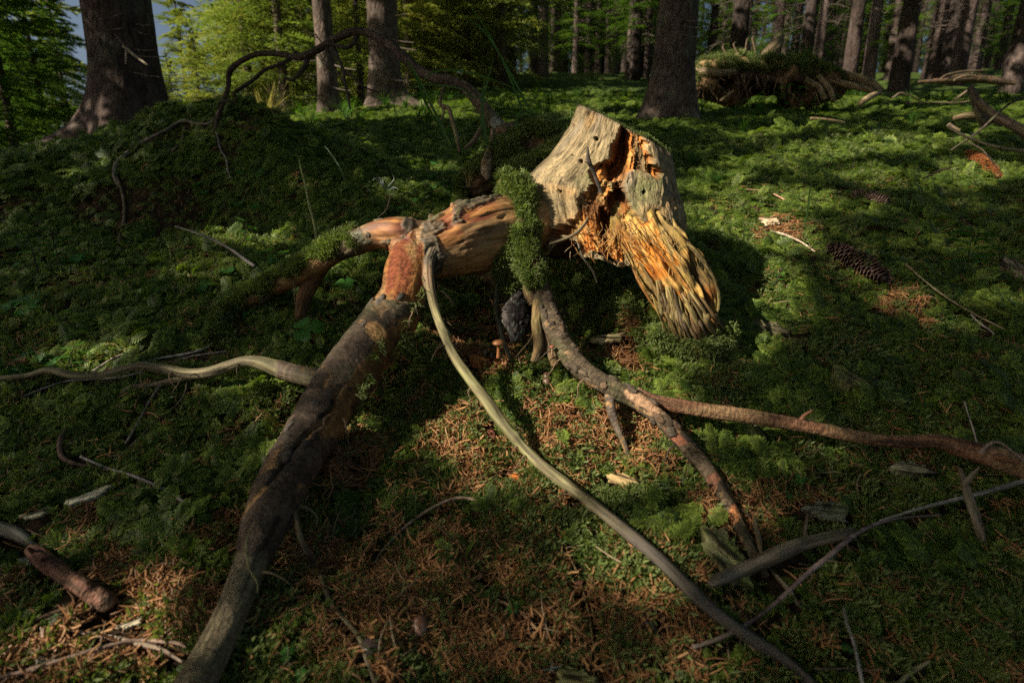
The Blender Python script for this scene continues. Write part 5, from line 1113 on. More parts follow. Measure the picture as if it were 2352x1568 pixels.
# turf on the sawn top and where moss climbs the left flank of the shell
rr_ = np.random.default_rng(5); nn_ = 1300
qa = rr_.uniform(0, 2 * np.pi, nn_); qr = np.sqrt(rr_.random(nn_)) * .9; pp = cen + (rim[(qa / (2 * np.pi) * nu).astype(int) % nu] - cen) * qr[:, None]
kk = (vnoise(pp * 13, 3) > -.15); pp = pp[kk]
o = scatter('moss', pp + [0, 0, .0], euler_from(np.tile([0, 0, 1.], (len(pp), 1)) + rr_.normal(0, .3, (len(pp), 3)), rr_.uniform(0, 6.28, len(pp))), rr_.uniform(.3, .8, len(pp)), cuC, 4, stump, 7); tag(o, kind='stuff')
bank = Tube(PX((1345, 300, 14, 1.33), (1300, 345, 20, 1.32), (1255, 375, 26, 1.28), (1215, 400, 30, 1.24), (1175, 415, 26, 1.18)), 80, 40); bank.disp = .4 * fbm(bank.G * 40, 3, 9); bank.col[:] = (.06, .045, .025)
part('moss_base', bank.mesh('moss_base', (M['rot'],)), stump); moss_on(bank, lambda px, py, D: D[:, 1] < .8, 2600, stump, seed=8)

# soil bank that carries the log, behind the left shoulder
pile = thing('earth_bank', 'small crumbling bank of dark earth and moss behind the left shoulder of the stump', 'bank', tuple(at(1180, 440, 1.42)))
t = Tube(PX((1060, 440, 20, 1.50), (1120, 425, 50, 1.50), (1190, 395, 75, 1.52), (1260, 370, 80, 1.53), (1330, 350, 60, 1.53)), 110, 80)
a_ = fbm(t.G * 22, 4, 3); t.disp = .25 * a_ + .1 * fbm(t.G * 70, 3, 4); t.col = mix((.05, .035, .02), (.13, .07, .03), sstep(-.1, .4, a_))
part('earth', t.mesh('earth', (M['rot'],)), pile); moss_on(t, lambda px, py, D: (D[:, 1] < .5) & (D[:, 2] > -.3) & (np.sin(px * .05) + np.sin(py * .07) > -.6), 3800, pile, seed=9, smin=.8, smax=1.6)

# ------------------------------------------------------------------ sorrel, grass, herbs
def sorrel(label, px, py, size_px, d=None, tilt=(0, -.45, 1), group=None, colr=(1, 1, 1), rot0=None):
    dd = d or gdepth(px, py, .015); p = at(px, py, dd); g = np.array([p[0] + .006, p[1] + .012, float(terrain(p[0], p[1]))]); 
    if p[2] - g[2] > .08 or p[2] < g[2] + .004: g[2] = p[2] - .03
    r_ = thing('wood_sorrel', label, 'plant', tuple(g), group); S_ = size_px * dd / F_PX
    x_, y_, z_ = basis(tilt, (0.02, 1, 0)); a0 = random.uniform(0, 2) if rot0 is None else rot0
    for k in range(3):
        a = a0 + k * 2.094; dr = x_ * math.cos(a) + y_ * math.sin(a); sd = -x_ * math.sin(a) + y_ * math.cos(a); V = []; C = []
        for u, w_, z0 in ((0, .02, 0), (.25, .34, .05), (.5, .56, .06), (.75, .60, .03), (.93, .42, -.02), (1.0, .22, -.05)):
            for s_ in (-1, -.5, 0, .5, 1):
                uu = u - (.13 if (u > .99 and s_ == 0) else 0)
                V.append(p + (dr * uu + sd * w_ * s_ + z_ * (z0 + .16 * abs(s_) * w_ - .10 * u * u)) * S_); C.append(np.array(colr) * (1.25 if s_ == 0 else 1) * (.9 + .2 * u))
        q_ = [(i * 5 + j, i * 5 + j + 1, i * 5 + j + 6, i * 5 + j + 5) for i in range(5) for j in range(4)]
        part('leaf', mesh_from('leaf', np.array(V), q_, None, np.array(C), None, True, (M['clover'],)), r_)
    t = Tube([(*p, .0006), (*((p + g) / 2 + [.003, 0, 0]), .0007), (*g, .0008)], 8, 6); t.col[:] = (.30, .10, .05); part('stem', t.mesh('stem', (M['twig'],)), r_)
sorrel('large three leaved wood sorrel under the left root, in front of the hanging root', 706, 755, 34, .98, (.1, -.75, .8), rot0=.4)
sorrel('wood sorrel leaf directly below the bend of the left root', 794, 650, 27, 1.02, (0, -.35, 1), rot0=.9)
SOR = [(1000, 425, 20), (1040, 395, 18), (985, 405, 20), (1050, 410, 18), (1020, 440, 18), (960, 455, 17), (925, 475, 16), (1075, 390, 15), (1005, 375, 16), (545, 465, 20), (588, 470, 18), (468, 655, 22), (520, 620, 22), (560, 640, 20), (610, 600, 22), (640, 590, 22), (590, 660, 20), (650, 655, 18), (540, 700, 18), (575, 715, 17), (490, 745, 18), (45, 690, 30), (80, 685, 28), (10, 705, 28), (60, 710, 24), (150, 575, 22), (180, 590, 20), (52, 600, 20), (90, 820, 22), (55, 815, 20), (120, 830, 20), (600, 400, 16), (610, 390, 15), (555, 395, 15), (455, 420, 15), (470, 440, 16), (660, 1500, 18), (690, 1550, 16), (1840, 1100, 14), (1812, 1135, 12), (1945, 1487, 13), (1178, 1395, 14)]
for i, (a_, b_, c_) in enumerate(SOR):
    if i < 9: lab, gp = 'wood sorrel leaf in the clump behind the red root, left of the stump', 'wood sorrel behind the root'
    elif i < 21: lab, gp = 'wood sorrel leaf in the moss left of the mossy root', 'wood sorrel left of the mossy root'
    elif i < 36: lab, gp = 'dim wood sorrel leaf in the shaded moss at the left', 'wood sorrel in the shade at left'
    else: lab, gp = 'tiny wood sorrel leaf in the foreground needles or moss', 'wood sorrel in the foreground'
    sorrel(lab, a_, b_, c_, None, (random.uniform(-.3, .3), -.35, 1), gp)
def blade_tuft(label, px, py, n_, L, spread, d=None, colr=(1, 1, 1), wd=.003, group=None, name='grass_tuft', mat='grass', up=1.0, cat_='grass'):
    dd = d or gdepth(px, py); p = at(px, py, dd); r_ = thing(name, label, cat_, tuple(p), group)
    r = random.Random(px * 7 + py)
    V = []; T = []; C = []
    for k in range(n_):
        a = r.uniform(0, 6.28); Lk = L * r.uniform(.5, 1.1); bend = r.uniform(.3, 1.0) * spread; hd = np.array([math.cos(a), math.sin(a), 0]); sd = np.cross(hd, [0, 0, 1.])
        b0 = p + np.array([r.uniform(-1, 1), r.uniform(-1, 1), 0]) * L * .08; a0 = len(V); m_ = 9; cc = np.array(colr) * r.uniform(.7, 1.3)
        for i in range(m_ + 1):
            u = i / m_; q = b0 + hd * Lk * bend * (u ** 1.7) + np.array([0, 0, up]) * Lk * (u - .55 * bend * u * u); w_ = wd * (1 - u ** 2) * .5
            V += [q - sd * w_, q + sd * w_ + hd * 0]; C += [cc * .9, cc]
        for i in range(m_): T += [(a0 + 2 * i, a0 + 2 * i + 1, a0 + 2 * i + 3), (a0 + 2 * i, a0 + 2 * i + 3, a0 + 2 * i + 2)]
    part('blades', mesh_from('blades', np.array(V), None, T, np.array(C), None, True, (M[mat],)), r_); r_.children[0]['kind'] = 'stuff'
    return r_
def blade(label, rows, wpx, colr=(1, 1, 1), name='grass_blade', mat='grass'):
    P_ = np.array(PX(*[(a_, b_, wpx, c_) for a_, b_, c_ in rows])); D, _ = cat_rom(P_, 40); T_ = np.gradient(D[:, :3], axis=0); sd = np.cross(T_, [0.1, -1., .1]); sd /= np.linalg.norm(sd, axis=1)[:, None]
    u = np.linspace(0, 1, 40); w_ = D[:, 3] * (1 - u ** 3) * (.5 + .5 * np.minimum(1, u * 6)); V = np.stack([D[:, :3] - sd * w_[:, None] * .5, D[:, :3] + sd * w_[:, None] * .5], 1)
    nn2 = np.cross(T_, sd); nn2 /= np.linalg.norm(nn2, axis=1)[:, None]; V[:, 0] += nn2 * w_[:, None] * .15
    name = 'long_grass'; o = link(name, mesh_from(name, V, grid_quads(40, 2, False), None, np.tile(np.array(colr), (80, 1)), None, True, (M[mat],)))
    tag(o, label, 'grass'); return o
t_ = thing('stalk', 'tall single green stalk rising from the moss above the mossy left root', 'plant', tuple(ground_at(725, 545)))
tt = Tube(PX((727, 552, 3, 1.15), (722, 515, 3, 1.14), (710, 470, 2.6, 1.14), (700, 420, 2.4, 1.14), (690, 385, 2, 1.14), (687, 365, 1, 1.14)), 40, 8); tt.col[:] = (.30, .32, .12); part('stem', tt.mesh('stem', (M['twig'],)), t_)
tt = Tube(PX((725, 530, 2, 1.14), (735, 522, 5, 1.14), (746, 514, 1, 1.14)), 12, 6, .3); tt.col[:] = (.22, .34, .08); part('leaf', tt.mesh('leaf', (M['twig'],)), t_)
blade('broad grass blade hanging over the arching root, left of its middle', [(1035, 335, 1.40), (1015, 290, 1.40), (990, 240, 1.40), (965, 185, 1.40), (938, 140, 1.40)], 7)
blade('folded grass blade dipping in front of the arching root', [(935, 140, 1.42), (955, 175, 1.42), (975, 230, 1.42), (1000, 275, 1.42), (1035, 335, 1.43), (1060, 360, 1.43)], 6, (.9, 1, .8))
blade('upright grass blade crossing the arching root above the stump', [(1122, 345, 1.44), (1112, 290, 1.43), (1107, 240, 1.42), (1110, 200, 1.41), (1118, 172, 1.41)], 8, (1.1, 1.2, 1.1))
blade('grass blade at the top, reaching above the upright one', [(1105, 300, 1.46), (1110, 230, 1.45), (1125, 165, 1.44), (1135, 135, 1.44)], 6)
blade('long thin grass blade arching down left to the moss behind the tree', [(1150, 290, 1.5), (1080, 215, 1.5), (1000, 195, 1.5), (930, 205, 1.5), (905, 235, 1.5), (915, 268, 1.5), (955, 300, 1.5)], 4)
blade('very long thin grass blade sweeping up from the log to the sky', [(1240, 300, 1.5), (1200, 220, 1.48), (1150, 130, 1.46), (1110, 70, 1.45), (1060, 35, 1.44), (1030, 40, 1.44)], 5, (.8, 1, .8))
blade('second long thin grass blade leaning to the upper left', [(1215, 300, 1.5), (1180, 200, 1.5), (1130, 90, 1.5), (1085, 20, 1.5), (1060, -30, 1.5)], 4, (.8, 1, .8))
blade('thin grass blade lying almost level across the arching root', [(1200, 270, 1.44), (1120, 230, 1.44), (1020, 215, 1.44), (920, 220, 1.44), (840, 240, 1.44), (790, 245, 1.44)], 3, (.9, 1, .8))
blade('grass blade curling over the arching root to the right', [(970, 190, 1.41), (990, 168, 1.42), (1030, 160, 1.43), (1080, 168, 1.43), (1150, 190, 1.45), (1200, 215, 1.46)], 5, (1.0, 1.2, .7))
blade('grass blade curling above the mossy log', [(1185, 300, 1.46), (1190, 265, 1.46), (1205, 250, 1.46), (1220, 262, 1.46)], 6)
blade('small grass blade curving over the log next to the stump', [(1255, 310, 1.44), (1275, 280, 1.43), (1305, 270, 1.42), (1325, 275, 1.42)], 7, (1, 1.2, .8))
blade('thin blue green grass blade in the dark moss left of centre', [(793, 425, 1.6), (785, 395, 1.6), (765, 360, 1.62), (745, 335, 1.64)], 4, (1.2, 1.4, 2.2))
blade('thin upright grass blade in sunny moss right of the stump', [(1848, 522, 1.5), (1856, 480, 1.5), (1860, 440, 1.5), (1872, 405, 1.5)], 5, (1.1, 1.1, 1.2))
blade_tuft('grass tuft with curved blades in the shaded moss at the left', 345, 700, 16, .13, .9, colr=(.9, 1.1, .8), wd=.0035)
blade_tuft('tuft of dry stems beside the knobbly hanging root behind the red root', 1075, 430, 14, .09, .5, 1.38, (.9, .8, .6), .002, mat='drygrass')
blade_tuft('grass tuft on the mossy log behind the stump', 1250, 285, 9, .12, .8, 1.5)
blade_tuft('grass clump in the shadow to the right of the sawn stump top', 1640, 430, 90, .14, 1.2, colr=(.8, 1.1, .9), wd=.002)
blade_tuft('grass clump at the right in front of the root mound', 1590, 380, 60, .12, 1.2, colr=(.8, 1.1, .9), wd=.002)
def herb(label, px, py, d, H, nleaf, Lf, colr=(1, 1, 1), lean=(0, 0), group=None, stemc=(.03, .03, .02)):
    p = at(px, py, d) if d else ground_at(px, py); r_ = thing('herb', label, 'plant', tuple(p), group); r = random.Random(int(px * 3 + py)); 
    top = p + np.array([lean[0], lean[1], H]); t = Tube([(*p, .0016), (*((p + top) / 2 + [r.uniform(-.01, .01), 0, 0]), .0013), (*top, .0006)], 12, 6); t.col[:] = stemc; part('stem', t.mesh('stem', (M['twig'],)), r_)
    for k in range(nleaf):
        u = .3 + .7 * k / max(1, nleaf - 1); c = p * (1 - u) + top * u; a = k * 2.4 + r.uniform(-.4, .4); dr = np.array([math.cos(a), math.sin(a), r.uniform(.0, .6)]); dr /= np.linalg.norm(dr); sd = np.cross(dr, [0, 0, 1.]); nn3 = np.cross(sd, dr); V = []
        for uu, w_ in ((0, .02), (.2, .28), (.45, .38), (.7, .28), (1, .02)):
            for s_ in (-1, 0, 1): V.append(c + dr * Lf * (uu + .12) + sd * Lf * w_ * .5 * s_ + nn3 * Lf * (.08 * abs(s_) - .25 * uu * uu))
        part('leaf', mesh_from('leaf', np.array(V), [(i * 3 + j, i * 3 + j + 1, i * 3 + j + 4, i * 3 + j + 3) for i in range(4) for j in range(2)], None, np.tile(np.array(colr) * r.uniform(.8, 1.2), (15, 1)), None, True, (M['clover'],)), r_)
herb('pale slender herb with narrow whorled leaves in the shade at the right', 2225, 640, None, .12, 12, .045, (.9, 1, .8), (-.01, 0))
for i, (a_, b_, h_) in enumerate([(1690, 290, .16), (1745, 285, .2), (1775, 275, .22), (1800, 285, .24), (1835, 280, .22), (1870, 290, .18), (1905, 285, .17), (1720, 300, .13)]):
    herb('leafy bilberry shoot in front of the root mound', a_, b_, None, h_, 9, .05, (.9, .9, .7), (random.uniform(-.04, .04), 0), 'bilberry shoots by the root mound')
for i, (a_, b_, h_) in enumerate([(1955, 395, .10), (1900, 400, .09), (2060, 400, .10), (2120, 420, .09), (2010, 330, .09), (2180, 340, .09), (1760, 340, .08)]):
    herb('dark leafy shoot in the sunlit moss to the right of the stump', a_, b_, None, h_, 6, .035, (.5, .5, .5), (random.uniform(-.03, .03), 0), 'dark shoots in the moss')
for i, (a_, b_, h_) in enumerate([(150, 640, .12), (90, 640, .10), (640, 640, .07), (560, 570, .07)]):
    herb('small shoot in the shaded moss at the left', a_, b_, None, h_, 5, .035, (.7, .7, .7), (random.uniform(-.02, .02), 0), 'shoots in the moss at left')
for i in range(70):
    rs_ = random.Random(i + 300); left_ = i < 40
    a_, b_ = (rs_.uniform(20, 800), rs_.uniform(300, 900)) if left_ else (rs_.uniform(1650, 2330), rs_.uniform(340, 760))
    herb('small leafy seedling in the shaded moss on the left' if left_ else 'small leafy seedling in the moss on the right slope', a_, b_, None, rs_.uniform(.02, .055), rs_.choice([4, 5, 6]), rs_.uniform(.014, .028), (1, 1, .9), (rs_.uniform(-.02, .02), 0), 'seedlings in the moss on the left' if left_ else 'seedlings on the right slope')
# lichens
def lichen(label, px, py, spx, d=None):
    dd = d or gdepth(px, py, .01); p = at(px, py, dd); r_ = thing('lichen', label, 'lichen', tuple(p)); r = random.Random(int(px)); S_ = spx * dd / F_PX; k_ = 0
    V = []; Q = []; off_ = 0; 
    for k in range(12):
        dr = np.array([r.uniform(-1, 1), r.uniform(-.6, .2), r.uniform(-.3, .9)]); dr /= np.linalg.norm(dr); e = p + dr * S_ * r.uniform(.5, 1.1); e2 = e + np.array([r.uniform(-1, 1), r.uniform(-1, 1), r.uniform(-.5, 1)]) * S_ * .5
        t = Tube([(*p, S_ * .07), (*((p + e) / 2 + np.array([r.uniform(-1, 1), 0, r.uniform(-1, 1)]) * S_ * .1), S_ * .05), (*e, S_ * .045), (*e2, S_ * .015)], 10, 5); V.append(t.V().reshape(-1, 3)); Q.append(grid_quads(10, 5) + off_); off_ += 50
    V = np.vstack(V); part('lobes', mesh_from('lobes', V, np.vstack(Q), None, np.ones((len(V), 3)), None, True, (M['lichen'],)), r_)
lichen('pale bushy lichen in the moss above the red root', 885, 438, 34)
lichen('white lichen scrap in front of the orange mushroom', 1118, 822, 14)
lichen('pale lichen on the bank by the big left trunk', 240, 375, 22, 2.0)
lichen('greenish white lichen at the bottom edge, centre', 1260, 1545, 34)
lichen('small lichen among needles near the bare end of the big root', 540, 1460, 24)
lichen('tiny lichen in the bottom left needles', 110, 1520, 20)
lichen('small pale lichen on the earth bank behind the red root', 1155, 395, 9, 1.40)

# loose litter of small broken twigs and dry stalks
def litter_mesh(seed):
    r = random.Random(seed); t = Tube([(0, 0, 0, .0008), (.015, r.uniform(-.001, .001), .001, .0009), (.03, r.uniform(-.002, .002), r.uniform(0, .002), .0008), (.048, r.uniform(-.003, .003), 0, .0004)], 8, 5)
    t.col[:] = np.array(r.choice([(.16, .11, .07), (.22, .15, .09), (.12, .085, .06), (.30, .22, .14)])); return t.mesh('broken_twig', (M['twig'],))
liC = make_coll('broken twigs', [litter_mesh(s) for s in range(6)])
x, y = view_pts(1500, .30, 4.5); z = terrain(x, y); N_ = tnorm(x, y) + r2.normal(0, .25, (len(x), 3))
o = scatter('twig_litter', np.stack([x, y, z + .003], -1), euler_from(N_, r2.uniform(0, 6.28, len(x))), r2.uniform(.4, 1.3, len(x)), liC, 6); tag(o, 'small broken twigs and dry stalks strewn over moss and needles', 'twigs', kind='stuff')
# ------------------------------------------------------------------ trees
def bark_trunk(root_, base, top, r0, r1, nv, nu, seed, colr, flare=0., roots=(), plates=True, name='trunk'):
    base = np.array(base, float); top = np.array(top, float); H = np.linalg.norm(top - base); PR = []
    for u in np.linspace(0, 1, 12):
        r = r0 * (1 - u) + r1 * u + flare * math.exp(-u * H / .18); PR.append((*(base * (1 - u) + top * u), r))
    PR[0] = (*(base - np.array([0, 0, .12])), r0 + flare * 1.4)
    t = Tube(PR, nv, nu); G = t.G
    ang = np.arctan2(t.dir[..., 1], t.dir[..., 0]); zz = t.C[:, 2] - base[2]
    t.disp = .06 * fbm(G * np.array([5, 5, 1.2]), 3, seed)
    for (az, amp, hh, wd) in roots:
        da = np.abs((ang - az + np.pi) % (2 * np.pi) - np.pi); t.disp += amp * np.exp(-(da / wd) ** 2) * np.exp(-np.clip(zz, -.1, 9) / hh)[:, None]
    big = fbm(G * np.array([7, 7, 3]), 4, seed + 1)
    d1, d2, cid = worley(G * np.array([38, 38, 13.]) + .8 * np.stack([big, fbm(G * 30, 3, seed + 8), big], -1), seed + 2); edge = (1 - sstep(.02, .25, d2 - d1)) * sstep(-.3, .3, fbm(G * np.array([25, 25, 14]), 3, seed + 9))
    if not plates: edge = edge * .4
    c = mix(np.array(colr) * .75, np.array(colr) * 1.5, np.clip(.5 + .5 * (cid - .5) + .7 * big, 0, 1)); c = mix(c, np.array(colr) * .3, .55 * edge)
    c = mix(c, (.16, .18, .13), .25 * sstep(.1, .5, fbm(G * 9, 3, seed + 4)))
    t.col = c; t.disp += .02 * big - .018 * edge + .006 * (cid - .5)
    part(name, t.mesh(name, (M['trunk'],)), root_); return t
def tree_base(px, depth):
    x = (px - CX) / F_PX * depth; # forward distance approx; refine y
    y = depth / math.cos(PITCH)
    for _ in range(8):
        z = float(terrain(x, y)); y += (depth - (y * FW[1] + z * FW[2])) / FW[1]
    return np.array([x, y, float(terrain(x, y))])
def big_tree(label, px, depth, dia, lean, Hh, seed, colr, flare, roots, nv=420, nu=180, name='spruce_tree'):
    b_ = tree_base(px, depth); r_ = thing(name, label, 'tree', tuple(b_)); top = b_ + np.array([lean[0] * Hh, lean[1] * Hh, Hh])
    bark_trunk(r_, b_, top, dia / 2, dia / 2 * (1 - .035 * Hh), nv, nu, seed, colr, flare, roots); return r_, b_
T1, b1 = big_tree('massive dark spruce trunk on the bank at the left with a flaring foot', 314, 3.0, .34, (-.012, .03), 3.6, 1, (.075, .052, .042), .05, ((math.radians(195), .75, .14, .42), (math.radians(-70), .5, .2, .5), (math.radians(-20), .35, .25, .4)))
T2, b2 = big_tree('second trunk from the left group, slender with pale sunny patches', 760, 4.6, .155, (-.02, .02), 4.2, 2, (.115, .085, .068), .02, ((math.radians(200), .25, .2, .5),), 300, 90)
T3, b3 = big_tree('pale spruce trunk in the middle distance behind the arching root, with a dark right side', 888, 5.5, .32, (.0, .02), 4.8, 3, (.115, .085, .068), .04, ((math.radians(-15), 1.2, .10, .45), (math.radians(230), .3, .2, .5)), 360, 120)
T4, b4 = big_tree('stout spruce trunk right behind the stump with a lit left edge', 1537, 4.0, .30, (.035, .03), 4.2, 4, (.10, .075, .06), .04, ((math.radians(200), .45, .25, .6), (math.radians(-40), .25, .2, .5)), 380, 140)
# dead snags on the big trunk
def snag(root_, a, b, r_px, colr=(.35, .28, .2)):
    t = Tube(PX((a[0], a[1], r_px, a[2]), ((a[0] + b[0]) / 2, (a[1] + b[1]) / 2 + 2, r_px * .8, (a[2] + b[2]) / 2), (b[0], b[1], r_px * .5, b[2])), 16, 8); t.col[:] = colr; part('dead_twig', t.mesh('dead_twig', (M['twig'],)), root_)
for TT, X0, Y0, Y1, dd in ((T2, 752, 20, 250, 4.5), (T3, 880, 20, 240, 5.3), (T4, 1545, 10, 120, 3.85), (T1, 300, 20, 200, 2.8)):
    rs = random.Random(X0)
    for _ in range(9):
        y_ = rs.uniform(Y0, Y1); s_ = rs.choice((-1, 1)); L_ = rs.uniform(14, 50)
        snag(TT, (X0 + s_ * 8, y_, dd), (X0 + s_ * (30 + L_), y_ + rs.uniform(-8, 16), dd - rs.uniform(0, .3)), rs.uniform(.9, 2.), (.13, .10, .08))
snag(T1, (285, 107, 2.72), (340, 150, 2.62), 4); snag(T1, (290, 110, 2.7), (289, 148, 2.66), 2.5); snag(T1, (205, 5, 2.85), (290, 110, 2.7), 2.5, (.10, .08, .07))
# foliage -----------------------------------------------------------------
def bough_arr(r, L, droop=.3, leaf=.045, wid=.014, dens=1.0):
    """arrays V (n,4,3) of leaf rhombs along a branch growing in +x"""
    n_side = int(11 * dens); out = []; cl = []
    def strip(p0, d, Ls, up_):
        m_ = max(3, int(Ls / (leaf * .55)))
        for k in range(m_):
            u = (k + .5) / m_; p = p0 + d * Ls * u + np.array([0, 0, -.22 * Ls * u * u])
            for s_ in (-1, 1):
                dd = d * .8 + s_ * .6 * np.cross(d, up_) + r.normal(0, .16, 3); dd /= np.linalg.norm(dd); sd = np.cross(dd, up_ + r.normal(0, .25, 3)); sd /= np.linalg.norm(sd) + 1e-9
                l_ = leaf * r.uniform(.7, 1.2); out.append([p, p + dd * l_ * .5 + sd * wid, p + dd * l_, p + dd * l_ * .5 - sd * wid]); cl.append(r.uniform(.7, 1.25) * (.8 + .4 * u))
    up_ = np.array([0, 0, 1.])
    for k in range(n_side):
        u = .12 + .88 * k / n_side; p = np.array([L * u, 0, -droop * L * u * u + .1 * L * u])
        for s_ in (-1, 1):
            d = np.array([.62, s_ * .78, -.12 + r.normal(0, .08)]); d /= np.linalg.norm(d); strip(p, d, L * .42 * (1 - u * .75) * r.uniform(.7, 1.15), up_)
    strip(np.array([L * .5, 0, -droop * L * .25]), np.array([.98, 0, -.2]), L * .5, up_)
    return np.array(out), np.array(cl)
_b = [bough_arr(np.random.default_rng(s), 1.0, .25 + .1 * s, .080, .0125, 1.25) for s in range(3)]
def crown_mesh(name, seed, H, R0, h0, nb, mat, leafk=1.0, topk=.12, brown=0.0, tint=(1, 1, 1)):
    r = np.random.default_rng(seed); VV = []; CC = []
    for k in range(nb):
        u = (k + r.random()) / nb; h = h0 + (H - h0) * u; L = R0 * ((1 - u) * (1 - topk) + topk) * r.uniform(.65, 1.15); az = k * 2.4 + r.normal(0, .3); el = r.normal(-.10, .16) + .35 * u
        V, c = _b[k % 3]; sub = r.random(len(V)) < .9; V = V[sub] ; c = c[sub]
        cen_ = V.mean(1, keepdims=True); V = cen_ * np.array([L, L, L]) + (V - cen_) * (.62 + .38 * min(L, 1.4)) * leafk
        ca, sa, ce, se = math.cos(az), math.sin(az), math.cos(el), math.sin(el)
        x, y, z = V[..., 0], V[..., 1], V[..., 2]; x, z = x * ce - z * se, x * se + z * ce; x, y = x * ca - y * sa, x * sa + y * ca
        VV.append(np.stack([x, y, z + h], -1)); t = r.uniform(.75, 1.2); base_c = np.tile(np.array(tint) * t, (len(c), 1)) * c[:, None]
        if brown > 0:
            bm = r.random(len(c)) < brown; base_c[bm] = np.array([2.2, .9, .9]) * c[bm][:, None]
        CC.append(base_c)
    V = np.vstack(VV); C = np.repeat(np.vstack(CC)[:, None], 4, 1); n_ = len(V)
    q = np.arange(n_ * 4).reshape(n_, 4)
    return mesh_from(name, V, q, None, C, None, False, (mat,))
def twigs_mesh(name, seed, H, R0, h0, nb):
    """bare dead branches: thin three-sided rods"""
    r = np.random.default_rng(seed); V = []; Q = []; o_ = 0
    for k in range(nb):
        h = h0 + (H - h0) * r.random(); az = r.uniform(0, 6.28); L = R0 * r.uniform(.4, 1); p0 = np.array([0, 0, h]); d = np.array([math.cos(az), math.sin(az), r.normal(-.1, .15)])
        segs = [(p0, p0 + d * L * .6, .009, .005), (p0 + d * L * .6, p0 + d * L + np.array([0, 0, -.1 * L]), .005, .002)]
        for s_ in range(3):
            q0 = p0 + d * L * r.uniform(.3, .8); d2 = d + r.normal(0, .6, 3); segs.append((q0, q0 + d2 / np.linalg.norm(d2) * L * .35, .004, .0015))
        for a, b, ra, rb in segs:
            x_, y_, z_ = basis(b - a, (0.1, .2, 1))
            for p, rr in ((a, ra), (b, rb)):
                for j in range(3): V.append(p + (x_ * math.cos(2.094 * j) + y_ * math.sin(2.094 * j)) * rr)
            for j in range(3): Q.append((o_ + j, o_ + (j + 1) % 3, o_ + 3 + (j + 1) % 3, o_ + 3 + j))
            o_ += 6
    return mesh_from(name, np.array(V), Q, None, np.tile([.16, .12, .10], (len(V), 1)), None, False, (M['twig'],))
def trunk_mesh(seed, H, r0, r1, colr, nv=50, nu=14):
    PR = [(0, 0, -.2, r0 * 1.35)] + [(.02 * H * math.sin(seed + u * 2) * u, 0, H * u, (r0 * (1 - u) + r1 * u) * (1 + .25 * math.exp(-u * 12))) for u in np.linspace(0.01, 1, 9)]
    t = Tube(PR, nv, nu); big = fbm(t.G * np.array([9, 9, 3.]), 3, seed); t.col = mix(np.array(colr) * .6, np.array(colr) * 1.5, sstep(-.4, .4, big)); t.disp = .05 * big; return t.mesh('trunk', (M['trunk'],))
ORD = ['first', 'second', 'third', 'fourth', 'fifth', 'sixth', 'seventh', 'eighth', 'ninth', 'tenth', 'eleventh', 'twelfth']
def nth(v, all_):
    return ORD[sorted(all_).index(v)] + ' from the left'
def tree(label, base, kids, group=None, scale=1.0, rz=0., name='spruce_tree', lean=(0, 0)):
    r_ = thing(name, label, 'tree', tuple(base), group); r_.rotation_euler = (lean[1], lean[0], rz); r_.scale = (scale,) * 3
    for nm, me in kids:
        k_ = link(nm, me, r_)
        if nm in ('dead_branches', 'boughs'): k_['kind'] = 'stuff'
    return r_
young = [crown_mesh('crown', 10 + s, 4.6, 1.5, .15, 120, M['young'], 1.0, .1, .10 if s == 0 else .16, (1, 1, 1)) for s in range(2)]
youngt = trunk_mesh(5, 4.7, .07, .01, (.12, .09, .07), 20, 8)
dark = [crown_mesh('crown', 30 + s, 3.6, 1.35, .1, 110, M['spruce'], 1.0, .15, .03) for s in range(2)]
mid = [crown_mesh('crown', 35 + s, 6.5, 1.7, .6, 100, M['young'], 1.0, .1, .05, (.75, .8, .8)) for s in range(2)]  # paler needle colour brightens crowns that the sun does not reach
low = [crown_mesh('boughs', 50 + s, 6.0, 1.2, 1.0, 34, M['spruce'], 1.0, .8, .02, (1.3, 1.3, 1.2)) for s in range(2)]
far = [crown_mesh('crown', 60 + s, 9, 2.2, .3, 75, M['young'], 2.0, .1, .06, (.9, .9, .9)) for s in range(2)]  # brighter needle colour stands in for sunlight on the far crowns
deadb = [twigs_mesh('dead_branches', s, 6, 1.1, .7, 46) for s in range(3)]
TR = [trunk_mesh(s, 13, .14, .06, c_) for s, c_ in ((1, (.062, .045, .038)), (2, (.095, .070, .060)), (3, (.045, .034, .029)))]
youngs = trunk_mesh(7, 3.7, .06, .012, (.12, .09, .07), 20, 8)
youngd = trunk_mesh(6, 6.6, .09, .015, (.12, .09, .07), 20, 8)
def fb(px, depth): return tree_base(px, depth)
# bright young spruces in the sun behind the bank
YS = [(590, 7.6, 0, .95), (660, 7.0, 1, 1.0), (405, 12, 0, .60), (345, 11, 1, .52), (455, 10, 0, .8), (180, 12, 0, .95), (480, 7.2, 1, .42), (620, 10.5, 0, 1.3), (420, 8.2, 0, .40), (380, 10, 1, .55), (640, 13, 0, 1.6), (710, 10, 1, 1.35), (800, 11, 1, 1.5), (940, 9.5, 1, 1.1), (985, 12.5, 0, 1.6), (1075, 10.5, 1, 1.15), (830, 8.2, 1, .8)]
for i, (px, d, k, s_) in enumerate(YS):
    b_ = fb(px, d); b_[2] -= .1
    tree(['bushy young yellow green spruce behind the mossy bank, ' + (nth(px, [q[0] for q in YS if q[0] <= 760]) if px <= 760 else ''), 'bushy young spruce behind the two pale trunks, ' + (nth(px, [q[0] for q in YS if q[0] > 760]) if px > 760 else '')][px > 760], b_, [('trunk', youngt), ('crown', young[k])], ['young spruces behind the bank', 'young spruces behind the pale trunks'][px > 760], s_, i * 1.3, 'young_spruce')
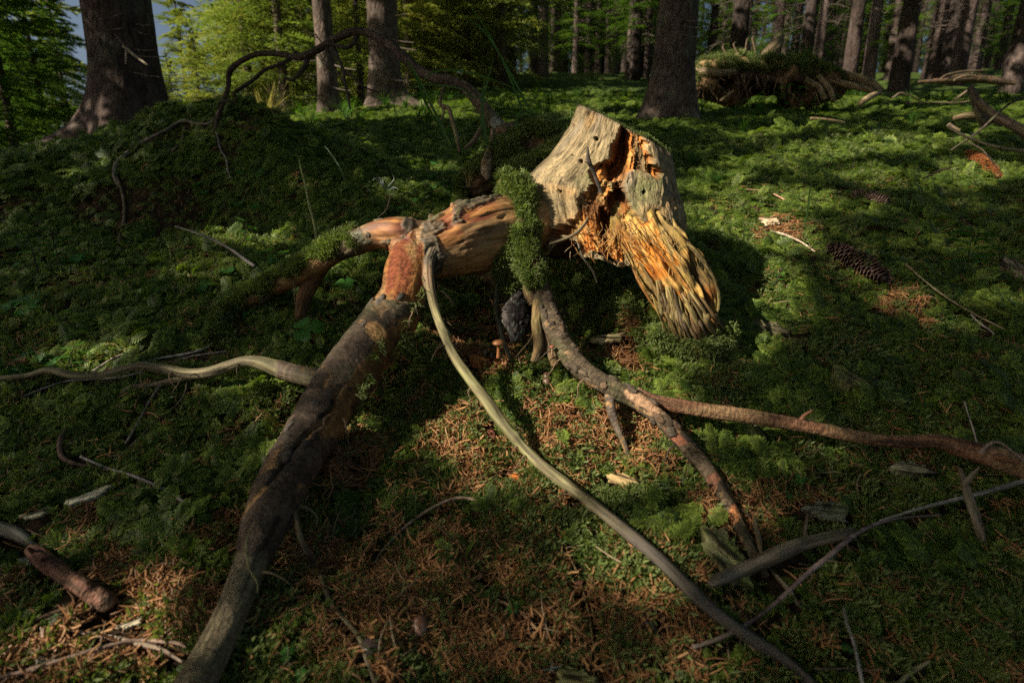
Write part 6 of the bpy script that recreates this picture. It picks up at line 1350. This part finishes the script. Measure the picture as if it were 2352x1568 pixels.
# darker spruces at the left edge
DS = [(-120, 4.8, 0, .9), (50, 5.6, 1, .85), (-20, 7.5, 0, 1.1), (130, 8.0, 0, .95), (-200, 6.5, 1, 1.1), (190, 9, 1, .9), (-380, 8, 0, 1.2), (60, 11, 1, 1.3), (-90, 13, 0, 1.6)]
for i, (px, d, k, s_) in enumerate(DS):
    b_ = fb(px, d); b_[2] -= .3
    tree('dense green spruce left of the big trunk, ' + nth(px, [q[0] for q in DS]), b_, [('trunk', youngs), ('crown', dark[k])], 'spruces left of the big trunk', s_, i * 1.9)
# middle dark stand
MS = [(1030, 14, 0), (1150, 10.5, 1), (1110, 15, 1), (870, 15, 0), (930, 18, 1), (1010, 19, 0)]
for i, (px, d, k) in enumerate(MS):
    tree('dark spruce in the deep wood between pale trunk and stump, ' + nth(px, [q[0] for q in MS]), fb(px, d), [('trunk', youngd), ('crown', mid[k])], 'dark spruces of the middle stand', 1.25, i * 2.2)
# standing trunks of the wood: px at the foot, width px, lean, colour
TRK = [(1227, 14, 0), (1247, 22, 1), (1262, 10, 2), (1280, 16, 2), (1296, 14, 0), (1318, 11, 1), (1334, 9, 0), (1350, 16, 2), (1372, 16, 1), (1386, 9, 2), (1405, 10, 0), (1423, 15, 1), (1446, 14, 0), (1468, 10, 2), (1490, 12, 1),
       (1634, 15, 2), (1655, 10, 0), (1688, 36, 2), (1722, 12, 1), (1772, 19, 2), (1800, 12, 0), (1843, 26, 2), (1872, 20, 1), (1896, 16, 0), (1925, 11, 2), (1947, 28, 0), (1985, 11, 2), (1993, 24, 1), (2022, 13, 2), (2045, 12, 0), (2062, 35, 0), (2090, 12, 2), (2096, 18, 2), (2128, 22, 2), (2145, 25, 0), (2170, 26, 2), (2192, 28, 1), (2222, 12, 0), (2238, 20, 1), (2262, 12, 2), (2318, 36, 1), (2285, 12, 0), (2400, 34, 2), (1085, 12, 0), (1180, 12, 2), (1010, 10, 1)]
rk = random.Random(3)
for i, (px, wd, k) in enumerate(TRK):
    dep = (.27 if wd > 12 else .22) / wd * F_PX; kids = [('trunk', TR[k]), ('dead_branches', deadb[i % 3])]
    
    if wd < 17: kids.append(('boughs', low[i % 2]))
    if wd >= 18: 
        nth = [t_[0] for t_ in TRK if t_[1] >= 18]; k2 = len([q for q in nth if q > px]) + 1
        side = 'right of the stump' if px > 1560 else 'left of the stout trunk behind the stump'
        ords = ['rightmost', 'second', 'third', 'fourth', 'fifth', 'sixth', 'seventh', 'eighth', 'ninth', 'tenth', 'eleventh', 'twelfth', 'thirteenth', 'fourteenth', 'fifteenth', 'sixteenth', 'seventeenth', 'eighteenth', 'nineteenth', 'twentieth', 'last']
        lab = (ords[min(k2 - 1, 20)] + (' from the right' if k2 > 1 else '') + ' of the thicker trunks, ' + ['mid brown', 'paler grey', 'dark brown'][k] + ' bark, in the wood'); gp = 'thicker trunks in the wood'
    else: lab, gp = 'thin distant spruce trunk among many in the wood behind the stump', 'thin distant trunks'
    o = tree(lab, fb(px, dep), kids, gp, (.27 if wd > 12 else .22) / .29, i * 1.7, lean=(.02 * rk.uniform(-1, 1), 0))
for i in range(115):
    px = rk.uniform(820, 2600) if i < 46 else (rk.uniform(980, 1560) if i < 80 else rk.uniform(1560, 2380)); dep = rk.uniform(20, 40) if i < 46 else rk.uniform(13, 30)
    tree('thin distant spruce trunk among many in the wood behind the stump', fb(px, dep), [('trunk', TR[i % 3]), ('dead_branches', deadb[i % 3]), ('boughs', low[i % 2])], 'thin distant trunks', rk.uniform(.7, 1), i)
for i in range(40):
    px = -700 + i * 85 + rk.uniform(-30, 30); dep = rk.uniform(26, 36) if px > 900 else rk.uniform(17, 26)
    if 200 < px < 560: continue
    tree('leafy spruce at the sunlit far edge of the wood', fb(px, dep), [('trunk', youngd), ('crown', far[i % 2])], 'spruces at the far edge of the wood', rk.uniform(.9, 1.5), i * 1.1)
# pale dry grass in the sun behind the bank
for i, (px, py, d) in enumerate([(470, 250, 4.6), (520, 255, 4.8), (575, 250, 5.0), (610, 255, 5.2), (500, 262, 4.2), (640, 262, 5.4), (545, 262, 4.4)]):
    b_ = fb(px, d); q = proj(b_)
    blade_tuft('clump of pale dry grass glowing in the sun behind the mossy bank', q[0], q[1], 60, .55, .75, d, (1, 1, 1), .012, 'dry grass behind the bank', 'dry_grass', 'drygrass')
for i in range(110):
    px = rk.uniform(640, 2350); d = rk.uniform(3.0, 8.0); b_ = fb(px, d); q = proj(b_)
    if 1300 < px < 1560 and d < 4: continue
    blade_tuft('low grass tuft on the sunlit forest floor beyond the stump', q[0], q[1], 26, .10 + .02 * d, 1.0, d, (1.1, 1.2, .8), .003 + .0008 * d, 'grass tufts beyond the stump')

# ------------------------------------------------------------------ upturned root plate behind on the right
mound = thing('root_plate', 'upturned root plate with grassy top, hanging roots and dark hollow behind the stump', 'root plate', tuple(ground_at(1760, 250)))
Dm = 4.7
t = Tube(PX((1590, 205, 20, Dm), (1625, 188, 46, Dm), (1680, 186, 46, Dm), (1740, 188, 48, Dm), (1800, 190, 48, Dm), (1860, 192, 44, Dm), (1905, 200, 36, Dm), (1935, 215, 16, Dm)), 260, 90)
a_ = fbm(t.G * np.array([5, 5, 5.]), 4, 3); b_ = ridged(t.G * np.array([14, 14, 16]), 3, 4); px, py, _ = proj(t.V())
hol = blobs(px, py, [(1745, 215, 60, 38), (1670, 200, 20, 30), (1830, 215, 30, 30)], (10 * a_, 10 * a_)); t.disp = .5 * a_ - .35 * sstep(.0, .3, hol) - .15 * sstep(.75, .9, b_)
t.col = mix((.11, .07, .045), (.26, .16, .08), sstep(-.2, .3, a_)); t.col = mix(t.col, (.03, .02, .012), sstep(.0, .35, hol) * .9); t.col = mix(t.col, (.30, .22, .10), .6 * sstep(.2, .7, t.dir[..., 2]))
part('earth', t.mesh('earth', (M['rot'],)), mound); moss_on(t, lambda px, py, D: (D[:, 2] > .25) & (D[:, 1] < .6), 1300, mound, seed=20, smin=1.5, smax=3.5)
r = random.Random(8)
for i in range(90):
    x0 = r.uniform(1600, 1920); y0 = r.uniform(165, 215); L_ = r.uniform(8, 50); bx = r.uniform(-30, 30); rr = r.choice([.5, .7, .9, 1.2, 1.8])
    tt = Tube(PX((x0, y0, rr, Dm - .18), (x0 + bx * .5 + r.uniform(-6, 6), y0 + L_ * .5, rr * .8, Dm - .26), (x0 + bx, y0 + L_, rr * .4, Dm - .22)), 14, 7); tt.col[:] = np.array(r.choice([(.20, .12, .07), (.12, .07, .04), (.28, .19, .10)])) * r.uniform(.7, 1.2)
    part('root', tt.mesh('root', (M['twig'],)), mound)
for rows in ([(1935, 170, 8, 4.6), (1970, 180, 9, 4.5), (2000, 192, 9, 4.45), (2025, 208, 6, 4.4)], [(1915, 188, 6, 4.5), (1960, 198, 7, 4.4), (2005, 210, 6, 4.35)], [(2020, 212, 6, 4.3), (1995, 225, 7, 4.2), (1975, 238, 6, 4.15)], [(1880, 175, 5, 4.5), (1905, 205, 6, 4.4), (1915, 232, 5, 4.35)], [(1655, 232, 3, 4.4), (1685, 210, 4, 4.35)], [(1850, 185, 7, 4.5), (1880, 200, 6, 4.45), (1895, 228, 6, 4.4)], [(1600, 160, 7, 4.6), (1640, 168, 8, 4.5), (1690, 166, 6, 4.5)]):
    limb('root', rows, 40, 14, 'pale', 500, mound, base=(.42, .30, .17))
blade_tuft('bright grass fringe on top of the root plate', 1850, 150, 120, .22, 1.0, 4.65, (1, 1.2, .7), .006)
blade_tuft('short grass fringe on the middle of the root plate', 1760, 148, 90, .18, 1.0, 4.65, (1, 1.1, .7), .006)
st2 = thing('broken_stump', 'pale broken stump standing behind the root plate', 'tree stump', tuple(at(1775, 140, 5.4)))
limb('wood', [(1735, 165, 9, 5.4), (1760, 130, 14, 5.4), (1785, 100, 12, 5.4), (1800, 80, 3, 5.4)], 60, 50, 'pale', 520, st2, base=(.24, .17, .10))
for i, (x0, y0, x1, y1) in enumerate([(1678, 165, 1660, 110), (1700, 160, 1685, 105), (1690, 165, 1715, 95), (1730, 160, 1728, 90), (1712, 162, 1700, 118), (1845, 160, 1850, 90)]):
    o = thing('dry_stalk', 'pale dry stalk sticking up from the root plate', 'plant', tuple(at(x0, y0, 4.6)), 'dry stalks on the root plate')
    tt = Tube(PX((x0, y0, 3, 4.6), ((x0 + x1) / 2 + 6, (y0 + y1) / 2, 3, 4.6), (x1, y1, 3.5, 4.6), (x1 + 4, y1 - 8, 2, 4.6)), 20, 7); tt.R *= .4; tt.col[:] = (.16, .11, .07); part('stem', tt.mesh('stem', (M['twig'],)), o)
m2 = thing('root_plate', 'low far root plate of arched pale roots before the trunks at the right', 'root plate', tuple(at(2230, 185, 7)))
limb('earth', [(2110, 188, 3, 7), (2160, 186, 6, 7), (2230, 180, 10, 7), (2290, 186, 8, 7), (2330, 192, 4, 7)], 60, 40, 'bark', 530, m2, base=(.10, .07, .05))
for rows in ([(2158, 184, 1.5, 6.8), (2175, 172, 1.8, 6.8), (2215, 164, 1.8, 6.8), (2260, 162, 1.2, 6.8)], [(2170, 184, 1.5, 6.75), (2195, 174, 2, 6.75), (2235, 168, 1.5, 6.75)], [(2190, 186, 2, 6.7), (2210, 176, 3, 6.7), (2240, 174, 2, 6.7)]):
    limb('root', rows, 30, 10, 'pale', 540, m2, base=(.26, .18, .12))
# fallen wood at the right edge
dw = thing('fallen_branch', 'heap of split fallen branches near the right edge, one snag pointing up', 'branch', tuple(ground_at(2260, 290)))
for rows, cc in (([(2265, 290, 10, 2.75), (2250, 260, 9, 2.75), (2238, 225, 9, 2.75), (2228, 200, 6, 2.75)], (.13, .09, .07)), ([(2248, 232, 6, 2.7), (2280, 262, 8, 2.65), (2330, 290, 10, 2.55), (2400, 330, 12, 2.45)], (.26, .17, .13)), ([(2190, 272, 5, 2.8), (2225, 266, 8, 2.78), (2275, 272, 8, 2.75), (2300, 285, 6, 2.7)], (.25, .17, .10))):
    limb('branch', rows, 90, 40, 'pale', 560, dw, base=cc)
FW_ = [('thin dark stem slanting across the fallen branches at the right edge', [(2185, 345, 2, 2.2), (2250, 300, 2.5, 2.2), (2310, 245, 2.5, 2.2), (2355, 222, 2, 2.2)], (.06, .045, .04)),
       ('pale thin stick rising left of the snag on the fallen branches', [(2190, 232, 3, 3.2), (2215, 214, 3, 3.2), (2236, 196, 2.5, 3.2)], (.4, .3, .2)),
       ('short cut stick on the moss left of the fallen branches', [(2178, 286, 5, 2.3), (2190, 296, 5.5, 2.3), (2202, 302, 5, 2.3)], (.30, .2, .13)),
       ('long pale stick lying level on the far moss, right of the root plate', [(2080, 237, 1.4, 3.6), (2140, 236, 1.8, 3.6), (2200, 236, 1.8, 3.6), (2240, 230, 1.2, 3.6)], (.36, .26, .18)),
       ('straight pale stick in the moss in front of the root plate', [(1862, 272, 3, 3.1), (1905, 276, 3, 3.1), (1940, 282, 2.5, 3.1)], (.42, .28, .16)),
       ('short pale stick right of the root plate foot', [(2050, 225, 2, 3.9), (2072, 214, 2, 3.9), (2110, 228, 1.5, 3.8)], (.34, .24, .18)),
       ('curved dead twig in the sunny moss right of the small level cone', [(2120, 410, 2.5, 1.7), (2160, 392, 2.5, 1.7), (2185, 385, 2, 1.7)], (.30, .2, .12))]
for i, (lab, rows, cc) in enumerate(FW_):
    o = thing('stick', lab, 'stick', tuple(at(*rows[1][:2], rows[1][3]))); limb('stem', rows, 50, 12, 'pale', 570 + i, o, base=cc)

# ------------------------------------------------------------------ added unseen tree crowns, their leaves placed to shape sun flecks and shade
SX, SY, SZ = basis(SUN, (0, 0, 1))
def uv(p): p = np.asarray(p, float); return p @ SX, p @ SY
LIT = []      # (u, v, radius u, radius v, strength)
def lit(px, py, rpx, d=None, s=1., ry=None):
    d = d or gdepth(px, py); p = at(px, py, d); u, v = uv(p); LIT.append((u, v, rpx * d / F_PX, (ry or rpx) * d / F_PX, s))
# sun flecks wanted on the stump and its roots
for q in [(1330, 320, 75, 1.12), (1420, 330, 90, 1.1), (1500, 380, 70, 1.1), (1280, 400, 80, 1.08), (1380, 430, 95, 1.05), (1480, 470, 95, 1.05), (1300, 490, 70, 1.04), (1400, 520, 80, 1.02), (1500, 560, 85, 1.02), (1540, 640, 75, 1.0), (1580, 700, 60, 1.0), (1600, 745, 35, 1.0), (1180, 440, 55, 1.04), (1190, 520, 45, 1.02),
          (1110, 480, 60, 1.0), (1030, 500, 50, .98), (950, 520, 60, .97), (880, 525, 50, .98), (930, 620, 50, .93), (890, 690, 40, .9), (820, 555, 40, 1.0), (750, 580, 40, 1.03), (1000, 640, 25, .93), (1010, 740, 25, .88), (1050, 830, 22, .85), (1110, 905, 22, .82), (1180, 990, 24, .78), (1250, 1065, 22, .74), (1330, 1130, 20, .71),
          (1240, 640, 30, 1.0), (1270, 740, 30, .96), (1230, 820, 22, .92), (1310, 810, 20, .93), (1450, 905, 32, .85), (1520, 925, 30, .84), (1600, 940, 24, .83), (1680, 945, 20, .82), (1640, 1090, 15, .75), (1683, 1180, 20, .71)]:
    lit(q[0], q[1], q[2], q[3], 1.0)
for q in [(560, 830, 22, .92), (500, 845, 20, .92), (620, 840, 18, .9), (440, 860, 18, .92), (840, 780, 30, .87), (800, 840, 26, .86), (700, 985, 22, .75), (880, 130 * 5, 10, .9), (480, 1440, 16, .52), (1850, 975, 14, .8)]:
    lit(q[0], q[1], q[2], q[3], .75)
# on the ground
for q in [(1480, 900, 70, 1), (1380, 960, 60, .9), (1150, 960, 60, .8), (1080, 960, 50, .9), (1060, 1020, 40, .7), (1150, 1030, 70, .9), (1240, 940, 60, .8), (1300, 1000, 80, .95), (1420, 1000, 80, .95), (1520, 1040, 60, .9), (1360, 1080, 60, .9), (1450, 1110, 50, .8), (1200, 1110, 60, .6), (1290, 1150, 50, .5), (1400, 1270, 45, .75), (1450, 1290, 40, .9), (1500, 1310, 50, .9), (1530, 1340, 30, .8),
          (790, 1000, 35, .85), (820, 970, 30, .8), (745, 1060, 40, .8), (720, 1100, 30, .5), (420, 1340, 40, .6), (370, 1380, 50, .9), (330, 1430, 60, 1.), (250, 1460, 50, .9), (420, 1290, 30, .5), (120, 1510, 40, .5), (200, 1440, 20, .6), (40, 1550, 30, .5), (400, 1530, 50, .6), (640, 1520, 40, .5), (700, 1440, 30, .3),
          (250, 825, 45, .9), (200, 820, 30, .7), (460, 620, 40, .55), (560, 640, 40, .5), (600, 565, 50, .8), (540, 540, 30, .7), (640, 545, 30, .8), (790, 610, 40, .8), (760, 700, 40, .5), (960, 440, 50, .6), (1040, 400, 45, .8), (1100, 420, 35, .8), (1120, 360, 30, .7), (640, 945, 25, .6),
          (1620, 800, 50, .8), (1560, 820, 60, .7), (1700, 850, 30, .3), (1640, 600, 50, .7), (1660, 500, 70, .9), (1600, 430, 40, .8), (1720, 520, 90, .95), (1800, 560, 60, .8), (1780, 460, 90, .9), (1850, 480, 60, .7), (1920, 420, 60, .5), (2000, 400, 60, .7), (2080, 420, 70, .6), (2200, 420, 60, .7), (2300, 400, 60, .7), (2250, 380, 60, 1.), (2255, 400, 40, 1.), (1750, 380, 60, .8), (1680, 410, 40, .8), (1900, 345, 110, .9), (2020, 340, 80, .9), (2150, 330, 60, .7), (1800, 330, 80, .6),
          (2080, 690, 45, .6), (2180, 740, 40, .5), (1980, 640, 25, .6), (1960, 600, 25, .5), (2310, 700, 35, .6), (2010, 560, 40, .3), (2160, 560, 50, .3), (1760, 640, 40, .4), (1880, 700, 30, .3),
          (1000, 560 - 60, 20, .5), (1320, 930, 40, .6), (1580, 1240, 30, .4), (1250, 1480, 40, .35), (1370, 1450, 40, .3), (1560, 1500, 40, .35), (950, 1440, 30, .4), (900, 1370, 30, .25), (1050, 1500, 40, .35)]:
    lit(q[0], q[1], q[2], None, q[3])
for q in [(1640, 300, 40, 1.), (1700, 285, 50, .95), (1760, 272, 50, .9), (1830, 262, 50, .9), (1900, 262, 50, .9), (1960, 275, 40, .8), (1690, 315, 50, .8), (1780, 305, 50, .9), (1870, 300, 50, .9), (1960, 310, 50, .8), (2050, 300, 50, .7), (1610, 290, 30, .8), (2150, 290, 40, .6), (1450, 250, 40, .9), (1500, 262, 30, .8), (1620, 345, 30, .5), (1740, 345, 40, .5), (2290, 300, 40, .7), (1590, 400, 25, .7), (1980, 480, 40, .5), (1870, 530, 40, .5), (2260, 480, 40, .4), (1640, 440, 25, .6), (1720, 590, 40, .6)]:
    lit(q[0], q[1], q[2], None, q[3])
LITA = np.array(LIT)
# where a shadow is wanted: everything the camera sees of the near ground and the limbs
def light_want(u, v, grow=.012):
    r = np.zeros_like(u)
    for (a, b, ra, rb, s) in LITA:
        d = np.sqrt(((u - a) / (ra + grow)) ** 2 + ((v - b) / (rb + grow)) ** 2); r = np.maximum(r, s * (1 - sstep(.9, 1.2, d)))
    return r
rc = np.random.default_rng(21)
def near_targets(n_):
    x, y = [], []
    a = rc.uniform(-1.5, 1.5, n_); y = .12 * (3.6 / .12) ** rc.random(n_) ; x = a * (y + .12); z = terrain(x, y) + rc.uniform(0, .15, n_) + (rc.random(n_) < .25) * rc.uniform(0, .45, n_); return np.stack([x, y, z], -1)
leaves = []
# uniform in sun-plane: rejection on a grid of the projected region
T_ = near_targets(60000); U0, V0 = uv(T_); cell = .05
gridset = np.unique(np.stack([np.floor(U0 / cell), np.floor(V0 / cell)], -1), axis=0)
# per cell pick leaf centres
per = 28
cu = (np.repeat(gridset[:, 0], per) + rc.random(len(gridset) * per)) * cell; cv = (np.repeat(gridset[:, 1], per) + rc.random(len(gridset) * per)) * cell
want = light_want(cu, cv); nse = fbm(np.stack([cu * 6, cv * 6, 0 * cu], -1), 3, 5)
keep = rc.random(len(cu)) > np.clip(want * 1.25, 0, 1) + .15 * sstep(.25, .5, nse)
cu, cv, nse = cu[keep], cv[keep], nse[keep]
tt_ = rc.uniform(3.6, 6.2, len(cu)); near_leaf = cu[:, None] * SX + cv[:, None] * SY + (tt_[:, None] * SUN); near_size = np.full(len(cu), .0165); print('near leaves', len(cu))  # unseen leaves added toward the sun, left out where flecks are wanted
# the farther floor gets broad bands of light from far_leaf below
# unseen leaves added high overhead to dim the sky light on the clearing
no = 150000; ov = np.stack([rc.uniform(-8, 9, no), rc.uniform(-8, 11, no), rc.uniform(5, 10, no)], -1)
ov = ov[fbm(ov * .5, 2, 9) > -.25]; ou, ovv = uv(ov); wo_ = light_want(ou, ovv, .05)
gs = set(map(tuple, gridset.astype(int))); ing = np.array([(int(math.floor(a_ / cell)), int(math.floor(b_ / cell))) in gs for a_, b_ in zip(ou, ovv)])
pg = ov.copy()
for _ in range(12): pg -= ((pg[:, 2] - terrain(pg[:, 0], pg[:, 1], False)) / SUN[2] * .7)[:, None] * SUN
bo = fbm(np.stack([pg[:, 0] * .9, pg[:, 1] * 1.6, 0 * pg[:, 0]], -1), 3, 55); px_, py_, pd_ = proj(pg)
offv = (pg[:, 1] < .2) | (px_ > 2700)
okf = ~ing & (offv | ((bo < -.08) & ~((px_ < 980) & (pg[:, 1] > 3.6))))
ov = ov[(ing & (wo_ < .05)) | okf]; print('overhead', len(ov))
over_size = np.full(len(ov), .075)
n_ = 60000; a = rc.uniform(-1.3, 1.4, n_); y = np.sqrt(rc.uniform(3.4 ** 2, 15 ** 2, n_)); x = a * y; z = terrain(x, y, False) + rc.uniform(0, 1, n_) ** 3 * 1.5
bn = fbm(np.stack([x * .9, y * 1.6, 0 * x], -1), 3, 55); px_, py_, _ = proj(np.stack([x, y, z], -1))
shade = sstep(-.02, -.18, bn + .02); open_ = np.maximum(sstep(300, 240, px_ * 0 + 1e3), (((px_ < 980) & (y > 3.6)) | ((px_ > 1560) & (px_ < 2050) & (y > 4) & (y < 5.6))).astype(float))
k = (rc.random(n_) < shade * .85) & ~(open_ > .5)
x, y, z = x[k], y[k], z[k]; pf = np.stack([x, y, z], -1); far_leaf = pf + SUN * rc.uniform(6.5, 9.5, len(x))[:, None]; far_size = np.full(len(x), .085)  # unseen leaves added to cast shade bands on the farther floor
# unseen leaves added to dapple the light on the four near trunks
tl = []
for (b_, rr_, Hh, am, thr) in ((b1, .26, 2.2, 2600, -.02), (b2, .09, 2.6, 1600, .0), (b3, .18, 3.0, 4000, .02), (b4, .17, 2.4, 2200, .28)):
    az = rc.uniform(-np.pi, np.pi, am); p = b_ + np.stack([rr_ * np.cos(az), rr_ * np.sin(az), rc.uniform(0, Hh, am)], -1)
    uu, vv = uv(p); nn4 = fbm(np.stack([uu * 7, vv * 5, 0 * uu], -1), 3, 66); p = p[nn4 < thr + .05]; tl.append(p + SUN * rc.uniform(5, 7.5, len(p))[:, None])
trunk_leaf = np.vstack(tl)
L_all = np.vstack([near_leaf, far_leaf, trunk_leaf, ov]); S_all = np.concatenate([near_size, far_size, np.full(len(trunk_leaf), .05), over_size])
# nothing of them may hang into the view: lift those out along the sun's ray
qx, qy, qd = proj(L_all); inv = (qd > .1) & (qx > -260) & (qx < 2620) & (qy > -140)
for _ in range(10):
    L_all[inv] += SUN * .9; qx, qy, qd = proj(L_all); inv = (qd > .1) & (qx > -260) & (qx < 2620) & (qy > -140)
L_all, S_all = L_all[~inv], S_all[~inv]
trunks = np.array([(3.8, -2.5), (5.8, 1.6), (2.0, -5.0), (8.5, 4.0), (-3.6, -1.8), (-5.4, 1.0), (-2.2, -3.4), (-7.2, -1.0), (-5.8, 4.2), (-7.5, 7.0), (-1.0, 2.0 - 6), (-9.5, 3.0)])  # feet of the added trees that carry the shading leaves
own = np.argmin(((L_all[:, None, :2] - trunks[None]) ** 2).sum(-1), 1)
for i, (tx, ty) in enumerate(trunks):
    P_ = L_all[own == i]; Sz = S_all[own == i]
    if len(P_) < 50: continue
    g = np.array([tx, ty, float(terrain(tx, ty))]); r_ = thing('added_shade_spruce', 'added unseen spruce outside the picture, its crown placed to shade the stump', 'tree', tuple(g), 'added shading spruces outside the picture')
    D = rc.normal(0, 1, P_.shape); D[:, 2] *= .5; D -= (D @ SUN)[:, None] * SUN * .7; D /= np.linalg.norm(D, axis=1, keepdims=True); s_ = np.cross(D, SUN + rc.normal(0, .3, P_.shape)); s_ /= np.linalg.norm(s_, axis=1, keepdims=True)
    Sz = Sz[:, None] * rc.uniform(.7, 1.3, (len(P_), 1)); V = np.stack([P_ - D * Sz * 1.1, P_ + s_ * Sz * .5, P_ + D * Sz * 1.1, P_ - s_ * Sz * .5], 1)
    part('crown', mesh_from('crown', V, np.arange(len(P_) * 4).reshape(-1, 4), None, np.ones((len(P_) * 4, 3)), None, False, (M['spruce'],)), r_)  # loose leaves, placed only for the shade they cast
    t = Tube([(*g, .2), (*(g + [0, 0, 3]), .17), (*(g + [0, 0, 6]), .13), (*(g + [0, 0, 10]), .05)], 20, 10); t.col[:] = (.12, .09, .08); part('trunk', t.mesh('trunk', (M['trunk'],)), r_)
